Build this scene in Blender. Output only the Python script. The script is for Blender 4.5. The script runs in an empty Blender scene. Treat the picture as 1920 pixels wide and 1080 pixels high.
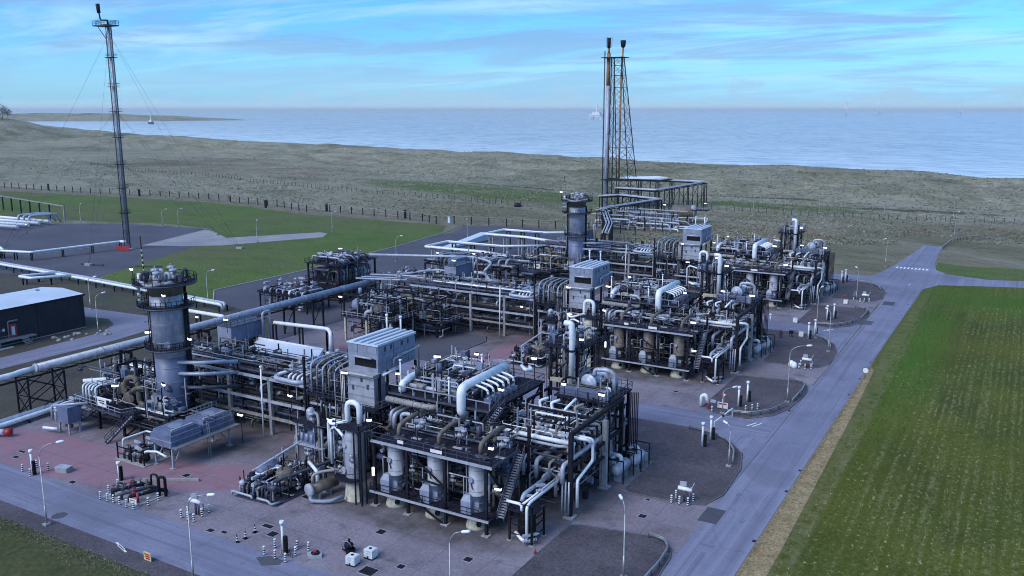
import bpy, math, random
from mathutils import Vector, Matrix, noise
random.seed(11)
sc = bpy.context.scene
COL = sc.collection
# ------------------------------------------------------------------ camera, sky, sun, exposure
YAW = math.radians(30.2); PITCH = math.atan(334/1650.0)
cd = bpy.data.cameras.new('camera'); cam = bpy.data.objects.new('camera', cd); COL.objects.link(cam)
cd.sensor_width = 36; cd.lens = 1650/1920*36; cd.clip_start = 1; cd.clip_end = 200000
cam.location = (0, 0, 50); cam.rotation_euler = (math.pi/2-PITCH, 0, YAW)
sc.camera = cam
sc.view_settings.view_transform = 'Standard'; sc.view_settings.look = 'None'
sc.view_settings.exposure = 1.0; sc.view_settings.gamma = 1.0; sc.cycles.filter_width = 1.0
sc.cycles.max_bounces = 4; sc.cycles.diffuse_bounces = 2; sc.cycles.glossy_bounces = 2; sc.cycles.volume_bounces = 0; sc.cycles.transmission_bounces = 1; sc.cycles.use_adaptive_sampling = True; sc.cycles.adaptive_threshold = .02; sc.cycles.caustics_reflective = False; sc.cycles.caustics_refractive = False
SUN_EL = math.radians(42); SUN_AZ = math.radians(200)      # azimuth measured clockwise from +Y
w = bpy.data.worlds.new('World'); sc.world = w; w.use_nodes = True
nt = w.node_tree; nt.nodes.clear()
def N(t, typ, **kw):
    n = t.nodes.new(typ)
    for k, v in kw.items():
        if k in n.bl_rna.properties: setattr(n, k, v)
        else: n.inputs[k].default_value = v
    return n
def L(t, a, b): t.links.new(a, b)
def ramp(t, fac, stops):
    r = t.nodes.new('ShaderNodeValToRGB'); e = r.color_ramp.elements
    while len(e) < len(stops): e.new(0.5)
    for i, (p, c) in enumerate(stops):
        e[i].position = p; e[i].color = (c, c, c, 1) if isinstance(c, (int, float)) else (*c, 1)
    L(t, fac, r.inputs[0]); return r.outputs[0]
def maprange(t, v, a, b, c=0., d=1.):
    m = t.nodes.new('ShaderNodeMapRange'); m.clamp = True
    m.inputs[1].default_value, m.inputs[2].default_value, m.inputs[3].default_value, m.inputs[4].default_value = a, b, c, d
    L(t, v, m.inputs[0]); return m.outputs[0]
def math_(t, op, a, b=None):
    m = t.nodes.new('ShaderNodeMath'); m.operation = op
    for i, q in enumerate((a, b)):
        if q is None: continue
        if isinstance(q, (int, float)): m.inputs[i].default_value = q
        else: L(t, q, m.inputs[i])
    return m.outputs[0]
def mix(t, fac, a, b, blend='MIX'):
    m = t.nodes.new('ShaderNodeMix'); m.data_type = 'RGBA'; m.blend_type = blend
    for i, q in ((0, fac), (6, a), (7, b)):
        if isinstance(q, (int, float)): m.inputs[i].default_value = q
        elif isinstance(q, tuple): m.inputs[i].default_value = (*q, 1)
        else: L(t, q, m.inputs[i])
    return m.outputs[2]
sky = N(nt, 'ShaderNodeTexSky', sky_type='NISHITA', sun_disc=False, sun_elevation=SUN_EL, sun_rotation=SUN_AZ,
        altitude=0, air_density=1.0, dust_density=0.6, ozone_density=3.0)
tc = N(nt, 'ShaderNodeTexCoord'); sep = N(nt, 'ShaderNodeSeparateXYZ'); L(nt, tc.outputs['Generated'], sep.inputs[0])
# cloud layers on a flat ceiling seen in perspective (direction divided by its height)
zc = math_(nt, 'MAXIMUM', sep.outputs[2], 0.0)
zd = math_(nt, 'ADD', zc, 0.075)
cx = math_(nt, 'DIVIDE', sep.outputs[0], zd); cy = math_(nt, 'DIVIDE', sep.outputs[1], zd)
cmb = N(nt, 'ShaderNodeCombineXYZ'); L(nt, cx, cmb.inputs[0]); L(nt, cy, cmb.inputs[1])
def cloud(scale, rot, sx, sy, off, detail=6, rough=.55, dist=.3):
    mp = N(nt, 'ShaderNodeMapping'); mp.inputs['Rotation'].default_value = (0, 0, rot); mp.inputs['Scale'].default_value = (sx, sy, 1); mp.inputs['Location'].default_value = off
    L(nt, cmb.outputs[0], mp.inputs[0])
    n = N(nt, 'ShaderNodeTexNoise', Scale=scale, Detail=detail, Roughness=rough, Distortion=dist); L(nt, mp.outputs[0], n.inputs[0])
    return n.outputs[0]
wisp = ramp(nt, cloud(.52, .35, .75, 1.7, (3, 1, 0), 6, .62, .6), [(.48, 0.), (.72, 1.)])
dark = ramp(nt, cloud(.50, .22, .8, 1.5, (9.3, 4.2, 3), 7, .66, .7), [(.45, 0.), (.57, 1.)])
base = mix(nt, 1.0, sky.outputs[0], (0.36, 0.84, 1.44), 'MULTIPLY')
c1 = mix(nt, math_(nt, 'MULTIPLY', wisp, .72), base, (4.5, 6.1, 7.2))
c2 = mix(nt, math_(nt, 'MULTIPLY', dark, .80), c1, (1.75, 3.35, 5.5))
# bank of low clouds over the sea
azn = N(nt, 'ShaderNodeTexNoise', Scale=17.0, Detail=5.0, Roughness=.6)
mp2 = N(nt, 'ShaderNodeMapping'); mp2.inputs['Scale'].default_value = (1, 1, 2.2); L(nt, tc.outputs['Generated'], mp2.inputs[0]); L(nt, mp2.outputs[0], azn.inputs[0])
edge = math_(nt, 'MULTIPLY', maprange(nt, azn.outputs[0], .36, .72), .036)
bank = maprange(nt, math_(nt, 'SUBTRACT', edge, sep.outputs[2]), -.002, .006)
lowb = maprange(nt, sep.outputs[2], .075, .03)
c2 = mix(nt, math_(nt, 'MULTIPLY', lowb, .45), c2, (2.9, 5.4, 7.0))
c3 = mix(nt, math_(nt, 'MULTIPLY', bank, .85), c2, (2.7, 4.4, 6.0))
hz = maprange(nt, sep.outputs[2], .012, 0.0)
c4 = mix(nt, math_(nt, 'MULTIPLY', hz, .85), c3, (3.5, 5.2, 6.5))
bg = N(nt, 'ShaderNodeBackground', Strength=0.075); L(nt, c4, bg.inputs[0])
wo = N(nt, 'ShaderNodeOutputWorld'); L(nt, bg.outputs[0], wo.inputs[0])
sd = bpy.data.lights.new('sun', 'SUN'); sd.energy = 1.35; sd.angle = math.radians(38); sd.color = (1.0, .97, .96)
so = bpy.data.objects.new('sun', sd); COL.objects.link(so)
to_sun = Vector((math.sin(SUN_AZ)*math.cos(SUN_EL), math.cos(SUN_AZ)*math.cos(SUN_EL), math.sin(SUN_EL)))
so.rotation_euler = to_sun.to_track_quat('Z', 'Y').to_euler(); so.location = (0, 0, 300)

# ------------------------------------------------------------------ materials
def newmat(name):
    m = bpy.data.materials.new(name); m.use_nodes = True
    t = m.node_tree; b = t.nodes['Principled BSDF']
    g = t.nodes.new('ShaderNodeNewGeometry')
    return m, t, b, g.outputs['Position']
def nz(t, pos, scale, detail=4, rough=.6, sx=1, sy=1, sz=1, off=(0, 0, 0)):
    if (sx, sy, sz) != (1, 1, 1) or off != (0, 0, 0):
        mp = N(t, 'ShaderNodeMapping'); mp.inputs['Scale'].default_value = (sx, sy, sz); mp.inputs['Location'].default_value = off
        L(t, pos, mp.inputs[0]); pos = mp.outputs[0]
    n = N(t, 'ShaderNodeTexNoise', Scale=scale, Detail=detail, Roughness=rough); L(t, pos, n.inputs[0]); return n.outputs[0]
def bump(t, b, h, strength, dist):
    bp = N(t, 'ShaderNodeBump', Strength=strength, Distance=dist); L(t, h, bp.inputs['Height']); L(t, bp.outputs[0], b.inputs['Normal'])
def M(name, col, rough=.5, metal=0., var=.3, scale=1.2, streak=.0, dirt=(.10, .085, .08), dirtamt=.25):
    m, t, b, pos = newmat(name)
    dk = tuple(c*(1-var) for c in col); lt = tuple(min(1, c*(1+var*.5)) for c in col)
    c = mix(t, maprange(t, nz(t, pos, scale, 2), .3, .7), dk, lt)
    if streak: c = mix(t, math_(t, 'MULTIPLY', maprange(t, nz(t, pos, 3.0, 2, .6, 1, 1, .12), .5, .72), streak), c, dirt)
    if dirtamt: c = mix(t, math_(t, 'MULTIPLY', maprange(t, nz(t, pos, 2.7, 3, .65, off=(7, 3, 1)), .56, .75), dirtamt), c, dirt)
    L(t, c, b.inputs['Base Color']); b.inputs['Roughness'].default_value = rough; b.inputs['Metallic'].default_value = metal
    b.inputs['Specular IOR Level'].default_value = .12 if max(col) < .06 else (.25 if max(col) < .15 else .45)
    return m
m_steel = M('dark_steel', (.016, .015, .024), .55, 0, .4)
m_steel2 = M('blue_grey_steel', (.075, .078, .115), .5, .2, .4)
m_deck = M('deck_grating', (.020, .020, .036), .85, 0, .4, 2.0)
m_white = M('white_cladding', (.80, .83, .88), .38, .0, .15, .9, .25, (.36, .34, .33), .25)
m_white2 = M('dull_white_cladding', (.42, .45, .54), .42, .1, .22, .9, .35, (.22, .2, .19), .35)
m_alu = M('aluminium_cladding', (.41, .445, .55), .42, .15, .25, 1.0, .5, (.16, .15, .16), .3)
m_beige = M('beige_cladding', (.29, .275, .275), .5, 0, .3, 1.0, .45, (.12, .10, .085), .4)
m_brown = M('brown_lagging', (.15, .125, .10), .6, 0, .4, 1.1, .5, (.05, .04, .035), .4)
m_grey = M('grey_paint', (.25, .28, .38), .45, 0, .18, .8, .5, (.14, .135, .14), .25)
m_ltgrey = M('light_grey_paint', (.36, .375, .44), .5, 0, .18, .8, .4, (.2, .19, .19), .3)
m_blue = M('blue_grey_paint', (.135, .165, .27), .45, 0, .25, .8, .45, (.09, .085, .09), .35)
m_cream = M('cream_fireproofing', (.50, .47, .39), .8, 0, .25, 1.5, .55, (.16, .14, .11), .4)
m_conc = M('concrete', (.34, .335, .345), .85, 0, .25, 1.3, .4, (.14, .13, .12), .4)
m_galv = M('galvanised_steel', (.36, .37, .39), .45, .5, .2, 1.5)
m_black = M('black_paint', (.012, .012, .015), .5, 0, .3)
m_kerb = M('weathered_kerb', (.13, .13, .15), .9, 0, .35)
m_rust = M('rusty_steel', (.34, .18, .085), .8, 0, .5, .8)
m_red = M('red_paint', (.42, .03, .045), .5, 0, .3)
m_yel = M('yellow_plate', (.62, .52, .26), .5, 0, .2)
m_sign = M('white_plate', (.75, .75, .74), .5, 0, .1, 1., 0, (.3, .3, .3), .1)
m_roof = M('white_roof_sheet', (.60, .66, .76), .4, .1, .12, .15, .0, (.3, .3, .3), .2)
m_navy = M('dark_wall_sheet', (.030, .031, .042), .5, 0, .3, .3, .3, (.05, .05, .06), .2)
m_wood = M('timber', (.16, .12, .085), .8, 0, .3)
m_plastic = M('translucent_white_plastic', (.70, .72, .74), .35, 0, .1)
m_glassdark = M('dark_opening', (.01, .01, .012), .6, 0, .2)
m_leaf = M('dark_foliage', (.045, .05, .035), .8, 0, .5, .2)
m_lamp = bpy.data.materials.new('lit_lamp'); m_lamp.use_nodes = True
_b = m_lamp.node_tree.nodes['Principled BSDF']; _b.inputs['Base Color'].default_value = (.8, .8, .8, 1)
_b.inputs['Emission Color'].default_value = (.92, .96, 1, 1); _b.inputs['Emission Strength'].default_value = 1.1

# ------------------------------------------------------------------ mesh helpers
class MB:
    def __init__(s): s.v = []; s.f = []; s.sm = []
    def quadbox(s, c):                       # eight corners, bottom four then top four
        b = len(s.v); s.v += [tuple(p) for p in c]
        for f in ((0, 3, 2, 1), (4, 5, 6, 7), (0, 1, 5, 4), (1, 2, 6, 5), (2, 3, 7, 6), (3, 0, 4, 7)):
            s.f.append(tuple(b+i for i in f)); s.sm.append(False)
        return s
    def box(s, x0, y0, z0, x1, y1, z1):
        return s.quadbox([(x0, y0, z0), (x1, y0, z0), (x1, y1, z0), (x0, y1, z0), (x0, y0, z1), (x1, y0, z1), (x1, y1, z1), (x0, y1, z1)])
    def cbox(s, c, d, rz=0.):
        ca, sa = math.cos(rz), math.sin(rz); o = []
        for z in (-.5, .5):
            for x, y in ((-.5, -.5), (.5, -.5), (.5, .5), (-.5, .5)):
                X, Y = x*d[0], y*d[1]; o.append((c[0]+X*ca-Y*sa, c[1]+X*sa+Y*ca, c[2]+z*d[2]))
        return s.quadbox(o)
    def bar(s, a, b, wd=.12, ht=None):       # square section member between two points
        a, b = Vector(a), Vector(b); d = (b-a)
        if d.length < 1e-6: return s
        d.normalize(); up = Vector((0, 0, 1)) if abs(d.z) < .95 else Vector((0, 1, 0))
        x = d.cross(up).normalized()*wd/2; y = x.cross(d).normalized()*(ht or wd)/2
        return s.quadbox([a-x-y, a+x-y, b+x-y, b-x-y, a-x+y, a+x+y, b+x+y, b-x+y])
    def ring(s, c, ax, r, n, ref=None):
        ax = Vector(ax).normalized(); ref = ref or (Vector((0, 0, 1)) if abs(ax.z) < .9 else Vector((1, 0, 0)))
        u = ax.cross(ref).normalized(); v = u.cross(ax)
        b = len(s.v)
        for i in range(n):
            t = 2*math.pi*i/n; p = Vector(c)+(u*math.cos(t)+v*math.sin(t))*r; s.v.append(tuple(p))
        return b
    def skin(s, b0, b1, n, smooth=True):
        for i in range(n):
            j = (i+1) % n; s.f.append((b0+i, b0+j, b1+j, b1+i)); s.sm.append(smooth)
    def cap(s, b, n, flip=False):
        f = tuple(b+i for i in range(n)); s.f.append(f[::-1] if flip else f); s.sm.append(False)
    def cyl(s, a, b, r, n=12, r2=None, caps=True):
        a, b = Vector(a), Vector(b); d = b-a; r2 = r if r2 is None else r2
        b0 = s.ring(a, d, r, n); b1 = s.ring(b, d, r2, n); s.skin(b0, b1, n)
        if caps: s.cap(b0, n, True); s.cap(b1, n)
        return s
    def lathe(s, o, ax, prof, n=20):         # prof: (distance along axis, radius)
        ax = Vector(ax).normalized(); o = Vector(o); prev = None; first = None
        for h, r in prof:
            b = s.ring(o+ax*h, ax, max(r, 1e-3), n)
            if prev is not None: s.skin(prev, b, n)
            else: first = b
            prev = b
        s.cap(first, n, True); s.cap(prev, n); return s
    def tube(s, pts, r, n=8, bend=None, closed=False, seg=4):
        pts = [Vector(p) for p in pts]; bend = bend if bend is not None else r*2.2
        if closed: path = pts+[pts[0]]
        else:
            path = [pts[0]]
            for i in range(1, len(pts)-1):
                a, p, c = pts[i-1], pts[i], pts[i+1]; d1 = (a-p); d2 = (c-p)
                k = min(bend, d1.length*.49, d2.length*.49)
                if k < .02 or abs(d1.normalized().dot(d2.normalized())) > .995: path.append(p); continue
                A = p+d1.normalized()*k; B = p+d2.normalized()*k
                for q in range(seg+1):
                    t = q/seg; path.append(A*(1-t)**2+p*2*t*(1-t)+B*t*t)
            path.append(pts[-1])
        ref = None; prev = None; first = None
        for i, p in enumerate(path):
            d = (path[min(i+1, len(path)-1)]-path[max(i-1, 0)])
            if closed and i in (0, len(path)-1): d = path[1]-path[-2]
            d.normalize()
            if ref is None:
                ref = Vector((0, 0, 1)) if abs(d.z) < .9 else Vector((1, 0, 0))
            u = d.cross(ref)
            if u.length < 1e-4: u = d.cross(Vector((.3, .5, .8)))
            u.normalize(); vv = u.cross(d); ref = vv
            b = len(s.v)
            for k in range(n):
                t = 2*math.pi*k/n; s.v.append(tuple(p+(u*math.cos(t)+vv*math.sin(t))*r))
            if prev is not None: s.skin(prev, b, n)
            else: first = b
            prev = b
        if not closed: s.cap(first, n, True); s.cap(prev, n)
        return s
    def circle_tube(s, c, R, r, n=24, m=5, a0=0., a1=2*math.pi):
        full = abs(a1-a0-2*math.pi) < 1e-3
        k = n if full else n+1
        P = [(c[0]+R*math.cos(a0+(a1-a0)*i/n), c[1]+R*math.sin(a0+(a1-a0)*i/n), c[2]) for i in range(k)]
        return s.tube(P, r, m, 0, closed=full)
    def disc(s, c, R, h, n=24, r0=0.):
        return s.lathe(c, (0, 0, 1), [(0, R), (h, R)], n)
    def slab(s, poly, z0, z1):               # extruded polygon in plan
        n = len(poly); b = len(s.v); s.v += [(x, y, z0) for x, y in poly]; s.v += [(x, y, z1) for x, y in poly]
        A = sum(poly[i][0]*poly[(i+1) % n][1]-poly[(i+1) % n][0]*poly[i][1] for i in range(n))
        lo = tuple(b+i for i in range(n)); hi = tuple(b+n+i for i in range(n))
        s.f += [lo[::-1] if A > 0 else lo, hi if A > 0 else hi[::-1]]; s.sm += [False, False]
        for i in range(n):
            j = (i+1) % n; s.f.append((b+i, b+j, b+n+j, b+n+i)); s.sm.append(False)
        return s
    def mesh(s, name, mat, off=(0, 0, 0)):
        me = bpy.data.meshes.new(name); ox, oy, oz = off
        me.from_pydata([(x-ox, y-oy, z-oz) for x, y, z in s.v], [], s.f)
        me.polygons.foreach_set('use_smooth', s.sm); me.materials.append(mat); me.update(); return me
    def build(s, name, mat, parent=None, off=None):
        if off is None:
            r = parent
            while r is not None and r.parent is not None: r = r.parent
            off = r.location if r is not None else (0, 0, 0)
        o = bpy.data.objects.new(name, s.mesh(name, mat, off)); COL.objects.link(o)
        if parent is not None: o.parent = parent
        return o
def tag(o, label, cat, group=None, kind=None):
    if label: o['label'] = label
    if cat: o['category'] = cat
    if group: o['group'] = group
    if kind: o['kind'] = kind
    return o
def thing(name, label, cat, loc, group=None):
    e = bpy.data.objects.new(name, None); e.empty_display_size = .2; COL.objects.link(e); e.location = loc
    return tag(e, label, cat, group)
def solid(mb, name, mat, label, cat, loc, group=None):      # a thing that is one mesh
    o = mb.build(name, mat, None, loc); o.location = loc
    return tag(o, label, cat, group)
def copy_tree(o, d=(0, 0, 0), parent=None, swap=None):
    c = o.copy(); COL.objects.link(c)
    if parent is None: c.location = Vector(o.location)+Vector(d)
    else: c.parent = parent
    if swap and c.type == 'MESH' and c.data.materials and c.data.materials[0] in swap:
        key = (c.data.name, swap[c.data.materials[0]].name)
        if key not in MESHSWAP:
            me = c.data.copy(); me.materials[0] = swap[c.data.materials[0]]; MESHSWAP[key] = me
        c.data = MESHSWAP[key]
    for ch in KID.get(o.name, ()): copy_tree(ch, (0, 0, 0), c, swap)
    return c
MESHSWAP = {}
# handrail along a path at deck height
def rail(pts, h=1.05, r=.035, gap=1.6, closed=False, mid=True):
    mb = MB(); P = [Vector(p) for p in pts]
    if closed: P.append(P[0])
    for a, b in zip(P, P[1:]):
        up = Vector((0, 0, h)); mb.bar(a+up, b+up, r*2)
        if mid: mb.bar(a+up*.5, b+up*.5, r*1.5)
        k = max(1, round((b-a).length/gap))
        for i in range(k+1):
            p = a+(b-a)*i/k; mb.bar(p, p+up, r*1.8)
    return mb
def ladder(x, y, z0, z1, dx=.25, dy=0., r=.03):
    mb = MB()
    for s in (-1, 1): mb.bar((x+s*dx, y+s*dy, z0), (x+s*dx, y+s*dy, z1), r*2)
    z = z0+.3
    while z < z1: mb.bar((x-dx, y-dy, z), (x+dx, y+dy, z), r*1.5); z += .35
    return mb
# shared small meshes: valves, flanges, lamps
def valve_mesh(name, mat, k):
    mb = MB()
    mb.cyl((-.45, 0, 0), (.45, 0, 0), .16, 8)
    for x in (-.42, -.2, .2, .42): mb.cyl((x-.04, 0, 0), (x+.04, 0, 0), .27, 8)
    mb.lathe((0, 0, -.22), (0, 0, 1), [(0, .1), (.1, .24), (.34, .24), (.5, .1)], 8)
    mb.cyl((0, 0, .2), (0, 0, .75), .06, 6)
    if k == 0: mb.tube([(.28*math.cos(a*math.pi/4), .28*math.sin(a*math.pi/4), .75) for a in range(8)], .04, 4, 0, closed=True); mb.bar((-.26, 0, .75), (.26, 0, .75), .05)
    elif k == 1: mb.lathe((0, 0, .6), (0, 0, 1), [(0, .1), (.05, .36), (.16, .40), (.27, .36), (.34, .1)], 10); mb.cyl((0, 0, .9), (0, 0, 1.15), .07, 6)
    else: mb.box(-.5, -.14, .62, .5, .14, .92); mb.cyl((.5, 0, .77), (.85, 0, .77), .12, 8)
    return mb.mesh(name, mat)
VM = [valve_mesh('valve_handwheel', m_steel2, 0), valve_mesh('valve_diaphragm', m_ltgrey, 1), valve_mesh('valve_actuated', m_white2, 2), valve_mesh('valve_wheel_brown', m_brown, 0), valve_mesh('valve_red', m_red, 0)]
def valve(parent, p, k=None, rz=0., s=1.):
    k = random.choice((0, 0, 1, 2, 3)) if k is None else k
    o = bpy.data.objects.new('valve', VM[k]); COL.objects.link(o); o.parent = parent
    r = parent
    while r.parent is not None: r = r.parent
    o.location = Vector(p)-Vector(r.location); o.rotation_euler = (0, 0, rz); o.scale = (s, s, s); return o
PIPEMATS = [m_white2, m_alu, m_steel2, m_ltgrey, m_beige, m_steel2, m_brown, m_steel, m_steel2]
def pipe(parent, pts, r, mat=None, n=8, name='pipe', bend=None):
    return MB().tube(pts, r, n, bend).build(name, mat or random.choice(PIPEMATS), parent)
def legpost(parent, x, y, z1, wd=.35, mat=None, z0=0., name='post'):
    return MB().box(x-wd/2, y-wd/2, z0, x+wd/2, y+wd/2, z1).build(name, mat or m_steel, parent)
def beam(parent, a, b, wd=.25, ht=.35, mat=None, name='beam'):
    return MB().bar(a, b, wd, ht).build(name, mat or m_steel, parent)
def brace(parent, a, b, wd=.16, mat=None):
    return MB().bar(a, b, wd).build('brace', mat or m_steel, parent)
def plate(parent, x0, y0, z0, x1, y1, z1, name='deck', mat=None):
    return MB().box(x0, y0, z0, x1, y1, z1).build(name, mat or m_deck, parent)
def stair(label, a, b, wd=.9, group=None, rails=True):
    a, b = Vector(a), Vector(b); t = thing('stair', label, 'stair', (a.x, a.y, a.z), group)
    d = b-a; side = Vector((-d.y, d.x, 0)).normalized()*wd/2
    for s in (-1, 1): MB().bar(a+side*s, b+side*s, .07, .26).build('stringer', m_steel2, t)
    k = max(3, round(abs(d.z)/.26))
    for i in range(1, k):
        p = a+d*i/k; h = Vector((d.x, d.y, 0)).normalized()*.14
        MB().quadbox([p-side-h, p+side-h, p+side+h, p-side+h]+[q+Vector((0, 0, .05)) for q in (p-side-h, p+side-h, p+side+h, p-side+h)]).build('tread', m_ltgrey, t)
    for s in (-1, 1):
        mb = MB(); up = Vector((0, 0, 1.0)); mb.bar(a+side*s+up, b+side*s+up, .08); mb.bar(a+side*s+up*.5, b+side*s+up*.5, .05)
        for i in range(0, 5): p = a+d*i/4+side*s; mb.bar(p, p+up, .06)
        mb.build('handrail', m_steel2, t)
    return t

# ------------------------------------------------------------------ ground materials
def blob(t, pos, cx, cy, rx, ry, rot=0., soft=.7):
    mp = N(t, 'ShaderNodeMapping', vector_type='TEXTURE'); mp.inputs['Location'].default_value = (cx, cy, 0); mp.inputs['Rotation'].default_value = (0, 0, rot); mp.inputs['Scale'].default_value = (rx, ry, 1000)
    L(t, pos, mp.inputs[0]); l = N(t, 'ShaderNodeVectorMath', operation='LENGTH'); L(t, mp.outputs[0], l.inputs[0])
    return maprange(t, l.outputs['Value'], 1.15, soft)
def ground_mat(name, c0, c1, sc0, fine=None, famt=.5, spec=.3, rough=.9, bumpd=.0, spots=()):
    m, t, b, pos = newmat(name)
    c = mix(t, maprange(t, nz(t, pos, sc0, 5, .62), .32, .68), c0, c1)
    for col, scl, lo, hi, amt, sx, sy in spots:
        c = mix(t, math_(t, 'MULTIPLY', maprange(t, nz(t, pos, scl, 4, .65, sx, sy, 1, (5.3*scl, 2.1, 0)), lo, hi), amt), c, col)
    if fine: c = mix(t, famt, c, mix(t, maprange(t, nz(t, pos, fine, 2, .7), .3, .7), (.25, .25, .25), (1.9, 1.9, 1.9)), 'MULTIPLY')
    L(t, c, b.inputs['Base Color']); b.inputs['Roughness'].default_value = rough; b.inputs['Specular IOR Level'].default_value = spec
    if bumpd: bump(t, b, nz(t, pos, fine or 1.0, 3), .6, bumpd)
    return m, t, b, pos, c
g_asph = ground_mat('asphalt', (.150, .152, .220), (.210, .212, .300), .10, 5.0, .14, .35, .8, 0, [((.23, .24, .33), .5, .55, .72, .5, 1, .10), ((.105, .108, .145), .8, .60, .72, .6, 1, .5), ((.09, .09, .115), 2.4, .66, .72, .7, 1, 1)])[0]
def wear(m, axis):
    t = m.node_tree; b = t.nodes['Principled BSDF']; pos = [n for n in t.nodes if n.type == 'NEW_GEOMETRY'][0].outputs['Position']
    c = b.inputs['Base Color'].links[0].from_socket; sx, sy = (1.0, .012) if axis == 'y' else (.012, 1.0)
    c = mix(t, math_(t, 'MULTIPLY', maprange(t, nz(t, pos, .75, 3, .6, sx, sy, 1, (2, 5, 0)), .52, .66), .45), c, (.265, .275, .36))
    c = mix(t, math_(t, 'MULTIPLY', maprange(t, nz(t, pos, 1.1, 3, .6, sx, sy, 1, (8, 1, 0)), .56, .66), .5), c, (.095, .098, .135))
    c = mix(t, math_(t, 'MULTIPLY', maprange(t, nz(t, pos, .045, 3, .5, off=(1, 7, 0)), .57, .60), .35), c, (.125, .128, .165))
    vo = N(t, 'ShaderNodeTexVoronoi', feature='DISTANCE_TO_EDGE', Scale=.11); wn = N(t, 'ShaderNodeTexNoise', Scale=.6, Detail=3.0); L(t, pos, wn.inputs[0])
    va = N(t, 'ShaderNodeVectorMath', operation='MULTIPLY_ADD'); L(t, wn.outputs['Color'], va.inputs[0]); va.inputs[1].default_value = (1.6, 1.6, 0); L(t, pos, va.inputs[2]); L(t, va.outputs[0], vo.inputs['Vector'])
    c = mix(t, math_(t, 'MULTIPLY', maprange(t, vo.outputs['Distance'], .010, .003), .20), c, (.08, .08, .10))
    L(t, c, b.inputs['Base Color']); return m
wear(g_asph, 'y')
g_asphx = wear(ground_mat('cross_road_asphalt', (.150, .152, .220), (.210, .212, .300), .10, 5.0, .14, .35, .8, 0, [((.23, .24, .33), .5, .55, .72, .5, .10, 1), ((.105, .108, .145), .8, .60, .72, .6, .5, 1)])[0], 'x')
g_grav = ground_mat('gravel', (.066, .057, .070), (.105, .092, .108), .15, 3.2, .42, .2, .95, .05, [((.16, .145, .145), 2.2, .62, .72, .6, 1, 1), ((.045, .045, .04), .25, .55, .7, .5, 1, 1)])[0]
g_dirt = ground_mat('dark_dirt', (.055, .048, .045), (.085, .078, .062), .10, 2.0, .35, .2, .95, 0, [((.05, .065, .03), .07, .5, .65, .7, 1, 1)])[0]
g_strip = ground_mat('dark_yard_surface', (.062, .061, .082), (.094, .091, .116), .06, 3.0, .2, .3, .85, 0, [((.13, .12, .13), .18, .58, .75, .5, 1, 1)])[0]
g_lawn = ground_mat('lawn_grass', (.062, .102, .020), (.095, .138, .032), .035, 1.2, .45, .2, .95, 0, [((.105, .108, .046), .016, .44, .60, .85, 1, 1), ((.045, .072, .024), .16, .52, .68, .6, .4, 1), ((.135, .130, .060), .3, .58, .72, .45, .5, 1)])[0]
g_lawn2 = ground_mat('rough_lawn_grass', (.048, .056, .020), (.085, .088, .036), .12, 1.6, .35, .2, .95, 0, [((.16, .13, .075), .35, .58, .75, .5, 1, .3), ((.030, .034, .014), .25, .55, .7, .6, 1, 1)])[0]
g_verge = ground_mat('worn_brown_verge', (.23, .165, .085), (.34, .26, .15), .5, 3.0, .4, .2, .95, .03, [((.10, .10, .04), 1.3, .56, .68, .8, 1, 1), ((.42, .35, .24), 3.0, .62, .74, .6, 1, 1)])[0]
g_rough = ground_mat('rough_dry_grass', (.120, .100, .070), (.205, .180, .135), .12, 1.6, .5, .2, .95, .1, [((.085, .088, .045), .2, .52, .66, .8, 1, 1), ((.30, .275, .22), .8, .60, .72, .7, 1, 1)])[0]
g_path = ground_mat('pale_path', (.24, .23, .25), (.33, .32, .34), .1, 2.5, .15)[0]
TY = 71.4
# concrete hardstanding with reddish dust and damp patches; shade under the trains painted in
g_pad, t, b, pos, c = ground_mat('concrete_hardstanding', (.165, .140, .168), (.258, .228, .268), .10, 2.5, .22, .35, .8, 0,
    [((.20, .150, .178), .07, .50, .64, .6, 1, 1), ((.26, .25, .295), .35, .58, .74, .65, 1, 1), ((.066, .060, .072), .22, .56, .72, .75, 1, 1), ((.095, .088, .060), .16, .60, .74, .5, 1, 1)])
wn = N(t, 'ShaderNodeTexNoise', Scale=.5, Detail=5.0); L(t, pos, wn.inputs[0]); wv_ = N(t, 'ShaderNodeVectorMath', operation='MULTIPLY_ADD'); L(t, wn.outputs['Color'], wv_.inputs[0]); wv_.inputs[1].default_value = (2.2, 2.2, 0); L(t, pos, wv_.inputs[2]); wpos = wv_.outputs[0]
mask = None
for q in ((-119, 73.2, 21, 5.4, .05), (-96, 77.5, 11, 4.2, .35), (-87, 82.8, 8, 3.2, .3), (-90.5, 150, 2.6, 22, 0), (-118, 140, 6, 5, 0)):
    k = blob(t, wpos, *q, soft=1.04); mask = k if mask is None else math_(t, 'MAXIMUM', mask, k)
mask = math_(t, 'MULTIPLY', mask, maprange(t, nz(t, pos, .28, 5, .6, off=(2, 9, 0)), .28, .55, .30, .78))
c = mix(t, mask, c, (.285, .14, .178))
grime_shade = None  # grime round the vessels, mixed with painted shade beneath the steelwork
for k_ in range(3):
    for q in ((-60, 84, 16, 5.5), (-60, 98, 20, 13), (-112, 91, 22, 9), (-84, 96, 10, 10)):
        k = blob(t, wpos, q[0], q[1]+TY*k_, q[2], q[3], soft=.75); grime_shade = k if grime_shade is None else math_(t, 'MAXIMUM', grime_shade, k)
grime_shade = math_(t, 'MULTIPLY', grime_shade, maprange(t, nz(t, pos, .22, 5, .62, off=(4, 1, 0)), .30, .60, .1, .85))
c = mix(t, grime_shade, c, (.052, .047, .042)); L(t, c, b.inputs['Base Color'])
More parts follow.
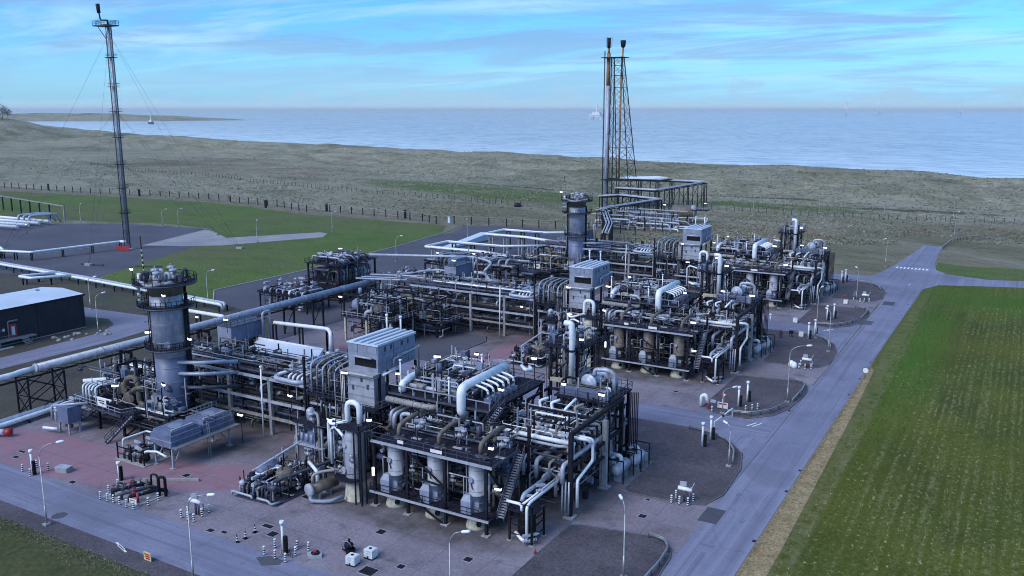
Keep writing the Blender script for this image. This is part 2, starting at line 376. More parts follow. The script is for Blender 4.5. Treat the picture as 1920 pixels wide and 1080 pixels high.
# slab joints cut in the concrete
sp = N(t, 'ShaderNodeSeparateXYZ'); L(t, pos, sp.inputs[0]); jm = None
for o_, st in ((0, 6.0), (1, 6.0)):
    fr = math_(t, 'FRACT', math_(t, 'DIVIDE', math_(t, 'ADD', sp.outputs[o_], 1200.), st))
    k = math_(t, 'LESS_THAN', fr, .016); jm = k if jm is None else math_(t, 'MAXIMUM', jm, k)
c = mix(t, math_(t, 'MULTIPLY', jm, .45), c, (.04, .036, .04)); L(t, c, b.inputs['Base Color'])
# field with straw rows running along the road
g_field, t, b, pos, c = ground_mat('stubble_field', (.058, .070, .009), (.090, .100, .014), .045, 2.2, .40, .15, .95, 0, [((.058, .088, .013), .02, .48, .62, .8, 1, 1), ((.030, .046, .008), .10, .50, .66, .6, 1, .4)])
rows = maprange(t, nz(t, pos, 1.0, 2, .5, 1.0, .010, 1), .42, .64)
brk = maprange(t, nz(t, pos, 1.0, 4, .8, 1.5, .8, 1), .46, .58)
clump = maprange(t, nz(t, pos, .022, 3, .55, 1, .6, 1, (3, 8, 0)), .38, .60, .10, 1.)
straw = math_(t, 'MULTIPLY', math_(t, 'MULTIPLY', rows, brk), clump)
green = math_(t, 'MAXIMUM', blob(t, pos, -16, 205, 6.5, 70, soft=.2), blob(t, pos, 0, 262, 40, 22, soft=.2))
straw = math_(t, 'MULTIPLY', straw, math_(t, 'SUBTRACT', 1., math_(t, 'MULTIPLY', green, .9)))
c = mix(t, math_(t, 'MULTIPLY', green, .7), c, (.060, .135, .014))
c = mix(t, math_(t, 'MULTIPLY', straw, .6), c, (.27, .24, .12))
edgeg = math_(t, 'MAXIMUM', blob(t, pos, -20.6, 190, 2.2, 80), blob(t, pos, -19.4, 120, 1.4, 90))
c = mix(t, math_(t, 'MULTIPLY', math_(t, 'MULTIPLY', edgeg, maprange(t, nz(t, pos, .5, 4), .35, .6)), .6), c, (.17, .155, .075))
L(t, c, b.inputs['Base Color']); bump(t, b, nz(t, pos, 1.6, 4, .7), .8, .15)
# dunes: marram grass with worn sandy lines
g_dune, t, b, pos, c = ground_mat('marram_grass', (.215, .205, .145), (.290, .275, .205), .02, .30, .36, .15, .95, 0,
    [((.150, .150, .100), .05, .52, .66, .65, 1, 1), ((.33, .315, .265), .09, .58, .70, .7, .35, 1), ((.110, .122, .070), .006, .52, .62, .8, 1, 1)])
def band(pos, x0, x1, lo, hi): return None
spy = N(t, 'ShaderNodeSeparateXYZ'); L(t, pos, spy.inputs[0])
inl = math_(t, 'MULTIPLY', maprange(t, math_(t, 'ADD', spy.outputs[1], math_(t, 'MULTIPLY', nz(t, pos, .02, 4), 80.)), 520., 430.), maprange(t, math_(t, 'ADD', spy.outputs[0], math_(t, 'MULTIPLY', nz(t, pos, .015, 3), 120.)), -330., -170.))
rg = mix(t, maprange(t, nz(t, pos, .05, 6, .65, .5, 1.3, 1), .35, .65), (.105, .105, .055), (.195, .168, .115))
rg = mix(t, math_(t, 'MULTIPLY', maprange(t, nz(t, pos, .6, 4, .7), .5, .7), .6), rg, (.215, .195, .140))
c = mix(t, math_(t, 'MULTIPLY', inl, .9), c, rg)
mpd = N(t, 'ShaderNodeMapping'); mpd.inputs['Rotation'].default_value = (0, 0, .36); L(t, pos, mpd.inputs[0])  # ridge face shading painted into the grass colour as pale and dark bands
c = mix(t, math_(t, 'MULTIPLY', maprange(t, nz(t, mpd.outputs[0], .03, 4, .6, .22, 1.0, 1), .50, .66), .55), c, (.31, .295, .235))
c = mix(t, math_(t, 'MULTIPLY', maprange(t, nz(t, mpd.outputs[0], .035, 4, .6, .25, 1.0, 1, (6, 6, 0)), .54, .68), .6), c, (.125, .130, .085))
grn = math_(t, 'MAXIMUM', blob(t, pos, -110, 470, 58, 15, -.12), blob(t, pos, -300, 470, 125, 32, -.28))
c = mix(t, math_(t, 'MULTIPLY', math_(t, 'MULTIPLY', grn, maprange(t, nz(t, pos, .05, 4), .25, .48)), .85), c, (.085, .125, .030))
dk = math_(t, 'MAXIMUM', blob(t, pos, -48, 484, 44, 5.5, 0), math_(t, 'MAXIMUM', blob(t, pos, -120, 506, 55, 2.2, .0), blob(t, pos, -300, 510, 70, 2.5, -.2)))
c = mix(t, math_(t, 'MULTIPLY', math_(t, 'MULTIPLY', dk, maprange(t, nz(t, pos, .07, 4), .35, .5)), .8), c, (.035, .036, .020))
br = math_(t, 'MAXIMUM', blob(t, pos, -100, 360, 46, 26, .1), math_(t, 'MAXIMUM', blob(t, pos, -20, 420, 50, 18, .05), blob(t, pos, -640, 560, 220, 70, -.25)))
c = mix(t, math_(t, 'MULTIPLY', math_(t, 'MULTIPLY', br, maprange(t, nz(t, pos, .06, 5), .42, .62)), .65), c, (.205, .150, .105))
L(t, c, b.inputs['Base Color']); bump(t, b, math_(t, 'ADD', nz(t, pos, .5, 4, .7), math_(t, 'MULTIPLY', nz(t, pos, .12, 4, .65), 3.0)), 1.0, 1.1)

# ------------------------------------------------------------------ terrain, sea
def lerp_pts(P, x):
    if x <= P[0][0]: a, b = P[0], P[1]
    elif x >= P[-1][0]: a, b = P[-2], P[-1]
    else:
        for a, b in zip(P, P[1:]):
            if a[0] <= x <= b[0]: break
    return a[1]+(b[1]-a[1])*(x-a[0])/(b[0]-a[0])
CREST = [(-6000, 3150), (-2267, 1453), (-1503, 1105), (-1264, 1025), (-981, 915), (-748, 859), (-536, 806), (-357, 755), (-152, 704), (-2, 673), (700, 560), (2500, 350)]
FOOT = [(-6000, 2100), (-2300, 1000), (-1347, 775), (-916, 720), (-597, 622), (-346, 530), (-233, 507), (-158, 498), (-77, 490), (0, 486), (700, 420), (2500, 250)]
def ridge(x, y, s):
    return 1-abs(noise.noise(Vector((x*s, y*s, .37))))*2
def ground_z(x, y):
    f, c = lerp_pts(FOOT, x), lerp_pts(CREST, x); t = (y-f)/(c-f)
    z = 0.
    if y > 336:
        k = min(1, (y-336)/50.); z += k*(.55*noise.noise(Vector((x*.02, y*.035, 1)))+.35*noise.noise(Vector((x*.07, y*.1, 2))))
    if t > 0 and t <= 1.0:
        e = t*t*(3-2*t)
        z += e*(5.6+1.6*noise.noise(Vector((x*.006, 0, 5)))+1.3*noise.noise(Vector((x*.022, 1, 3))))
        a = min(1, t*3.5)*min(1, .35+(1-t)*2)
        z += a*(4.2*ridge(x*.75+y*.4, y*1.5, .011)+2.4*ridge(x, y*1.7, .028)+1.0*noise.noise(Vector((x*.07, y*.12, 7))))-1.6*a
    elif t > 1:
        e = min(1, (y-c)/75.); e = e*e*(3-2*e)
        top = 5.6+1.6*noise.noise(Vector((x*.006, 0, 5)))+1.3*noise.noise(Vector((x*.022, 1, 3)))+.35*(2.3*ridge(x*.75+c*.4, c*1.5, .011)+1.3*ridge(x, c*1.7, .028))-.32
        z = top*(1-e)+(-10)*e
    return z
xs = [-6000, -5200, -4500, -3900, -3400, -3000, -2700]+[-2500+i*14 for i in range(0, 86)]+[-1296+i*7 for i in range(0, 220)]+[260, 320, 420, 600, 900, 1400, 2400]
xs = sorted(set(xs)); rowsT = [('y', -400), ('y', 60), ('y', 200), ('y', 300), ('y', 320), ('y', 336)]+[('a', i/26) for i in range(1, 27)]+[('b', i/48) for i in range(1, 49)]+[('c', i/8) for i in range(1, 9)]
V = []; F = []
for x in xs:
    f, c = lerp_pts(FOOT, x), lerp_pts(CREST, x)
    for k, q in rowsT:
        y = q if k == 'y' else (336+(f-336)*q if k == 'a' else (f+(c-f)*q if k == 'b' else c+80*q))
        V.append((x, y, ground_z(x, y) if k != 'y' else 0.))
nr = len(rowsT)
for i in range(len(xs)-1):
    for j in range(nr-1): a = i*nr+j; F.append((a, a+nr, a+nr+1, a+1))
me = bpy.data.meshes.new('terrain'); me.from_pydata(V, [], F); me.polygons.foreach_set('use_smooth', [True]*len(F)); me.materials.append(g_dune)
o = bpy.data.objects.new('terrain', me); COL.objects.link(o); tag(o, 'grey green dunes and rough grassland along the coast', 'terrain', kind='structure')
# sea, wind rippled, with surf near the shore
m_sea, t, b, pos = newmat('sea_water')
at = N(t, 'ShaderNodeAttribute', attribute_name='shore')
foam1 = maprange(t, nz(t, pos, .02, 6, .62, 1, 2.4, 1), .40, .60)
near = maprange(t, at.outputs['Fac'], 700., 30.)
surf = math_(t, 'MULTIPLY', math_(t, 'POWER', near, 1.5), foam1)
caps = math_(t, 'MULTIPLY', maprange(t, nz(t, pos, .055, 5, .6, .6, 2.0, 1), .66, .74), .55)
fm = math_(t, 'MAXIMUM', surf, caps)
c = mix(t, maprange(t, nz(t, pos, .004, 4, .6), .35, .65), (.37, .37, .365), (.45, .445, .435))
c = mix(t, math_(t, 'MULTIPLY', maprange(t, at.outputs['Fac'], 1600., 0.), .6), c, (.48, .52, .57))
mpv = N(t, 'ShaderNodeMapping'); mpv.inputs['Rotation'].default_value = (0, 0, -YAW); L(t, pos, mpv.inputs[0])
fl1 = maprange(t, nz(t, mpv.outputs[0], .030, 4, .7, 1.0, .45, 1), .52, .62); fl2 = maprange(t, nz(t, mpv.outputs[0], .011, 4, .65, 1.0, .4, 1, (3, 3, 0)), .50, .64)
c = mix(t, math_(t, 'MULTIPLY', math_(t, 'MAXIMUM', fl1, fl2), .55), c, (.16, .19, .24))  # wave shading painted into the water colour as dark flecks
c = mix(t, math_(t, 'MULTIPLY', maprange(t, nz(t, mpv.outputs[0], .022, 4, .7, 1.0, .4, 1, (9, 1, 0)), .56, .66), .6), c, (.60, .64, .68))
c = mix(t, fm, c, (.76, .79, .82)); L(t, c, b.inputs['Base Color'])
b.inputs['Roughness'].default_value = .22; b.inputs['IOR'].default_value = 1.33
wv = math_(t, 'ADD', nz(t, pos, .05, 5, .6, .5, 1.7, 1), math_(t, 'MULTIPLY', nz(t, pos, .012, 3, .5, .6, 1.8, 1), 2.5))
bump(t, b, wv, .9, 2.2)
V = []; F = []; A = []
xs2 = [-90000, -30000, -12000, -6000, -4000, -2700]+[-2400+i*150 for i in range(18)]+[700, 2500, 12000, 40000, 90000]
ds = [-60, 60, 120, 200, 300, 450, 700, 1200, 2500, 6000, 15000, 40000, 90000]
for x in xs2:
    c_ = lerp_pts(CREST, max(-6000, min(2500, x)))+(0 if -6000 <= x <= 2500 else (-(x+6000)*.45 if x < 0 else 0))
    for d in ds: V.append((x, c_+75+d, -7.0)); A.append(float(max(0, d)))
nd = len(ds)
for i in range(len(xs2)-1):
    for j in range(nd-1): a = i*nd+j; F.append((a, a+nd, a+nd+1, a+1))
me = bpy.data.meshes.new('sea'); me.from_pydata(V, [], F); me.materials.append(m_sea)
at_ = me.attributes.new('shore', 'FLOAT', 'POINT'); at_.data.foreach_set('value', A)
o = bpy.data.objects.new('sea', me); COL.objects.link(o); tag(o, 'pale grey blue sea with surf along the shore', 'sea', kind='structure')
# headland far up the coast
mb = MB(); V = []; F = []
HX, HY = -4700., 2900.
def head_z(u, v):
    r = math.hypot(u/1150., v/420.); return -9+max(0, 1-r*r)*(40+9*noise.noise(Vector((u*.004, v*.006, 4)))+5*noise.noise(Vector((u*.015, v*.02, 4))))
for i in range(61):
    for j in range(25):
        u, v = -1200+i*40, -440+j*36.7; a = .75
        V.append((HX+u*math.cos(a)-v*math.sin(a), HY+u*math.sin(a)+v*math.cos(a), head_z(u, v)))
for i in range(60):
    for j in range(24): a = i*25+j; F.append((a, a+25, a+26, a+1))
me = bpy.data.meshes.new('headland'); me.from_pydata(V, [], F); me.polygons.foreach_set('use_smooth', [True]*len(F)); me.materials.append(g_dune)
o = bpy.data.objects.new('headland', me); COL.objects.link(o); tag(o, 'low brown headland at the far end of the bay', 'hill', kind='structure')

def sheet(name, poly, z, mat, label=None):
    o = MB().slab(poly, z-.25, z).build(name, mat); return tag(o, label, None, kind='structure')
def arc(cx, cy, r, a0, a1, n=6):
    return [(cx+r*math.cos(math.radians(a0+(a1-a0)*i/n)), cy+r*math.sin(math.radians(a0+(a1-a0)*i/n))) for i in range(n+1)]
TY = 71.4
sheet('crop_field', [(-23.2, -60), (700, -60), (700, 470), (30, 297), (2.5, 287.2), (-9, 283.3), (-19, 279.3), (-22.2, 271), (-23, 190)], .04, g_field, 'dark green field with straw coloured rows')
sheet('bend_lawn', [(-22.5, 306), (-18.4, 300.5), (-7.3, 296.6), (2.4, 299.4), (60, 319), (60, 345), (2, 321), (-14, 318), (-22.8, 322)], .05, g_lawn, 'green strip of lawn beyond the road bend')
sheet('verge_strip', [(-23.3, -60), (-19.6, -60), (-20.3, 100), (-21.2, 150), (-22.0, 178), (-23.2, 182)], .07, g_verge, 'worn brown strip between road and field')
sheet('front_lawn', [(-300, -60), (-23.4, -60), (-23.4, 50), (-76, 56.9), (-300, 56.4)], .04, g_lawn2, 'rough lawn in front of the front road')
sheet('front_verge', [(-300, 56.2), (-78, 56.2), (-50, 55), (-32, 52), (-32, 59.3), (-300, 59.3)], .055, g_grav)
sheet('lawn', [(-900, 330), (-900, 200), (-430, 236), (-362, 252), (-330, 261), (-300, 259.5), (-292, 251), (-273, 244), (-249.7, 275), (-240, 263), (-258, 229), (-272, 219), (-252.6, 191), (-240.6, 164.7), (-205, 157.5), (-184, 158), (-195, 168), (-195, 202), (-201.3, 265), (-206, 296), (-219.4, 321), (-308, 321), (-340, 329), (-380, 336), (-450, 334), (-560, 318)], .03, g_lawn, 'bright green lawn around the guyed mast')
sheet('mast_yard', [(-420, 190), (-420, 222), (-372, 236), (-346, 252), (-318, 256), (-300, 258), (-290, 249), (-272, 236), (-252, 190), (-241, 163), (-276, 153), (-420, 150)], .05, g_strip, 'grey yard round the foot of the guyed mast')
sheet('mast_path', [(-285, 213), (-300, 256), (-292, 253.5), (-273, 243), (-252, 274), (-247, 273), (-241.5, 264), (-259, 228), (-272, 219)], .07, g_path)
sheet('west_dirt', [(-420, 152), (-236, 158), (-205, 157.4), (-184, 158), (-148, 168), (-138, 130), (-138, 40), (-420, 40)], .035, g_dirt)
sheet('dark_yard', [(-195, 168), (-195, 202), (-201.3, 265), (-206, 296), (-212, 322), (-190, 331), (-176, 331), (-150, 318), (-142, 262), (-138, 130), (-152, 150), (-184, 158)], .05, g_strip, 'dark surfaced yard behind the process trains')
MB().tube([(-184, 158, .1), (-195, 168, .1), (-195, 202, .1), (-201.3, 265, .1), (-206, 296, .1), (-212, 322, .1)], .22, 4, .1).build('yard_kerb', m_conc)['kind'] = 'structure'
sheet('west_road', [(-177.5, 40), (-170.5, 40), (-170.5, 118), (-172.5, 131), (-182, 138), (-230, 134), (-230, 124), (-190, 131), (-184, 128), (-179.5, 122), (-178.5, 100)], .075, g_asph, 'narrow road beside the dark building')
sheet('forecourt', [(-60, 58), (-30.4, 58), (-30.4, 286), (-60, 281.5)], .044, g_asph, 'asphalt forecourt between the trains and the main road')
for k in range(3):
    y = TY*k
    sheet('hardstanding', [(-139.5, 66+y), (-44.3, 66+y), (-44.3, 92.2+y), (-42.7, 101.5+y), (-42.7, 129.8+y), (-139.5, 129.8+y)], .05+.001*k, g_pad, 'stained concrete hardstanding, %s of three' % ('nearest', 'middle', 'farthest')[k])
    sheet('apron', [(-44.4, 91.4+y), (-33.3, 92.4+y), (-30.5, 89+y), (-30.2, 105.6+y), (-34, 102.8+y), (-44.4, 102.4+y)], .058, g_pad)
    sheet('cross_road', [(-200 if k == 0 else -139.5, 59+y), (-31, 59+y), (-31, 66.4+y), (-44, 66.4+y), (-200 if k == 0 else -139.5, 66.2+y)], .072, g_asphx, ('front road along the near edge of the plant', 'cross road between nearest and middle trains', 'cross road between middle and farthest trains')[k])
    near_isl = [(-44.2, 69.5+y), (-41.5, 67.3+y), (-36, 67.2+y), (-32.5, 71+y), (-31, 76+y), (-30.4, 84+y), (-30.7, 88.5+y), (-31.3, 90.5+y), (-33.3, 92.5+y), (-43, 90.8+y), (-44.2, 90+y)]
    far_isl = [(-42.6, 103.5+y), (-41.5, 102.3+y), (-34.6, 102.6+y), (-31.7, 103.7+y), (-30.5, 107.8+y), (-30.9, 117.5+y), (-32.4, 123.4+y), (-35.5, 127.5+y), (-39, 129.2+y), (-43.5, 130+y), (-57, 129.2+y), (-57, 122+y), (-42.6, 114+y)]
    for nm, poly in (('near', near_isl), ('far', far_isl)):
        o = sheet('gravel_bed', poly, .13, g_grav, 'brown gravel bed on the %s side of the %s side entrance' % (nm, ('nearest', 'middle', 'farthest')[k]))
        MB().tube([(x, y_, .12) for x, y_ in poly], .11, 4, 0, closed=True).build('kerb', m_kerb, o, (0, 0, 0))
sheet('cross_road', [(-139, 273.2), (-31, 273.2), (-31, 285), (-37, 285.5), (-60, 281), (-139, 281)], .072, g_asphx, 'road behind the farthest train')
sheet('main_road', [(-32.2, -60), (-23.4, -60), (-23.2, 190), (-22.4, 270), (-19, 279), (-9, 283.2), (2.5, 287.2), (30, 297), (300, 375), (300, 388), (30, 309), (2.4, 298.3), (-7.3, 295.5), (-18.4, 299.5), (-22, 306), (-23.4, 318), (-24.2, 340), (-24.4, 378.5), (-34.5, 378.5), (-31.5, 368), (-31.3, 352), (-33, 330), (-34.5, 310), (-37, 292), (-38, 285), (-31, 280), (-30, 250), (-30.4, 90)], .08, g_asph, 'wide blue grey road along the field')
for k in (1, 2):
    gp = [(-115, 140+TY*(k-1)), (-99.8, 140+TY*(k-1)), (-99.2, 159+TY*(k-1)), (-101.3, 162.5+TY*(k-1)), (-115, 162.5+TY*(k-1))]
    o = sheet('gravel_patch', gp, .10, g_strip, 'dark surfaced patch in front of the %s cross rack' % ('middle', 'farthest')[k-1])
    MB().tube([(-99.8, 140+TY*(k-1), .12), (-99.2, 159+TY*(k-1), .12), (-101.3, 162.5+TY*(k-1), .12)], .2, 4, .5).build('kerb', m_kerb, o, (0, 0, 0))
sheet('fence_verge', [(-900, 332), (-900, 322), (-560, 316.5), (-450, 331), (-380, 334), (-340, 327), (-308, 319), (-219, 319), (-206, 296), (-203, 300), (-212, 323), (-190, 332), (-178, 333), (-178, 338), (-230, 334), (-310, 338), (-345, 343), (-440, 350), (-520, 340)], .06, g_rough, 'rough brown grass verge along the boundary fence')
random.seed(31)
for i in range(16):
    x, y = random.choice(((random.uniform(-30, -25), random.uniform(80, 270)), (random.uniform(-125, -35), 62+random.choice((0, TY, 2*TY))+random.uniform(-2, 2))))
    w_, h_ = random.uniform(.5, 1.8), random.uniform(.6, 2.8); n = 9; P_ = [(x+w_*math.cos(a*6.283/n)*random.uniform(.8, 1.2), y+h_*math.sin(a*6.283/n)*random.uniform(.8, 1.2)) for a in range(n)] if i % 2 else [(x-w_, y-h_), (x+w_, y-h_), (x+w_, y+h_), (x-w_, y+h_)]
    MB().slab(P_, .06, .084).build('road_patch', random.choice((g_strip, g_asphx, g_asph)))['kind'] = 'structure'
for y in (97, 113, 121, 160, 171, 184, 232, 246, 262): MB().box(-23.75, y, .07, -23.35, y+.6, .095).build('road_gully', m_steel)['kind'] = 'structure'
for y in (75, 110, 146, 182, 217): MB().box(-31.0, y, .07, -30.6, y+.6, .095).build('road_gully', m_steel)['kind'] = 'structure'
mb = MB()
for k in range(9): mb.box(-33.6+k*1.1, 303.5, .05, -33.0+k*1.1, 306.5, .088)
mb.build('crossing_marking', m_sign)['kind'] = 'structure'
mb = MB(); mb.box(-32, 311, .05, -24, 312.5, .20); mb.build('speed_hump', g_asph)['kind'] = 'structure'
for x, y, a in ((-35.5, 268, .5), (-34.2, 268.3, .5), (-26.5, 276, .2), (-34.5, 136.5, .4), (-33.7, 136.6, .4), (-36.5, 207.5, .4), (-35.8, 207.7, .4), (-86.5, 58.6, -1.3), (-87.2, 58.9, -1.3)):
    MB().cbox((x, y, .078), (.22, 2.4, .02), -a).build('road_marking', m_sign)['kind'] = 'structure'
MB().slab([(-71.5, 64.9), (-69.6, 63.9), (-68.0, 65.0), (-68.2, 66.0), (-70.4, 66.0)], .05, .0755).build('asphalt_patch', g_strip)['kind'] = 'structure'

# ------------------------------------------------------------------ one process train, built where the nearest one stands
TRAIN = []          # (thing, trains it appears in, material swaps per train)
def tr(o, trains=(0, 1, 2), swap=None): TRAIN.append((o, trains, swap or {})); return o
# --- vessel deck
t = tr(thing('vessel_deck', 'dark steel two level deck holding three vessels in the {t} train', 'steel deck', (-60, 85.4, 0), 'vessel decks'))
plate(t, -68.4, 82.4, 8.75, -50.8, 88.8, 8.98)
plate(t, -68.9, 82.2, 1.98, -51.0, 88.4, 2.14, 'lower_deck')
for x in (-68.4, -63.2, -57.5, -51.6):
    for y in (82.6, 88.4): legpost(t, x, y, 8.75, .36)
    MB().box(x-.5, 82.1, 0, x+.5, 83.1, .18).build('footing', m_conc, t)
beam(t, (-68.7, 82.3, 8.86), (-50.6, 82.3, 8.86), .22, .3, m_ltgrey, 'edge_beam')
beam(t, (-50.7, 82.3, 8.86), (-50.7, 88.9, 8.86), .22, .3, m_steel2, 'edge_beam')
beam(t, (-68.9, 82.1, 2.05), (-51.0, 82.1, 2.05), .2, .24, m_ltgrey, 'edge_beam')
rail([(-68.5, 82.4, 8.98), (-50.8, 82.4, 8.98), (-50.8, 88.8, 8.98)]).build('handrail', m_steel2, t)
rail([(-68.9, 82.25, 2.14), (-52.5, 82.25, 2.14)]).build('handrail', m_steel, t)
for a, b in (((-63.2, 82.45, 8.6), (-57.5, 82.45, 5.0)), ((-63.2, 82.45, 5.4), (-57.5, 82.45, 5.0)), ((-63.2, 82.45, 4.8), (-60.8, 82.45, 2.2)), ((-61.5, 82.4, 1.9), (-57.5, 82.4, 0)), ((-68.4, 88.3, 8.6), (-63.2, 88.3, 2.2)), ((-57.5, 88.3, 8.6), (-51.6, 88.3, 2.2)), ((-51.6, 82.7, 8.6), (-51.6, 88.3, 2.2))): brace(t, a, b, .2)
for x, z, wd in ((-64.4, 9.35, .9), (-59.4, 9.2, 1.7)): MB().box(x, 82.28, z, x+wd, 82.33, z+.42).build('sign_plate', m_sign, t)
for x in (-66.2, -60, -53.9):       # nozzles and valves standing on the deck over each vessel
    MB().lathe((x+.3, 84.6, 8.98), (0, 0, 1), [(0, .75), (.18, .75), (.18, .55), (.34, .55)], 14).build('manway_ring', m_steel2, t)
    pipe(t, [(x+.3, 84.6, 9.2), (x+.3, 84.6, 10.6), (x+.6, 86.6, 11.2), (x+.6, 89.6, 11.2)], .30, m_brown, 10)
    pipe(t, [(x+2.4, 85.6, 9), (x+2.4, 85.6, 10.2), (x+3.4, 85.9, 10.6)], .16, m_steel2)
    valve(t, (x+2.5, 85.8, 10.5), 2, .6, 1.1); valve(t, (x+3.1, 86.0, 10.4), 1, .2, 1.0)
    valve(t, (x-1.2, 84.2, 9.35), 0, .3, .7); valve(t, (x+1.5, 83.8, 9.3), 3, 1.2, .7); valve(t, (x+1.0, 87.3, 9.5), 0, 1.5, .9)
    MB().box(x+1.9, 85.2, 8.98, x+3.2, 85.6, 9.12).build('foot_plate', m_ltgrey, t)
    pipe(t, [(x-.8, 87.6, 9), (x-.8, 87.6, 9.8), (x+1.2, 87.6, 9.8), (x+1.2, 88.6, 9.8)], .09, m_ltgrey, 6)
    pipe(t, [(x+1.6, 84.4, 2.2), (x+1.6, 84.4, 7.8), (x+1.6, 86.5, 7.8)], .14, m_ltgrey, 6)
    pipe(t, [(x-1.3, 83.2, 2.2), (x-1.3, 83.2, 6.6), (x-.6, 83.2, 6.6)], .07, m_white2, 6)
    pipe(t, [(x-1.5, 85.5, 4.2), (x+3.2, 85.5, 4.2), (x+3.2, 87.5, 3.2)], .22, m_brown, 8)
    pipe(t, [(x-1.5, 87, 6.2), (x+4.2, 87, 6.2)], .26, m_steel2, 8)
    valve(t, (x+1.8, 83.6, 3.4), 0, 1.5, .8); valve(t, (x+2.6, 84.2, 5.2), 1, .4, .8)
# --- three vessels
ORD = ('leftmost', 'middle', 'rightmost')
for i, x in enumerate((-66.2, -60.0, -53.9)):
    t = tr(thing('pressure_vessel', '%s upright vessel on pale skirt under the {t} vessel deck' % ORD[i], 'vessel', (x, 84.2, 0), 'upright vessels under the decks'), (0, 1, 2), {1: {m_ltgrey: m_brown}, 2: {}})
    mb = MB().lathe((x, 84.2, 2.2), (0, 0, 1), [(0, .98), (.2, 1.02), (2.1, 1.02), (2.1, 1.06), (2.2, 1.06), (2.2, 1.02), (5.9, 1.02), (6.15, .9), (6.35, .55), (6.4, .2)], 20); mb.build('shell', m_ltgrey, t)
    for z in (3.4, 4.9, 6.4, 7.6): MB().circle_tube((x, 84.2, z), 1.03, .035, 20, 4).build('seam', m_grey, t)
    MB().lathe((x, 84.2, 0), (0, 0, 1), [(0, 1.45), (.35, 1.42), (1.2, 1.15), (1.97, 1.0)], 20).build('skirt', m_cream, t)
    MB().cyl((x+.85, 83.2, .95), (x+.98, 83.0, .95), .33, 10).build('access_hole', m_glassdark, t)
    MB().cyl((x-.15, 83.3, 6.4), (x-.2, 82.95, 6.4), .34, 12).build('manhole', m_grey, t)
    MB().bar((x-.2, 83.1, 6.0), (x+.1, 83.0, 5.3), .1).build('davit_arm', m_steel2, t)
    MB().slab([(x-1.3, 82.5), (x+.1, 82.5), (x+.1, 83.4), (x-1.3, 83.4)], 2.2, 3.8).quadbox([(x-1.3, 82.5, 3.8), (x+.1, 82.5, 3.8), (x+.1, 83.4, 3.8), (x-1.3, 83.4, 3.8), (x-1.0, 82.9, 4.5), (x-.2, 82.9, 4.5), (x-.2, 83.4, 4.5), (x-1.0, 83.4, 4.5)]).build('hood', m_grey, t)
    ladder(x-1.15, 84.2, 2.2, 8.6, 0, .2).build('ladder', m_steel, t)
    MB().box(x+.3, 83.2, 3.0, x+.9, 83.4, 3.6).build('instrument_box', m_grey, t)
# --- tall vessel at the left end
X, Y = -72.0, 83.0
t = tr(thing('tall_vessel', 'tall domed vessel with white gooseneck at left end of the {t} deck', 'vessel', (X, Y, 0), 'tall end vessels'), (0, 1, 2), {1: {m_ltgrey: m_cream}, 2: {m_ltgrey: m_white2}})
MB().lathe((X, Y, 2.5), (0, 0, 1), [(0, 1.2), (.1, 1.25), (6.2, 1.25), (6.7, 1.1), (7.05, .7), (7.15, .25)], 24).build('shell', m_ltgrey, t)
MB().lathe((X, Y, 0), (0, 0, 1), [(0, 1.6), (.1, 1.5), (.8, 1.4), (2.5, 1.25)], 24).build('skirt', m_cream, t)
for z in (4.3, 6.6, 8.4): MB().circle_tube((X, Y, z), 1.26, .05, 24, 4).build('seam', m_grey, t)
for x, z, r in ((-.55, 7.6, .32), (-.9, 4.1, .5), (.3, 5.2, .35), (.75, 5.1, .32)): MB().cyl((X+x, Y-1.0, z), (X+x*1.05, Y-1.42, z), r, 12).build('manhole', m_ltgrey, t)
MB().slab(arc(X-.4, Y, 2.4, 60, 330, 12)+[(X, Y)], 3.05, 3.2).build('platform', m_deck, t)
MB().circle_tube((X-.4, Y, 4.2), 2.4, .05, 14, 4, 1.1, 5.7).build('handrail', m_steel2, t)
MB().slab([(X-1.6, Y-1.6), (X+2.2, Y-1.6), (X+2.2, Y+1.8), (X-1.6, Y+1.8)], 9.85, 10.0).build('platform', m_deck, t)
rail([(X-1.6, Y-1.6, 10), (X+2.2, Y-1.6, 10), (X+2.2, Y+1.8, 10)]).build('handrail', m_steel, t)
pipe(t, [(X-1.5, Y+.6, 6), (X-1.5, Y+.6, 12.9), (X+.5, Y+.6, 12.9), (X+.5, Y+.6, 9.6)], .36, m_white, 12, 'gooseneck', 1.0)
for x, y in ((X+1.4, Y-1.7), (X+2.4, Y-1.7), (X+2.4, Y-.7), (X+1.4, Y-.7)): legpost(t, x, y, 9.85, .16, m_steel)
ladder(X+1.9, Y-1.2, 0, 9.8).build('ladder', m_steel, t)
pipe(t, [(X-1.9, Y+.2, 2.6), (X-1.9, Y+.2, 8.2), (X-1.1, Y, 8.2)], .14, m_white2)
pipe(t, [(X-1.5, Y-.4, 8.4), (X-4.4, Y+1.4, 8.6), (X-5.2, Y+1.4, 8.2), (X-5.2, Y+1.4, 3.2)], .2, m_white)
for x, z in ((.7, 7.9), (-1.35, 6)): valve(t, (X+x, Y-1.4, z-2), 1, .3, .8)
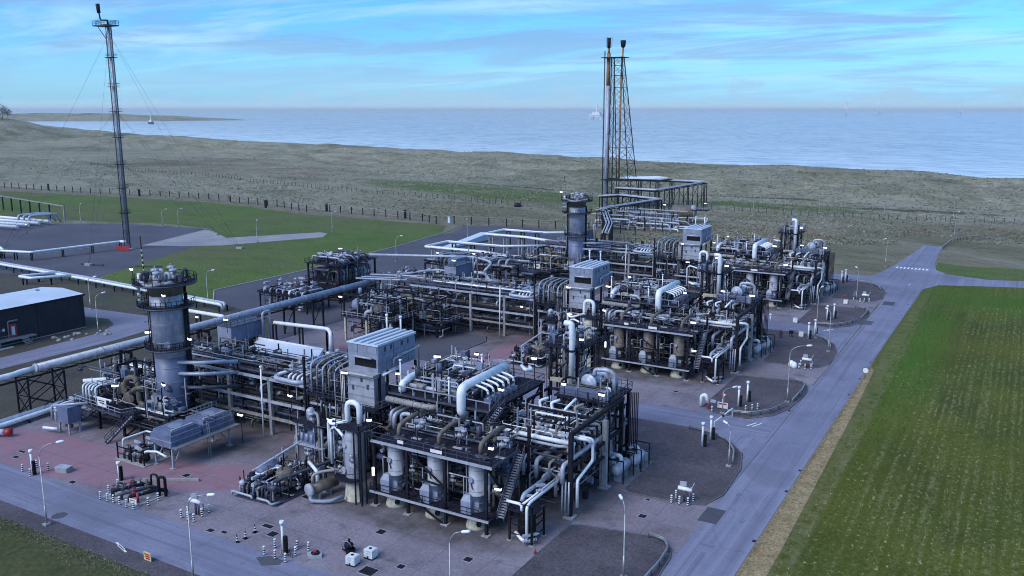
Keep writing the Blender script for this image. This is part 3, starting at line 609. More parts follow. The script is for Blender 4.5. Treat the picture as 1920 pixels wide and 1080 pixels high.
# --- pipe deck behind
t = tr(thing('pipe_deck', 'crowded upper pipe deck behind the {t} vessel deck', 'steel deck', (-65, 99, 0), 'upper pipe decks'))
plate(t, -73.4, 92.2, 11.55, -57.0, 107.4, 11.75)
for x in (-73, -68.6, -63, -57.4):
    for y in (92.6, 99.5, 107): legpost(t, x, y, 11.55, .36)
for z in (6.2, 11.4):
    for y in (92.5, 99.5, 107): beam(t, (-73.2, y, z), (-57.2, y, z), .25, .4)
    for x in (-73, -68.6, -63, -57.4): beam(t, (x, 92.5, z-.02), (x, 107, z-.02), .22, .36)
beam(t, (-73.4, 92.1, 11.66), (-57, 92.1, 11.66), .18, .26, m_steel2, 'edge_beam')
rail([(-73.4, 107.2, 11.75), (-73.4, 92.3, 11.75), (-57.1, 92.3, 11.75)], 1.1, .05, 2.0, mid=False).build('handrail', m_ltgrey, t)
rail([(-57.1, 94.6, 11.75), (-57.1, 107.3, 11.75), (-73.4, 107.3, 11.75)], 1.1, .04).build('handrail', m_steel2, t)
for a, b in (((-73, 92.5, 6), (-68.6, 92.5, 11)), ((-63, 92.5, 0), (-57.4, 92.5, 6)), ((-57.4, 92.6, 0), (-57.4, 99.5, 6)), ((-57.4, 99.5, 6), (-57.4, 107, 11.3)), ((-68.6, 107, 6), (-63, 107, 11.3))): brace(t, a, b, .2)
pipe(t, [(-61.2, 92.9, 10.6), (-61.2, 91.9, 11.0), (-61.2, 91.9, 14.1), (-61.4, 93.3, 14.25), (-61.4, 103.6, 14.25)], .62, m_white, 16, 'main_header', 1.1)
for i in range(6):
    y = 94.8+i*1.35
    pipe(t, [(-61.3, y, 14.1), (-59.7, y+.1, 13.8), (-58.9, y+.1, 13.5), (-58.9, y+.1, 11.9)], .17, m_white, 8, 'branch_pipe')
    valve(t, (-58.9, y+.1, 12.9), 0, 1.57, .7)
    MB().box(-59.4, y-.2, 11.75, -58.3, y+.3, 12.4).build('valve_box', m_blue, t)
pipe(t, [(-59.3, 104.6, 14.4), (-57.9, 103.2, 14.4), (-57.5, 104.2, 14.2), (-58.4, 105.3, 14.2)], .26, m_white, 10, 'white_loop', .2)
# header pipes with bends on the deck
pipe(t, [(-71.6, 92.9, 11.9), (-71.6, 92.9, 13.0), (-71.6, 95.2, 13.5), (-71.6, 97, 13.4)], .5, m_white, 14, 'large_elbow', 1.0)
pipe(t, [(-71.2, 94.0, 12.6), (-66.6, 94.0, 12.6), (-65.9, 94.0, 11.9)], .30, m_white2, 12)
pipe(t, [(-68.3, 93.6, 12.7), (-69.6, 93.9, 12.8)], .42, m_beige, 12)
pipe(t, [(-68.6, 97.5, 13.4), (-67.6, 103.4, 14.0), (-66.6, 104.4, 13.2), (-66.6, 104.4, 12)], .38, m_white2, 12, 'pipe', .9)
for i in range(16):
    x = -72.6+i*.98; y0 = 95.5+random.uniform(0, 2.5); z0 = 12.1+random.uniform(0, .8)
    if x > -60.6: break
    pipe(t, [(x, y0, 11.8), (x, y0, z0+.5), (x, y0+random.uniform(3, 8), z0+.5), (x+random.uniform(-.9, .9), y0+random.uniform(8.2, 9), z0+.2), (x, 106.2, 11.8)], random.choice((.12, .16, .2, .26)))
for i in range(12):
    y = 95+i*1.05; pipe(t, [(-73+random.uniform(0, 3), y, 12.3+random.uniform(-.2, .7)), (-67+random.uniform(-2, 3), y, 12.4), (-67+random.uniform(3, 5), y+.5, 12.3), (-62.4, y+.5, 12.1)], random.choice((.1, .14, .18, .24)))
for i in range(46): valve(t, (random.uniform(-72.8, -62.4), random.uniform(95, 106.8), random.uniform(12.2, 13.2)), None, random.choice((0, 1.57, .7)), random.uniform(.8, 1.5))
for x, y, sx, sy, h in ((-67.3, 94.6, .9, .8, 1.9), (-65.6, 95.4, 1.2, .7, 2.1), (-63.6, 93.5, .6, .5, 1.0), (-64.2, 98, .8, .8, 1.5), (-70.4, 104, 1.4, .9, 1.5), (-69.2, 99.6, .9, .7, 1.3), (-62.9, 105, 1, .8, 1.6)):
    MB().box(x, y, 11.75, x+sx, y+sy, 11.75+h).build('cabinet', random.choice((m_grey, m_blue, m_ltgrey)), t)
for x, y, h in ((-71.9, 93.0, 4.4), (-64.0, 101.5, 4.2), (-63.6, 92.6, 3.2)):
    MB().cyl((x, y, 11.75), (x, y, 11.75+h), .11, 8).cyl((x, y, 11.75+h), (x, y, 12.0+h), .2, 8).build('vent_pipe', m_white, t)
valve(t, (-62.6, 96.6, 13.1), 4, .4, .9)
# pipes slung below the front of the pipe deck
pipe(t, [(-73.2, 91.5, 11.0), (-66.2, 91.5, 10.9), (-65.2, 92.2, 10.9)], .42, m_beige, 12)
for x in (-71.8, -70.2, -68.6, -67.2): MB().cyl((x-.06, 91.5, 10.97), (x+.06, 91.5, 10.97), .48, 12).build('flange', m_conc, t)
pipe(t, [(-69.8, 90.3, 8.6), (-69.8, 90.3, 9.7), (-69.0, 90.3, 9.9), (-58, 90.3, 9.6), (-57, 90.6, 9.6)], .28, m_white2, 10)
pipe(t, [(-66.4, 91.2, 9.3), (-57.6, 91.2, 9.2), (-56.4, 91.2, 9.7)], .36, m_beige, 12)
for i in range(16):
    z = random.choice((3.2, 4.4, 5.4, 7.2, 8.2, 9.0)); y = 89.5+random.uniform(0, 17); x0 = -73+random.uniform(0, 4); x1 = -57-random.uniform(0, 5)
    pipe(t, [(x0, y, z-1.2), (x0, y, z), (x1, y, z), (x1, y+random.choice((-.8, .8)), z)], random.choice((.14, .2, .26, .32)))
for i in range(12):
    x = -72.5+random.uniform(0, 15); z = random.choice((3.8, 5.0, 6.8, 7.8, 9.4)); y0 = 90+random.uniform(0, 3)
    pipe(t, [(x, y0, z-2), (x, y0, z), (x, y0+random.uniform(5, 14), z), (x, y0+14.5, z-1)], random.choice((.14, .2, .26, .32)))
for i in range(14): valve(t, (random.uniform(-72, -58), random.uniform(89.5, 93), random.choice((3.6, 5.6, 7.6))), None, random.choice((0, 1.57)), 1.1)
tr(stair('steel stair climbing from the {t} vessel deck to its pipe deck', (-57.2, 90.0, 8.98), (-55.9, 93.6, 12.3), 1.0, 'upper stairs'))
tr(stair('steel stair down the right end of the {t} vessel deck', (-50.0, 88.2, 8.98), (-50.0, 83.2, 2.2), .95, 'lower stairs'))
# --- boiler housing on its duct
x0, x1, y0, y1 = -82.2, -76.8, 94.2, 103.0
t = tr(thing('boiler_housing', 'pale grey ribbed boiler housing on a tall duct, {t} train', 'boiler', (-79.5, 98, 0), 'boiler housings'), (0, 1, 2))
MB().box(x0, y0, 13.3, x1, y1, 17.2).build('housing', m_grey, t)
MB().quadbox([(x0-.15, y0-.15, 17.2), (x1+.15, y0-.15, 17.2), (x1+.15, y1+.15, 17.2), (x0-.15, y1+.15, 17.2), (x0-.15, y0-.15, 17.35), (x1+.15, y0-.15, 17.5), (x1+.15, y1+.15, 17.5), (x0-.15, y1+.15, 17.35)]).build('roof', m_roof, t)
for i in range(4):
    x = x0+.9+i*1.25; MB().box(x, y0-.1, 17.52, x+.42, y1+.1, 17.68).build('roof_rib', m_roof, t)
for i in range(5):
    for z in (13.45, 14.75, 16.0):
        y = y0+.12+i*1.74; MB().box(x1, y, z, x1+.07, y+1.62, z+1.12).build('panel', m_grey, t)
for i in range(3): MB().box(x0+.1+i*1.76, y0-.07, 16.05, x0+1.74+i*1.76, y0, 17.1).build('panel', m_grey, t)
for y in (95.6, 97.0, 99.6, 101): MB().box(x1+.07, y, 16.2, x1+.11, y+.35, 16.9).build('louvre', m_steel2, t)
MB().box(x0+1.2, y0-.03, 14.0, x1-.3, y0-.01, 15.3).build('dark_opening', m_glassdark, t)
MB().cyl((x0+1.4, y0-.3, 15.4), (x1-.9, y0-.3, 15.4), .16, 8).build('inlet_pipe', m_white2, t)
MB().box(x0-.6, y0-1.3, 12.75, x1+.2, y0+1.0, 13.3).build('duct_collar', m_conc, t)
MB().box(x0+.5, y0-.9, 8.6, x1-.1, y0+1.6, 12.75).build('duct', m_ltgrey, t)
for z in (9.8, 11.2): MB().box(x0+.43, y0-.97, z, x1-.03, y0+1.67, z+.16).build('duct_stiffener', m_grey, t)
for x, z in ((x0+1.3, 10.6), (x0+2.9, 12.0), (x0+4.0, 11.0)): MB().box(x, y0-.99, z, x+.35, y0-.9, z+.7).build('inspection_door', m_steel2, t)
MB().cyl((x0+.5, y0-1.3, 13.1), (x1+.2, y0-1.3, 13.1), .2, 8).build('inlet_pipe', m_white2, t)
for x in (x0+.1, x1+.1):
    for y in (y0+.1, 98.5, y1-.1): legpost(t, x, y, 13.2, .3)
plate(t, x0-.8, y0-2.2, 8.3, x1+1.0, y1+.4, 8.5)
rail([(x0-.8, y0-2.2, 8.5), (x1+1.0, y0-2.2, 8.5), (x1+1.0, y1, 8.5)]).build('handrail', m_galv, t)
rail([(x0, y0-1.3, 13.3), (x0-.6, y0-1.3, 13.3)]).build('handrail', m_galv, t)
for i in range(3): MB().cyl((x0-.25-i*.3, y0-.8, 2), (x0-.25-i*.3, y0-.8, 12.7), .09, 6).build('riser', m_galv, t)
pipe(t, [(x1+.5, y0+3, 13.6), (x1+.5, y0+3, 14.8), (x1+.5, y1+.4, 15.3), (x1+.1, y1+.8, 15.3), (x1+.1, y1+.8, 9)], .13, m_white2)
pipe(t, [(x1+.4, y0+.6, 13.0), (x1+.4, y0+4.6, 13.1)], .2, m_white)
pipe(t, [(x1+.5, y0+4, 13.6), (x1+.5, y0+4, 15.2), (x1+.5, y1, 15.2)], .09, m_ltgrey, 6)
for i in range(2):
    MB().cyl((x0+1+i*2.6, y1-1.0, 17.5), (x0+1+i*2.6, y1-1.0, 19.6), .14, 8).cyl((x0+1+i*2.6, y1-1.0, 19.6), (x0+1+i*2.6, y1-1.0, 19.9), .24, 8).build('vent_pipe', m_white, t)
for i in range(9):
    z = random.choice((2.5, 4, 5.5, 7)); y = y0-2+random.uniform(0, 9)
    pipe(t, [(x0-1.5, y, z), (x1+2, y, z), (x1+2, y+1, z)], random.choice((.16, .24, .3)))
# --- row of goosenecks left of the boiler
t = tr(thing('gooseneck_manifold', 'row of pale gooseneck pipes left of the {t} boiler housing', 'pipe manifold', (-86.5, 95, 0), 'gooseneck manifolds'))
plate(t, -90.2, 93.4, 8.3, -83.0, 103.6, 8.5)
for x in (-90, -86.5, -83.3):
    for y in (93.7, 98.5, 103.4): legpost(t, x, y, 8.3, .3)
rail([(-90.2, 103.6, 8.5), (-90.2, 93.4, 8.5), (-83, 93.4, 8.5)]).build('handrail', m_steel2, t)
for i in range(5):
    x = -89.4+i*1.15
    pipe(t, [(x, 94.0, 8.6), (x, 94.0, 12.9-.1*i), (x, 95.6, 13.4-.1*i), (x, 99.5, 13.4), (x+.5, 101, 13.1)], .155, m_beige if i % 2 else m_white2, 10, 'gooseneck', .6)
    pipe(t, [(x+.5, 94.8, 8.5), (x+.5, 94.8, 11.4), (x+.5, 98, 11.4)], .11, m_ltgrey, 6)
legpost(t, -90.3, 93.5, 14.0, .3); legpost(t, -83.2, 93.5, 13.5, .25)
for z in (10.2, 12.4): beam(t, (-90.2, 94.6, z), (-83.2, 94.6, z), .14, .2, m_steel2)
for i in range(16): valve(t, (random.uniform(-89.6, -83.6), random.uniform(94.5, 102.5), random.uniform(9, 13.6)), None, random.choice((0, 1.57)), 1.0)
for i in range(8):
    z = random.choice((2.6, 4, 5.4, 6.8)); pipe(t, [(-91, 94+i*1.1, z), (-83, 94+i*1.1, z), (-82, 94.4+i*1.1, z)], random.choice((.16, .22, .3)))
for i in range(6): pipe(t, [(-89.5+i*1.2, 94, 1), (-89.5+i*1.2, 94, 4.8), (-89.5+i*1.2, 101, 4.8)], .15)
# --- vent tower with the tall white pipe
t = tr(thing('vent_tower', 'square steel tower with tall white pipe behind the {t} right hand rack', 'steel tower', (-57, 116, 0), 'vent towers'))
for x in (-59.2, -54.8):
    for y in (113.4, 118.6): legpost(t, x, y, 15.3, .34)
for z in (5.0, 10.2): 
    for a, b in (((-59.2, 113.4), (-54.8, 113.4)), ((-54.8, 113.4), (-54.8, 118.6)), ((-54.8, 118.6), (-59.2, 118.6)), ((-59.2, 118.6), (-59.2, 113.4))): beam(t, (*a, z), (*b, z), .4, .6, m_cream if z > 9 else m_steel)
for a, b in (((-59.2, 113.4, 10.4), (-54.8, 113.4, 15)), ((-54.8, 113.4, 10.4), (-54.8, 118.6, 15)), ((-59.2, 113.4, 5), (-54.8, 113.4, 10)), ((-54.8, 118.6, 5), (-54.8, 113.4, 10)), ((-59.2, 113.4, 0), (-54.8, 113.4, 5))): brace(t, a, b, .16)
plate(t, -60.3, 112.8, 15.3, -53.9, 119.2, 15.5)
rail([(-60.3, 112.8, 15.5), (-53.9, 112.8, 15.5), (-53.9, 119.2, 15.5), (-60.3, 119.2, 15.5)], closed=True).build('handrail', m_steel2, t)
MB().circle_tube((-57.1, 116, 15.25), 3.4, .09, 4, 5, math.pi/4, math.pi*9/4).build('kick_plate', m_steel2, t)
pipe(t, [(-56.4, 112.3, 19.4), (-55.3, 112.3, 19.4), (-55.2, 112.3, 18.8), (-55.2, 112.3, 9.5)], .42, m_white, 14, 'white_pipe', .5)
MB().cyl((-55.2, 112.3, 15.2), (-55.2, 112.3, 15.5), .55, 12).build('flange', m_steel, t)
MB().lathe((-57.6, 115, 10.3), (0, 0, 1), [(0, .5), (3.2, .5), (3.2, .3), (5, .3)], 12).build('vent_drum', m_beige, t)
for i in range(10): valve(t, (random.uniform(-59.6, -54.6), random.uniform(113.6, 118.4), random.uniform(15.9, 17.2)), None, random.choice((0, 1.57)), 1.1)
for i in range(5): pipe(t, [(-59.6+i*1.2, 113.6, 10), (-59.6+i*1.2, 113.6, 16.6+.3*i), (-59.6+i*1.2, 117.5, 16.6+.3*i)], .13)
for z in (11.3, 12.3, 13.2): beam(t, (-54.6, 113.6, z), (-54.6, 118.4, z), .1, .12, m_ltgrey, 'rail')
ladder(-59.6, 113.2, 0, 15.3).build('ladder', m_steel2, t)
MB().box(-59.8, 114, 15.5, -58.9, 115, 16.8).build('cabinet', m_blue, t)
# --- right hand pipe rack
t = tr(thing('pipe_rack', 'right hand pipe rack with bent white pipes, {t} train', 'pipe rack', (-51, 99, 0), 'right hand pipe racks'))
for y, z, m in ((91.9, 11.0, m_steel), (102.2, 9.6, m_conc), (107.5, 11.0, m_steel)): legpost(t, -45.1, y, z, .62 if m is m_conc else .5, m); MB().box(-45.8, y-.7, 0, -44.4, y+.7, .3).build('footing', m_conc, t)
for y in (91.9, 99, 107.5): legpost(t, -51, y, 11.0, .35); legpost(t, -56.4, y, 11.0, .35)
beam(t, (-45.1, 91.7, 11.0), (-45.1, 108, 11.0), .45, .5); beam(t, (-45.1, 91.9, 6.6), (-45.1, 107.5, 6.6), .3, .4); beam(t, (-45.1, 91.9, 4.6), (-45.1, 102.2, 4.6), .25, .35)
for y in (91.9, 95.6, 99, 103.2, 107.5):
    for z in (4.6, 6.6, 8.4): beam(t, (-56.4, y, z), (-45.1, y, z), .22, .3)
for y in (99, 107.5): beam(t, (-56.4, y, 10.8), (-45.1, y, 10.8), .25, .35)
beam(t, (-51, 91.9, 8.4), (-51, 107.5, 8.4), .2, .3); beam(t, (-56.4, 91.9, 10.8), (-56.4, 107.5, 10.8), .25, .35)
brace(t, (-51, 91.9, 0), (-45.2, 91.9, 4.4), .2); brace(t, (-45.1, 102.2, 6.6), (-45.1, 107.5, 11), .2)
for i in range(4):                            # the four kneed white pipes
    x = -53.6+i*1.75
    P = [(x+.9, 100.3, 12.0), (x, 99.4, 11.7), (x+.7, 99.2, 9.7), (x+.7, 98.0, 8.9)] if i != 2 else [(x+1.2, 101, 12.3), (x+.4, 99.4, 11.2), (x-.2, 99.2, 9.6), (x-.2, 98, 8.9)]
    pipe(t, P, .2, m_beige if i == 3 else m_white, 10, 'kneed_pipe', .35); valve(t, (x+.4, 99.2, 9.2), 0, 0, .8)
pipe(t, [(-52.6, 97.2, 10.0), (-52.6, 97.2, 8.9), (-48, 96.8, 8.9), (-44.4, 96.8, 8.9), (-44.4, 96.8, 6.0), (-44.4, 92.4, 5.0), (-44.4, 92.4, 1.4)], .2, m_white, 10)
pipe(t, [(-50, 95.8, 8.9), (-44.6, 95.8, 9.1), (-44.4, 96.2, 8.6)], .22, m_white, 10)
for i in range(9):
    y = 92.8+i*1.55; x0 = -56+random.uniform(0, 2.5)
    pipe(t, [(x0, y, 7.6), (x0, y, 8.72), (-46.4+random.uniform(-1, .6), y, 8.72), (-46.2, y+.6, 8.72), (-46.2, y+.6, 7)], random.choice((.12, .16, .2)), random.choice((m_white, m_white2, m_white2, m_ltgrey)))
for i in range(12):
    x = -56+i*.92; z = 6.95 if i % 2 else 4.95
    pipe(t, [(x, 91.2, z-2.2), (x, 91.2, z), (x, 105+random.uniform(-3, 2), z), (x+.3, 107, z-.6)], random.choice((.13, .18, .24, .3)), random.choice((m_white, m_white2, m_beige, m_alu, m_ltgrey)))
for i in range(9):
    y = 92.6+i*1.6; pipe(t, [(-56.5, y, 5.2), (-47+random.uniform(-2, 1), y, 5.2), (-46.6, y, 4.4), (-46.6, y, 2.2)], random.choice((.12, .18, .24)))
pipe(t, [(-56.6, 93.3, 9.3), (-51.5, 93.3, 9.2), (-45.3, 93.3, 9.2)], .3, m_white, 12)
for i in range(3): pipe(t, [(-46.0+i*.45, 91.5, 4.9), (-46.0+i*.45, 91.4, .6)], .12, m_white2, 6)
pipe(t, [(-47.4, 100.5, 5.0), (-47.4, 100.5, 2.2), (-47.4, 97.6, 1.9), (-49, 97.6, 1.9)], .34, m_beige, 12, 'pipe', .6)
for i in range(34): valve(t, (random.uniform(-55.6, -46), random.uniform(92.5, 106.5), random.choice((5.3, 7.2, 9.0))), None, random.choice((0, 1.57)), random.uniform(.8, 1.2))
MB().box(-54.0, 92.0, 7.0, -51.6, 94.6, 8.2).build('drip_tray', m_steel, t)
ladder(-55.6, 96.6, 4.6, 11.4, .3).build('ladder', m_galv, t)
MB().circle_tube((-55.6, 96.2, 10.9), .5, .03, 10, 4).build('ladder_hoop', m_galv, t)
# deck with heat exchanger at the rear of the rack
t = tr(thing('exchanger_deck', 'raised deck with bluish exchanger at rear of the {t} right hand rack', 'steel deck', (-49, 107, 0), 'exchanger decks'))
plate(t, -53.6, 103.6, 10.75+.45, -45.2, 111.4, 11.4)
for x in (-53.2, -45.5): legpost(t, x, 111.0, 11.2, .35); legpost(t, x, 104.2, 11.2, .3)
rail([(-53.6, 103.6, 11.4), (-45.2, 103.6, 11.4), (-45.2, 111.4, 11.4), (-53.6, 111.4, 11.4)]).build('handrail', m_steel2, t)
MB().lathe((-49.6, 105.6, 13.0), (.15, 1, 0), [(0, .4), (.25, .95), (.5, 1.05), (.5, 1.25), (.7, 1.25), (.7, 1.0), (3.6, 1.0), (3.6, 1.2), (3.8, 1.2), (4.2, .8), (4.4, .3)], 18).build('exchanger', m_alu, t)
for y in (106.6, 108.8): MB().box(-50.3, y, 11.4, -48.3, y+.3, 12.4).build('saddle', m_steel2, t)
MB().box(-53.0, 104.2, 11.4, -47.2, 105.0, 12.6).build('cabinet', m_blue, t); MB().box(-46.9, 104.0, 11.4, -46.0, 105.4, 12.8).build('cabinet', m_grey, t)
pipe(t, [(-49, 107, 13.9), (-49, 107, 14.8), (-47, 107, 15.0), (-46.2, 107.4, 14.4), (-46.2, 107.4, 11.5)], .3, m_alu, 10)
for i in range(6): MB().cyl((-45.0+i*.22, 110+i*.1, 1), (-45.0+i*.22, 110+i*.1, 11.3), .08, 6).build('riser', m_steel, t)
for i in range(10): valve(t, (random.uniform(-53, -46), random.uniform(104.4, 110.6), random.uniform(11.8, 12.6)), None, random.choice((0, 1.57)), 1.)
for i in range(7): pipe(t, [(-53+i*1.1, 104, 9.6), (-53+i*1.1, 111, 9.6), (-53+i*1.1, 111.2, 5)], .16)
for i in range(6):
    MB().cyl((-52.5+i*1.3, 105.5, 0), (-52.5+i*1.3, 105.5, 9), .16, 8).build('riser', random.choice(PIPEMATS), t)
# white horizontal drums at ground level
for i, (x, y, z, r, ln) in enumerate(((-44.4, 104.0, 1.8, .75, 4.2), (-43.9, 109.2, 1.5, .75, 3.6))):
    t = tr(thing('horizontal_drum', 'white horizontal drum, %s one beside the {t} right hand rack' % ('near', 'far')[i], 'drum', (x, y, 0), 'white drums'))
    MB().lathe((x, y, z), (0, 1, 0), [(0, .25*r), (.12, .65*r), (.35, r), (ln-.35, r), (ln-.12, .65*r), (ln, .25*r)], 16).build('shell', m_white2, t)
    for q in (.25, .75): MB().box(x-.7*r, y+ln*q-.15, 0, x+.7*r, y+ln*q+.15, z-.6*r).build('saddle', m_conc, t)
    for q in (.1, .95):
        for s in (-1, 1): legpost(t, x+s*1.1, y+ln*q, 3.3, .14)
        beam(t, (x-1.1, y+ln*q, 3.3), (x+1.1, y+ln*q, 3.3), .12, .14)
    pipe(t, [(x, y+ln*.5, z+r), (x, y+ln*.5, z+r+.8), (x-1.6, y+ln*.5, z+r+.8)], .3, m_white, 10); valve(t, (x-.6, y+.6, z+r+.3), 1, 0, 1.)
# --- black filter drum at the front right corner
X, Y = -47.2, 84.6
t = tr(thing('filter_drum', 'black upright filter drum with white pipes in front of the {t} rack', 'drum', (X, Y, 0), 'black filter drums'))
MB().lathe((X, Y, .5), (0, 0, 1), [(0, .6), (.3, 1.1), (3.0, 1.1), (3.4, .8), (3.6, .2)], 18).build('shell', m_black, t)
for s in ((-1.5, -1.5), (1.5, -1.5), (1.5, 1.5), (-1.5, 1.5)): legpost(t, X+s[0], Y+s[1], 4.0, .22, m_black); MB().box(X+s[0]-.3, Y+s[1]-.3, 0, X+s[0]+.3, Y+s[1]+.3, .15).build('footing', m_conc, t)
plate(t, X-1.7, Y-1.7, 3.9, X+1.7, Y+1.7, 4.02)
rail([(X-1.7, Y-1.7, 4.02), (X+1.7, Y-1.7, 4.02), (X+1.7, Y+1.7, 4.02)]).build('handrail', m_steel, t)
for z in (1.0, 2.2, 3.1): 
    for a, b in (((-1.5, -1.5), (1.5, -1.5)), ((1.5, -1.5), (1.5, 1.5))): beam(t, (X+a[0], Y+a[1], z), (X+b[0], Y+b[1], z), .1, .12)
pipe(t, [(X-.9, Y-1.1, 1.0), (X+.6, Y-1.9, .6), (X+1.6, Y-1.2, .6)], .22, m_white, 10)
pipe(t, [(X+1.0, Y-1.8, .6), (X+1.0, Y-1.8, 4.9), (X+.8, Y-.6, 5.0), (X+.8, Y+7.5, 5.0)], .18, m_white, 10)
pipe(t, [(X+.2, Y-1.6, 4.2), (X+.2, Y-1.6, 5.0), (X-1.8, Y-1.6, 5.0)], .18, m_white, 10)
pipe(t, [(X+.3, Y-1.5, 5.0), (X+.3, Y+7.4, 5.0)], .14, m_white, 8); pipe(t, [(X-.6, Y-.2, 4.6), (X-.6, Y+.3, 5.3), (X-.6, Y+7.2, 5.3)], .26, m_alu, 10)
for p in ((X+1.0, Y-1.9, .7), (X+1.5, Y-1.2, .7), (X-.4, Y+.5, 4.4), (X+.4, Y+2.4, 5.2)): valve(t, p, 2, .8, .9)
MB().circle_tube((X+1.7, Y-1.2, .75), .45, .05, 12, 4).build('hose_coil', m_black, t)
# --- long cross rack feeding the train from the left
t = tr(thing('cross_rack', 'long pale posted pipe rack left of the {t} boiler housing', 'pipe rack', (-107, 99, 0), 'cross racks'))
for i, x in enumerate((-124.5, -116, -107.3, -98.3, -90.6)):
    legpost(t, x, 94.2, 9.0, .55, m_conc if i > 1 else m_steel2); legpost(t, x, 104.0, 9.0, .5, m_conc if i > 1 else m_steel2)
    beam(t, (x, 93.8, 9.1), (x, 104.4, 9.1), .45, .45, m_beige if i > 1 else m_steel2)
    for z in (5.5, 3.0): beam(t, (x, 94.2, z), (x, 104, z), .3, .35, m_steel2)
for z, m in ((9.15, m_white2), (5.55, m_white2), (2.9, m_beige)):
    beam(t, (-124.5, 94.0, z), (-90.6, 94.0, z), .3, .4, m); beam(t, (-124.5, 104.2, z), (-90.6, 104.2, z), .3, .4, m_steel2)
for i in range(9):
    y = 95+i*1.02; r = random.choice((.12, .16, .2, .3)); z = 9.35+r
    pipe(t, [(-125-random.uniform(0, 4), y, z), (-104+random.uniform(-6, 5), y, z), (-103.4+random.uniform(-1, 5), y+.3, z), (-92+random.uniform(-3, 2), y+.3, z)], r, random.choice((m_white2, m_alu, m_steel2, m_steel2, m_brown)))
for i in range(10):
    y = 94.8+i*.95; r = random.choice((.14, .2, .26, .34)); z = 5.75+r
    x1 = -91+random.uniform(-2, 1)
    pipe(t, [(-126, y, z), (x1, y, z), (x1+.6, y, z-.8), (x1+.6, y, z-2)], r)
for i in range(10):
    y = 94.8+i*.95; r = random.choice((.14, .2, .26, .34)); z = 3.2+r
    pipe(t, [(-126, y, z), (-108+random.uniform(-4, 4), y, z), (-107, y+.4, z), (-91, y+.4, z)], r)
pipe(t, [(-96.6, 103.0, 10.6), (-96.9, 93.7, 9.7), (-91.9, 93.7, 9.6), (-90.9, 95.4, 9.6), (-90.9, 98, 9.9)], .36, m_alu, 12, 'expansion_loop', .9)
pipe(t, [(-93.6, 103.0, 11.0), (-96.6, 94.4, 10.1)], .3, m_alu, 12)
for i in range(4): pipe(t, [(-95.0+i*.9, 95.0, 8.6), (-95.0+i*.9, 95.0, 9.9), (-95.0+i*.9, 96, 10.2), (-94.4+i*.9, 103.4, 10.2)], .19, m_white, 8, 'pipe', .4)
for i in range(10):
    x = -122+random.uniform(0, 30); z = random.choice((1.4, 4.2, 7.6)); pipe(t, [(x, 94.4, z-1), (x, 94.4, z), (x, 103.6, z)], random.choice((.16, .24)))
for x in (-98.2, -93.5): pipe(t, [(x+1.2, 95.3, 6.8), (x+.4, 95.3, 6.6), (x, 95.3, 5.8), (x, 95.3, 3.6)], .3, m_beige, 10)
for i in range(26): valve(t, (random.uniform(-122, -92), random.uniform(94.6, 103.6), random.choice((6.4, 3.8, 10.1))), None, random.choice((0, 1.57)), random.uniform(.9, 1.3))
MB().cyl((-98.9, 92.9, 0), (-98.7, 92.9, 11.2), .13, 8).cyl((-98.7, 92.9, 11.2), (-98.7, 92.9, 11.5), .22, 8).build('vent_pipe', m_white, t)
# --- grey tank on its own frame above the rack
t = tr(thing('header_tank', 'bluish grey rectangular tank on a frame above the {t} cross rack', 'tank', (-120.5, 109.5, 0), 'header tanks'))
MB().box(-122.2, 105.6, 9.4, -119.0, 113.6, 12.2).build('tank', m_blue, t)
for y in (105.56, 109.4, 113.5): MB().box(-122.3, y-.1, 9.35, -118.9, y+.1, 12.3).build('stiffener', m_grey, t)
MB().box(-122.4, 105.4, 12.2, -118.8, 113.8, 12.35).build('lid', m_steel2, t)
for x in (-122, -119.2):
    for y in (105.8, 109.5, 113.4): legpost(t, x, y, 9.4, .28)
plate(t, -123.2, 104.8, 6.5, -117.4, 114.2, 6.65); rail([(-123.2, 104.8, 6.65), (-117.4, 104.8, 6.65), (-117.4, 114.2, 6.65)]).build('handrail', m_steel2, t)
rail([(-122.2, 105.6, 12.35), (-119, 105.6, 12.35), (-119, 113.6, 12.35)], .9).build('handrail', m_steel2, t)
pipe(t, [(-118.4, 112.6, 7), (-118.4, 112.6, 13.6), (-118.4, 114.4, 13.8), (-118.4, 114.4, 6)], .2, m_white2, 10)
for i in range(9): valve(t, (random.uniform(-122.6, -118), random.uniform(105.4, 113.6), random.uniform(7.2, 8.6)), None, 0, 1.2)
for i in range(6): pipe(t, [(-122.6, 106+i*1.3, 3), (-122.6, 106+i*1.3, 7.8), (-117, 106+i*1.3, 7.8)], .16)
# --- exchanger platform with its sign
t = tr(thing('exchanger_platform', 'dark platform with brown exchangers and white sign left of the {t} cross rack', 'steel deck', (-122, 84, 0), 'exchanger platforms'))
MB().slab([(-130.4, 82.4), (-117.2, 81.4), (-115.8, 84.4), (-110.6, 84.2), (-107.8, 85.6), (-107.8, 91.8), (-130.4, 91.8)], 3.45, 3.62).build('deck', m_deck, t)
rail([(-130.4, 91.8, 3.62), (-130.4, 82.4, 3.62), (-117.2, 81.4, 3.62), (-115.8, 84.4, 3.62), (-110.6, 84.2, 3.62), (-107.8, 85.6, 3.62), (-107.8, 91.8, 3.62)], 1.05, .04).build('handrail', m_ltgrey, t)
beam(t, (-130.4, 82.3, 3.5), (-117.2, 81.3, 3.5), .2, .3, m_steel2, 'edge_beam')
for x, y in ((-130, 82.8), (-124, 82.3), (-117.6, 82), (-117.6, 91.4), (-124, 91.4), (-130, 91.4), (-111, 91.4), (-110.4, 84.8)): legpost(t, x, y, 3.45, .36)
for a, b in (((-130, 82.8, 0), (-124, 82.4, 3.4)), ((-117.6, 82, 0), (-117.6, 91, 3.4)), ((-124, 91.4, 0), (-117.6, 91.4, 3.4))): brace(t, a, b, .18)
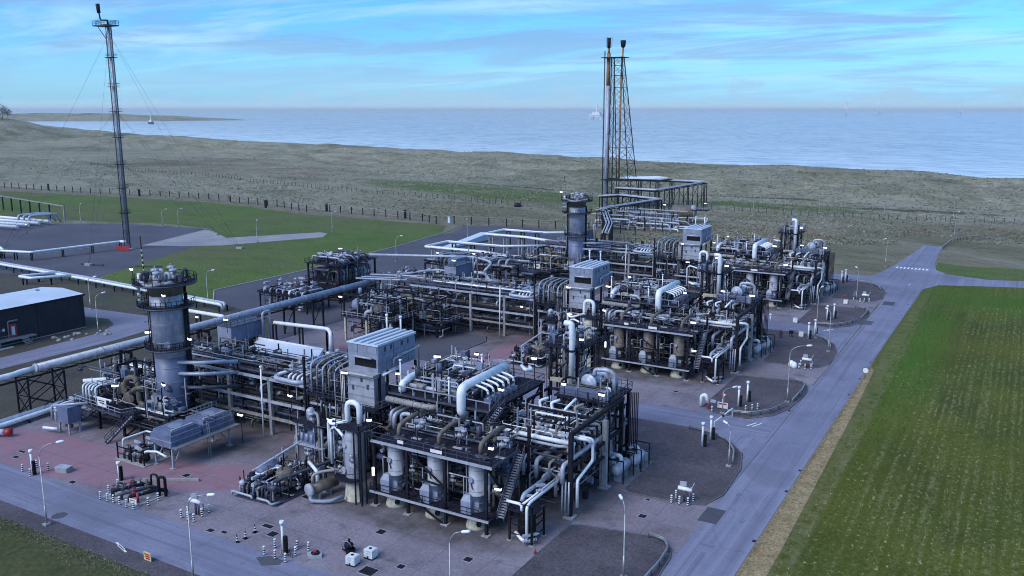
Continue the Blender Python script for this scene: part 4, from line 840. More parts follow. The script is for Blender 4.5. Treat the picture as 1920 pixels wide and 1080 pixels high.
MB().box(-123.4, 81.75, 4.2, -121.2, 81.82, 5.5).build('sign_board', m_sign, t)
for i, (z, u) in enumerate(((5.05, 1.5), (4.7, 1.1))): MB().box(-123.1+.3*i, 81.72, z, -123.1+.3*i+u, 81.745, z+.16).build('sign_lettering', m_steel, t)
for i, (x, z) in enumerate(((-119.8, 7.0), (-118.4, 5.6))):
    MB().lathe((x, 83.6, z), (-.25, 1, 0), [(0, .3), (.2, .75), (.2, 1.0), (.4, 1.0), (.4, .85), (2.2, .85), (2.2, .95), (2.35, .95), (4.4, .85), (4.8, .4)], 14).build('exchanger', m_brown, t)
    MB().box(x-.7, 84.6, 3.62, x+.5, 85.0, z-.6).build('saddle', m_steel, t)
pipe(t, [(-119.2, 84, 7.6), (-118.4, 83.8, 9.0), (-117.0, 84.2, 9.2), (-116.4, 84.2, 8.2), (-116.4, 84.2, 5.0), (-113, 84.6, 4.6), (-111, 84.4, 5.0)], .42, m_brown, 12, 'pipe', .9)
pipe(t, [(-118.0, 83.9, 6.6), (-116.0, 83.7, 7.8), (-114.8, 84.6, 7.6), (-114.8, 84.6, 5)], .36, m_brown, 12, 'pipe', .8)
pipe(t, [(-121.6, 86, 9.6), (-120.4, 85, 9.8), (-119.6, 85.2, 9.0), (-119.6, 85.2, 8)], .38, m_brown, 12, 'pipe', .8)
for x, y in ((-124.4, 86.5), (-124.4, 90), (-121, 90)): legpost(t, x, y, 9.4, .34)
for z in (7.0, 9.4): beam(t, (-124.4, 86.5, z), (-124.4, 90, z), .25, .35); beam(t, (-124.4, 90, z), (-121, 90, z), .25, .35)
for i in range(5): pipe(t, [(-129+i*.8, 83.2, 3.7), (-129+i*.8, 83.2, 6.2), (-129+i*.8, 84, 6.5), (-126+i*.8, 91, 6.5)], .16, m_white, 8, 'pipe', .4)
pipe(t, [(-130, 84, 6.6), (-122, 91.4, 6.9), (-119, 93.6, 6.9)], .3, m_white, 10)
for i in range(22): valve(t, (random.uniform(-129.6, -112), random.uniform(84, 91), random.uniform(4.2, 6.2)), None, random.choice((0, 1.57, .8)), random.uniform(.9, 1.5))
for i in range(12):
    x = random.uniform(-129.5, -113); pipe(t, [(x, 85+random.uniform(0, 3), 3.6), (x, 86, 5.4+random.uniform(0, 2.5)), (x+random.uniform(-2, 3), 91, 5.4)], random.choice((.12, .18, .24)))
for i in range(10):
    y = 83.5+random.uniform(0, 8); z = random.uniform(.8, 2.8); pipe(t, [(-130, y, z), (-118, y, z), (-117.4, y+.6, z), (-112, y+.6, z)], random.choice((.16, .24, .32)))
MB().box(-114.4, 83.9, 4.3, -113.0, 84.5, 5.9).build('louvre_panel', m_ltgrey, t)
tr(stair('dark stair from the ground up to the {t} exchanger platform', (-117.5, 78.6, 0.05), (-116.0, 82.6, 3.6), .9, 'platform stairs'), (0,))
# --- great column with ring platforms
X, Y = -112.0, 87.2
t = tr(thing('process_column', 'huge grey cylindrical column with ring platforms beside the {t} exchanger platform', 'column', (X, Y, 0), 'great columns'), (0, 2))
MB().lathe((X, Y, 0), (0, 0, 1), [(0, 2.2), (.3, 2.0), (4.2, 1.95)], 28).build('skirt', m_cream, t)
MB().lathe((X, Y, 4.2), (0, 0, 1), [(0, 2.0), (.3, 2.35), (8.6, 2.35)], 28).build('lower_shell', m_blue, t)
MB().lathe((X, Y, 12.8), (0, 0, 1), [(0, 2.42), (8.0, 2.42), (8.05, 2.45), (8.3, 2.45), (8.35, 2.42), (9.6, 2.42)], 28).build('upper_shell', m_alu, t)
MB().lathe((X, Y, 22.4), (0, 0, 1), [(0, 2.42), (1.2, 2.5), (1.6, 2.9), (2.0, 3.2), (2.1, 3.2)], 28).build('crown', m_brown, t)
for z in (6.6, 8.9, 11.2, 15.2, 18.0): MB().circle_tube((X, Y, z), 2.43 if z > 12.5 else 2.37, .045, 28, 4).build('seam', m_grey, t)
for z, R, a0, a1 in ((14.2, 3.6, 2.6, 6.9), (20.8, 4.2, 2.8, 7.0), (24.3, 4.6, 0, 2*math.pi)):
    n = 24; P1 = [(X+R*math.cos(a0+(a1-a0)*i/n), Y+R*math.sin(a0+(a1-a0)*i/n)) for i in range(n+1)]; P0 = [(X+2.4*math.cos(a1-(a1-a0)*i/n), Y+2.4*math.sin(a1-(a1-a0)*i/n)) for i in range(n+1)]
    mb = MB()
    for i in range(n): mb.slab([P1[i], P1[i+1], P0[n-i-1], P0[n-i]], z-.12, z)
    mb.build('ring_platform', m_deck, t)
    MB().circle_tube((X, Y, z-.06), R, .14, 24, 5, a0, a1).build('platform_edge', m_steel2, t)
    mb = MB()
    for h in (.55, 1.1): mb.circle_tube((X, Y, z+h), R, .045, 24, 4, a0, a1)
    for i in range(n+1): mb.bar((*P1[i], z), (*P1[i], z+1.1), .07)
    mb.build('handrail', m_steel, t)
for i in range(12):                     # gooseneck vents and valves crowding the top
    a = i*.52; r = 1.4 if i % 2 else 2.6; x, y = X+r*math.cos(a), Y+r*math.sin(a)
    if i % 3 != 1: pipe(t, [(x, y, 24.3), (x, y, 25.6+.15*(i % 3)), (x+.9*math.cos(a+.6), y+.9*math.sin(a+.6), 25.6+.15*(i % 3)), (x+.9*math.cos(a+.6), y+.9*math.sin(a+.6), 24.6)], .24, m_ltgrey if i % 2 else m_steel2, 10, 'gooseneck', .5)
    else: valve(t, (x, y, 24.9), 1, a, 1.6)
pipe(t, [(X-4.0, Y-1.6, 24.7), (X-1.8, Y-3.0, 24.7), (X+1, Y-4.0, 24.3), (X+4.4, Y-2.2, 25.0)], .26, m_ltgrey, 10, 'pipe', .8)
MB().cyl((X-3.0, Y-2.2, 24.3), (X-3.0, Y-2.2, 25.7), .3, 10).build('beacon', m_white, t)
mb = MB(); mb.cyl((X-3.3, Y-1.0, 24.3), (X-3.6, Y-1.0, 31.2), .09, 6); mb.build('antenna_mast', m_steel, t)
for i in range(5): MB().cyl((X-3.38-i*.025, Y-1.0, 25.8+i*.75), (X-3.40-i*.025, Y-1.0, 26.15+i*.75), .13, 6).build('antenna_band', m_yel, t)
for a, z0, z1 in ((4.0, 14.3, 24.2), (.45, 3.6, 20.8)):
    x, y = X+2.75*math.cos(a), Y+2.75*math.sin(a); ladder(x, y, z0, z1, .28*math.sin(a), -.28*math.cos(a)).build('ladder', m_steel, t)
    mb = MB()
    for i in range(int((z1-z0)/1.3)): mb.circle_tube((x+.3*math.cos(a), y+.3*math.sin(a), z0+1.5+i*1.25), .38, .025, 8, 4)
    mb.build('ladder_cage', m_steel, t)
for a, z in ((5.5, 21.9), (5.5, 14.9), (5.6, 5.9)): MB().cyl((X+2.3*math.cos(a), Y+2.3*math.sin(a), z), (X+2.75*math.cos(a), Y+2.75*math.sin(a), z), .55, 14).build('manhole', m_grey, t)
for z in (21.6, 22.5, 23.4): MB().cyl((X-3.4, Y-2.3, z), (X-1.9, Y-3.2, z), .22, 8).build('nozzle', m_ltgrey, t)
for a, r_, z0, z1 in ((.78, .3, 4, 22.5), (.55, .18, 4, 20), (3.6, .2, 4, 24), (1.0, .24, 9, 24)): MB().cyl((X+(2.5+r_)*math.cos(a), Y+(2.5+r_)*math.sin(a), z0), (X+(2.5+r_)*math.cos(a), Y+(2.5+r_)*math.sin(a), z1), r_, 8).build('riser', m_steel, t)
for z in (8.0, 10.2, 12.0): pipe(t, [(X+1.8, Y-.6, z), (X+5.5, Y+1.2, z), (X+8, Y+6, z-.6)], .28, m_alu if z > 9 else m_steel2, 10)
pipe(t, [(X-1.5, Y+2, 16.0), (X-4.2, Y+3, 16.2), (X-5, Y+4, 15.6), (X-5, Y+4, 9)], .34, m_white2, 10)
MB().box(X-1.6, Y-2.9, 4.0, X+.6, Y-2.3, 6.8).build('hatch_plate', m_ltgrey, t)
# --- air cooler on legs
t = tr(thing('air_cooler', 'blue grey twin bin air cooler on splayed pale legs near the red stain', 'cooler', (-102.3, 82.4, 0)), (0,))
for i, (y0, y1) in enumerate(((76.9, 82.2), (82.6, 88.2))):
    MB().quadbox([(-104.6, y0, 3.4), (-100.2, y0, 3.4), (-100.2, y1, 3.4), (-104.6, y1, 3.4), (-104.6, y0, 4.9), (-100.2, y0, 4.9), (-100.2, y1, 4.9), (-104.6, y1, 4.9)]).build('plenum', m_blue, t)
    MB().quadbox([(-104.4, y0+.3, 4.9), (-100.5, y0+.3, 4.9), (-100.5, y1-.2, 4.9), (-104.4, y1-.2, 4.9), (-104.3, y0+.4, 5.4), (-100.6, y0+.4, 5.4), (-100.6, y1-.3, 5.4), (-104.3, y1-.3, 5.4)]).build('fan_hood', m_blue, t)
    MB().cyl((-102.4, (y0+y1)/2, 5.4), (-102.4, (y0+y1)/2, 5.55), 1.0, 18).build('fan_ring', m_grey, t)
    if 0: MB().cyl((-102.4, (y0+y1)/2, 5.92), (-102.4, (y0+y1)/2, 5.97), 1.15, 18).build('fan_opening', m_steel, t)
    MB().box(-104.7, y0-.05, 4.05, -100.1, y1+.05, 4.2).build('stiffener', m_grey, t)
    MB().box(-101.2, y0+.8, 5.42, -100.85, y1-.7, 5.6).build('motor_beam', m_ltgrey, t)
for y in (77.3, 87.6):
    for x in (-104.2, -100.6):
        legpost(t, x, y, 3.4, .24, m_ltgrey); MB().box(x-.4, y-.4, 0, x+.4, y+.4, .15).build('footing', m_conc, t)
        brace(t, (x, y, .4), (x, y+(2 if y < 80 else -2), 3.3), .16, m_ltgrey)
for x in (-104.2, -100.6): beam(t, (x, 76.9, 3.3), (x, 88.2, 3.3), .2, .25, m_ltgrey)
rail([(-104.8, 88.3, 5.0), (-104.8, 84, 5.0), (-99.2, 84, 5.0), (-99.2, 88.6, 5.0)], 1.1).build('handrail', m_galv, t)
plate(t, -100.2, 76.9, 3.3, -99.2, 88.6, 3.42, 'walkway', m_galv)
ladder(-99.4, 82.8, 0, 5.6).build('ladder', m_galv, t)
for i in range(5): pipe(t, [(-106, 77.5+i*.6, 2.6), (-104.6, 77.5+i*.6, 3.0), (-100.0, 77.3+i*.5, 3.1)], .12, m_galv, 6)
# --- small black skid in front of the cooler
t = tr(thing('black_skid', 'low black pipe skid with white pipe frame in front of the air cooler', 'pipe skid', (-107.5, 77.9, 0)), (0,))
MB().box(-111, 75.4, 0, -104.4, 80.6, .18).build('plinth', m_conc, t)
for x in (-110.6, -107.6, -104.8):
    for y in (75.7, 80.2): legpost(t, x, y, 2.6, .16, m_black)
for y in (75.7, 80.2): beam(t, (-110.6, y, 2.0), (-104.8, y, 2.0), .12, .14, m_black); beam(t, (-110.6, y, 1.0), (-104.8, y, 1.0), .1, .1, m_black)
pipe(t, [(-110.2, 76.4, .3), (-110.2, 76.4, 2.9), (-109.8, 80.2, 3.0), (-105.0, 80.0, 3.1), (-102.5, 79.6, 3.2)], .15, m_white, 8)
pipe(t, [(-110.2, 77, 1.2), (-107.2, 76.6, 1.2), (-106.2, 76.4, .9), (-105.3, 76.4, 2.0), (-103.4, 76.9, 2.2), (-101, 76.6, 2.0)], .17, m_white, 8)
for i in range(4): pipe(t, [(-109.6+i*1.2, 76, .3), (-109.6+i*1.2, 76, 1.3), (-109.6+i*1.2, 79.6, 1.3), (-109.6+i*1.2, 79.6, .3)], .2, m_black if i % 2 else m_steel2, 8)
for i in range(8): valve(t, (random.uniform(-110, -105), random.uniform(76, 79.8), 1.5), random.choice((0, 2)), 0, 1.1)
MB().lathe((-105.4, 76.0, 1.0), (0, 1, 0), [(0, .3), (.1, .6), (.8, .6), (.9, .3)], 12).build('pump', m_black, t)
# --- pump skid left of the tall vessel
t = tr(thing('pump_skid', 'dark pump skid packed with pipes left of the {t} tall vessel', 'pump skid', (-83, 80, 0), 'pump skids'), (0, 1))
MB().slab([(-86, 75.2), (-79, 75.6), (-78.6, 84), (-86, 84)], 0, .22).build('plinth', m_steel2, t)
pipe(t, [(-86.3, 75.0, .35), (-86.3, 75.0, .9), (-82.8, 75.0, .9), (-82.6, 75, .6)], .16, m_white2, 8); pipe(t, [(-82.0, 75.3, .7), (-80, 75.2, .8), (-79.5, 75.2, .4), (-79.1, 76.4, .4)], .16, m_white2, 8)
MB().lathe((-84.6, 78.2, 2.4), (0, 1, 0), [(0, .3), (.2, .8), (3.2, .8), (3.4, .3)], 14).build('drum', m_blue, t)
MB().lathe((-81.4, 79.8, 1.0), (0, 0, 1), [(0, 1.2), (1.9, 1.2), (2.2, 1.0), (2.3, .3)], 18).build('round_tank', m_brown, t)
for i in range(7): pipe(t, [(-85.6+i*.8, 75.8, .3), (-85.6+i*.8, 75.8, 1.6+.2*(i % 3)), (-85.6+i*.8, 77.2, 1.6), (-85.6+i*.8, 81.5, 1.8)], .15, random.choice((m_steel2, m_blue, m_ltgrey, m_steel)))
for i in range(30): valve(t, (random.uniform(-85.6, -79.4), random.uniform(75.8, 83), random.uniform(.9, 2.6)), random.choice((0, 0, 2, 3)), random.choice((0, 1.57)), random.uniform(.8, 1.3))
MB().lathe((-85.4, 76.1, 1.4), (0, 0, 1), [(0, .25), (.2, .5), (.6, .5), (.8, .2)], 10).build('pump_head', m_white2, t)
for x in (-85.8, -80.2): legpost(t, x, 76, 2.6, .16, m_steel2)
MB().bar((-86, 78.4, 2.4), (-83.0, 86.6, 5.4), .34, .2).build('cable_tray', m_alu, t); MB().bar((-80.6, 77.2, 2.6), (-77.4, 86.4, 3.4), .5, .25).build('cable_tray', m_steel2, t)
for x, y, z in ((-80.4, 77.8, 2.6), (-79.3, 81, 2.9), (-78.2, 84.2, 3.1), (-84.4, 82.6, 3.8)): legpost(t, x, y, z, .16, m_steel)
pipe(t, [(-79.6, 82.5, 3.6), (-77.4, 81.2, 3.6), (-76.8, 81.0, 3.4), (-76.8, 81.0, 1.6)], .24, m_white, 10); pipe(t, [(-83.0, 82.6, 2.6), (-82.0, 80.8, 2.4)], .24, m_white, 10)
# --- motor frame behind the skid
t = tr(thing('motor_frame', 'tall frame with motors between pump skid and boiler duct, {t} train', 'steel frame', (-81.5, 86.5, 0), 'motor frames'), (0, 1))
for x in (-84, -79.4):
    for y in (85, 89): legpost(t, x, y, 7.8, .26, m_ltgrey if y < 86 else m_steel)
plate(t, -84.4, 84.6, 4.6, -79.0, 89.4, 4.75, 'deck', m_ltgrey); plate(t, -84.4, 84.6, 7.7, -79, 89.4, 7.85)
MB().box(-83.6, 85.1, 4.75, -80.8, 87, 6.6).build('motor_housing', m_blue, t)
for i in range(3): MB().cyl((-83.1+i*.9, 85.05, 5.2), (-83.1+i*.9, 85.05, 6.3), .2, 8).build('cooling_tube', m_ltgrey, t)
MB().lathe((-82.6, 86.4, 7.85), (0, 0, 1), [(0, .6), (1.4, .6), (1.7, .3)], 12).build('motor', m_alu, t)
pipe(t, [(-84.4, 85.2, 0.4), (-84.4, 85.2, 5.6), (-83.6, 85.2, 6.0)], .26, m_beige, 10); pipe(t, [(-79.8, 84.9, .4), (-79.8, 84.9, 8.4), (-80.6, 85.6, 9.2), (-81.6, 86, 9.2)], .2, m_beige, 10)
pipe(t, [(-77.6, 84.4, 4.0), (-77.6, 84.4, 9.2), (-76.6, 84, 9.0), (-73.4, 83.9, 10.2)], .2, m_white, 10)
for i in range(12):
    x = -84+random.uniform(0, 8); z = random.uniform(1.5, 7); pipe(t, [(x, 85.4, z-1), (x, 85.4, z), (x, 91, z), (x+1, 92, z)], random.choice((.12, .18, .24)), random.choice((m_steel2, m_steel2, m_brown, m_ltgrey)))
for i in range(10): valve(t, (random.uniform(-83.6, -76), random.uniform(85, 88.6), random.choice((1.2, 3.2, 5.2))), None, 0, 1.1)
# --- round ended horizontal exchanger on the ground
t = tr(thing('horizontal_exchanger', 'brown horizontal exchanger with pale round end beside the {t} tall vessel', 'exchanger', (-76.2, 80.5, 0), 'ground exchangers'), (0, 1))
MB().lathe((-76.6, 79.0, 1.5), (.2, 1, 0), [(.4, .75), (4.4, .75), (4.6, .4)], 16).build('shell', m_brown, t)
MB().lathe((-76.6, 79.0, 1.5), (.2, 1, 0), [(-.1, .5), (0, .9), (.4, .9), (.4, .75)], 16).build('end_cover', m_ltgrey, t)
for y in (79.9, 82): MB().box(-77.1, y, 0, -75.5, y+.3, .9).build('saddle', m_conc, t)
pipe(t, [(-76.2, 78.9, .9), (-75.8, 78.6, .4), (-73.6, 79.6, .45), (-72.6, 81.2, .8)], .26, m_grey, 10); pipe(t, [(-76.5, 79.8, 2.2), (-76.5, 79.8, 3.4), (-75.6, 80.6, 3.8), (-73.4, 81.6, 4.2)], .2, m_beige, 10)

# ------------------------------------------------------------------ copy the train twice
TN = ('nearest', 'middle', 'farthest'); ROOT = {}
KID = {}
for o in bpy.data.objects:
    if o.parent is not None: KID.setdefault(o.parent.name, []).append(o)
for o, trains, swap in TRAIN:
    lab = o['label']; first = trains[0]
    for k in trains[1:]:
        c = copy_tree(o, (0, TY*(k-first), 0), None, swap.get(k)); c['label'] = lab.replace('{t}', TN[k]); ROOT[(o.name, k)] = c
    o['label'] = lab.replace('{t}', TN[first])
    ROOT[(o.name, 0 if first == 0 else first)] = o

# later piping differs from train to train: small bore lines, posts, boxes and dark equipment inside the steelwork
DARKS = [m_steel, m_steel, m_steel2, m_steel2, m_brown, m_black]
def clutter(t, b, n, seed, posts=0, lights=.25):
    rnd = random.Random(seed); x0, y0, z0, x1, y1, z1 = b; R_ = rnd.uniform
    def P_(): return [R_(x0, x1), R_(y0, y1), R_(z0, z1)]
    for i in range(n):
        p = P_(); pts = [tuple(p)]; ax = rnd.choice((0, 1, 2))
        for k in range(rnd.choice((2, 3, 3, 4))):
            q = P_(); p = list(p); p[ax] = q[ax]; pts.append(tuple(p)); ax = rnd.choice([a for a in (0, 1, 2) if a != ax])
        m = rnd.choice((m_white2, m_white, m_ltgrey, m_alu, m_beige)) if rnd.random() < lights else rnd.choice(DARKS)
        MB().tube(pts, rnd.choice((.05, .07, .09, .12, .16)), 6, .25, seg=3).build('small_pipe', m, t)
    for i in range(posts):
        x, y = R_(x0, x1), R_(y0, y1); zt = z1+R_(-.5, 1.2)
        MB().bar((x, y, z0), (x, y, zt), rnd.choice((.1, .14, .18))).build('stanchion', rnd.choice((m_steel, m_steel, m_galv, m_ltgrey, m_white2)), t)
    for i in range(n//4):
        x, y, z = P_(); k = rnd.random(); m = rnd.choice(DARKS+[m_blue, m_grey])
        if k < .5: MB().box(x, y, z, x+R_(.4, 1.3), y+R_(.4, 1.1), z+R_(.4, 1.4)).build('equipment_box', m, t)
        else: MB().lathe((x, y, z), rnd.choice(((1, 0, 0), (0, 1, 0), (0, 0, 1))), [(0, .15), (.12, .4), (1.3, .4), (1.42, .15)], 10).build('small_drum', m, t)
    for i in range(n//3): valve(t, P_(), rnd.choice((0, 0, 1, 2, 3)), rnd.choice((0, 1.57)), R_(.6, 1.1))
for k in range(3):
    y = TY*k; q = 1.0 if k == 0 else .85
    for nm, bx, n, ps, lt in (('pipe_deck', (-73, 92.5+y, .4, -57.4, 107+y, 11), 60, 14, .15), ('pipe_deck', (-73, 93+y, 11.8, -61.5, 107+y, 14.4), 40, 22, .45), ('vessel_deck', (-68.5, 84.2+y, 2.3, -51.5, 91.5+y, 8.5), 46, 10, .2), ('vessel_deck', (-68, 86.4+y, 9, -51.5, 91.6+y, 11.2), 24, 8, .4),
                              ('pipe_rack', (-56.4, 91.6+y, .4, -45.4, 107.4+y, 8), 60, 14, .3), ('pipe_rack', (-56.2, 93+y, 8.6, -46, 107+y, 11.2), 26, 14, .45), ('boiler_housing', (-83, 92+y, .4, -75.5, 103+y, 8.2), 44, 10, .2), ('gooseneck_manifold', (-90.5, 93.6+y, .4, -83, 103.6+y, 12), 60, 20, .3), ('cross_rack', (-124, 94.4+y, .6, -91, 103.8+y, 8.8), 70, 26, .25), ('cross_rack', (-124, 94.4+y, 9.2, -91, 103.8+y, 11), 34, 26, .4),
                              ('header_tank', (-123, 104.6+y, .4, -116, 114+y, 9), 34, 10, .25), ('exchanger_platform', (-130, 82.8+y, 3.7, -108.5, 91.6+y, 9), 60, 24, .3), ('exchanger_platform', (-130, 82.8+y, .3, -108.5, 91.6+y, 3.4), 26, 6, .1), ('exchanger_deck', (-53.4, 103.8+y, .4, -45.4, 111.2+y, 13), 34, 14, .3), ('vent_tower', (-59.2, 113.4+y, 1, -54.8, 118.6+y, 17.2), 30, 8, .3), ('motor_frame', (-84.2, 84.8+y, .4, -74, 91.8+y, 8.6), 44, 14, .25), ('pump_skid', (-86, 75.4+y, .3, -78.8, 84+y, 2.8), 30, 12, .35)):
        if (nm, k) in ROOT: clutter(ROOT[(nm, k)], bx, int(n*q*1.25), k*97+len(nm)*13+n, int(ps*1.8), lt)

# ------------------------------------------------------------------ long pipe bridge and yard piping on the left
t = thing('pipe_bridge', 'long silver pipe carried on a dark bridge past the nearest column', 'pipe bridge', (-140.8, 115, 0))
pipe(t, [(-140.8, 40, 7.3), (-140.8, 79, 7.3), (-141.3, 80.5, 7.3), (-141.3, 82.5, 7.3)], .48, m_white, 14, 'pipe', .5)
MB().cyl((-140.8, 82.5, 7.45), (-140.8, 172, 7.45), .72, 18).build('pipe', m_alu, t)
for y in (82.7, 95, 108, 121, 134, 147, 160, 171): MB().cyl((-140.8, y-.1, 7.45), (-140.8, y+.1, 7.45), .8, 16).build('pipe_band', m_white2, t)
MB().cyl((-142.3, 40, 6.9), (-142.3, 172, 6.9), .2, 8).build('pipe', m_steel2, t)
for x in (-142.6, -139.6): beam(t, (x, 40, 6.5), (x, 172, 6.5), .2, .3)
mb = MB()
for i in range(44): y = 41+i*3; mb.bar((-142.6, y, 6.5), (-139.6, y+1.5, 6.5), .1); mb.bar((-139.6, y+1.5, 6.5), (-142.6, y+3, 6.5), .1)
mb.build('lattice', m_steel, t)
for y0, y1 in ((80.2, 86.6),):
    for x in (-142.6, -139.2):
        legpost(t, x, y0, 6.4, .24); legpost(t, x, y1, 6.4, .24)
        for a, b in (((x, y0, 0), (x, y1, 3.2)), ((x, y1, 0), (x, y0, 3.2)), ((x, y0, 3.2), (x, y1, 6.3)), ((x, y1, 3.2), (x, y0, 6.3))): brace(t, a, b, .13)
    for y in (y0, y1):
        for a, b in (((-142.6, y, 0), (-139.2, y, 3.2)), ((-139.2, y, 0), (-142.6, y, 3.2)), ((-142.6, y, 3.2), (-139.2, y, 6.3)), ((-139.2, y, 3.2), (-142.6, y, 6.3))): brace(t, a, b, .13)
for y in (100, 118, 142, 151.5, 166):
    for x in (-142.5, -139.4): legpost(t, x, y, 6.4, .34)
    brace(t, (-142.5, y, .5), (-139.4, y, 6), .14); beam(t, (-142.6, y, 6.1), (-139.3, y, 6.1), .3, .4)
def run(label, pts, r, mats, z_leg=True, gap=7., n=12, name='yard_pipe', offs=((0, 0),), group='yard pipe runs', tray=False):
    t = thing(name, label, 'pipe', (pts[0][0], pts[0][1], 0), group)
    for i, (o_, oz) in enumerate(offs):
        P = []
        for k, p in enumerate(pts):
            a = Vector(pts[max(0, k-1)]); b = Vector(pts[min(len(pts)-1, k+1)]); d = b-a; s = Vector((-d.y, d.x, 0)); s = s.normalized() if s.length > 0 else s
            P.append(Vector(p)+s*o_+Vector((0, 0, oz)))
        pipe(t, P, r, mats[i % len(mats)], n)
    for a, b in zip(pts, pts[1:]):
        a, b = Vector(a), Vector(b); d = b-a; h = Vector((d.x, d.y, 0))
        if h.length < 3: continue
        k = max(1, round(h.length/gap)); s = Vector((-h.y, h.x, 0)).normalized()*(max(abs(q[0]) for q in offs)+r+.15)
        for i in range(k+1):
            p = a+d*(i/k if k > 1 else .5)
            mb = MB()
            for sg in (-1, 1): q = p+s*sg; mb.box(q.x-.14, q.y-.14, 0, q.x+.14, q.y+.14, p.z-r)
            mb.bar(p-s+Vector((0, 0, -r-.1)), p+s+Vector((0, 0, -r-.1)), .2); mb.build('trestle', m_steel, t)
        if tray: MB().bar(a+Vector((0, 0, -r-.5))+s*1.2, b+Vector((0, 0, -r-.5))+s*1.2, .5, .14).build('cable_tray', m_galv, t)
    return t
run('pair of white pipes crossing the dirt toward the mast yard', [(-420, 163, 1.9), (-262, 156.5, 1.9), (-236, 155.3, 1.9), (-172, 150.6, 2.0), (-172, 150.6, .4)], .38, [m_white, m_white2], gap=9, offs=((-.7, 0), (.7, .1)))
run('flat white expansion loop beside the long white pipe pair', [(-248, 155.5, 2.3), (-252, 146, 2.3), (-246, 146, 2.3), (-240, 154.5, 2.3)], .42, [m_white], gap=8)
run('white pipe on black legs leading to the mast foot', [(-330, 161, 2.9), (-300.5, 168.6, 2.9), (-287.8, 172, 2.9), (-283.6, 203, 2.9), (-282.3, 204, 2.9)], .42, [m_white], gap=11, tray=True)
run('white pipe branch rejoining the mast pipe', [(-330, 163.5, 3.6), (-303, 170.5, 3.6), (-300, 169.6, 3.0)], .4, [m_white], gap=12)
run('white overhead pipe between column and bridge', [(-165, 130, 5.8), (-148.3, 130, 5.8), (-148.3, 130, 1.0)], .42, [m_white], gap=9)
run('white overhead pipe running right from the bridge', [(-138, 134.5, 4.8), (-124, 136.0, 4.8), (-121.5, 134.0, 4.6), (-121.5, 134, .6)], .4, [m_white], gap=8)
run('white ground pipes looping behind the nearest header tank', [(-134, 118.5, 1.3), (-122, 119, 1.3), (-119, 121.5, 1.3), (-113, 121.8, 1.3), (-112, 124.5, 1.3), (-107.5, 125, 1.3)], .36, [m_white, m_alu, m_white2], gap=5, offs=((-1, 0), (0, .1), (1, 0)))
run('bundle of grey white pipes left of the nearest exchanger platform', [(-139.0, 96.5, .5), (-139.0, 96.5, 4.6), (-136, 97.4, 4.8), (-124, 98.2, 4.8)], .42, [m_white2, m_white, m_alu], gap=6, offs=((-1.9, .1), (-.8, .3), (.4, 0), (1.4, -.2)))
run('white lagged pipes along the ground below the pipe bridge', [(-138.2, 40, .9), (-137.6, 72, .9), (-138.4, 84, .9), (-138, 96, .9)], .42, [m_white, m_alu, m_white2], gap=6, offs=((-1.1, 0), (-.1, .1), (.9, -.1)))
solid(MB().cyl((-133.6, 72.6, .8), (-132.8, 73.05, .8), .56, 14), 'pipe_end_cover', m_red, 'red cover on the end of the white ground pipe', 'pipe cover', (-133, 73, 0))
solid(MB().cyl((-137.8, 70.2, .8), (-133.7, 72.5, .8), .5, 14), 'capped_pipe', m_white, 'short white pipe ending in the red cover', 'pipe', (-136, 71.4, 0))
# manifold between the small dark cooler box and the platform
t = thing('valve_stand', 'cluttered valve stand with bluish box left of the nearest exchanger platform', 'valve stand', (-129, 79.5, 0))
MB().box(-128.4, 78.0, 1.8, -125.6, 80.2, 4.4).build('cabinet', m_blue, t)
for x in (-128.2, -125.8):
    for y in (78.2, 80): legpost(t, x, y, 1.8, .24, m_ltgrey)
for i in range(5): pipe(t, [(-134+i*1.0, 80.6, .3), (-134+i*1.0, 80.6, 2.6), (-134+i*1.0, 82.4, 2.8), (-133+i*1.0, 88, 2.8)], .2, random.choice((m_white, m_white2, m_alu)))
for i in range(14): valve(t, (random.uniform(-135, -126), random.uniform(79, 83), random.uniform(.8, 3)), None, 0, 1.3)
pipe(t, [(-129, 78, 4.3), (-124, 80.4, 4.9)], .2, m_white2); pipe(t, [(-127.5, 77.4, .9), (-130.4, 76.8, .8)], .24, m_white)
# pale covered ducts beside the cross rack
for i, (x0, x1, y, z) in enumerate(((-117, -101.5, 108.6, 8.3), (-112, -101, 106.0, 5.2))):
    t = thing('covered_duct', '%s pale blue covered duct beside the nearest cross rack' % ('upper long', 'lower short')[i], 'duct', ((x0+x1)/2, y, 0), 'covered ducts')
    MB().quadbox([(x0, y-1.7, z-.9), (x1, y-1.7, z-.9), (x1, y+1.7, z-.9), (x0, y+1.7, z-.9), (x0, y-1.6, z-.2), (x1-1.2, y-1.6, z-.2), (x1-.2, y+1.4, z+1.2), (x0, y+1.4, z+1.2)]).build('casing', m_roof, t)
    MB().cyl((x0-.2, y-1.75, z-.5), (x1, y-1.75, z-.5), .38, 10).build('side_pipe', m_white2, t)
    MB().cyl((x0, y+1.5, z+1.2), (x1, y+1.5, z+1.2), .3, 10).build('ridge_pipe', m_white, t)
    for q in (.12, .5, .9):
        for s in (-1.3, 1.3): legpost(t, x0+(x1-x0)*q, y+s, z-.9, .3, m_conc)
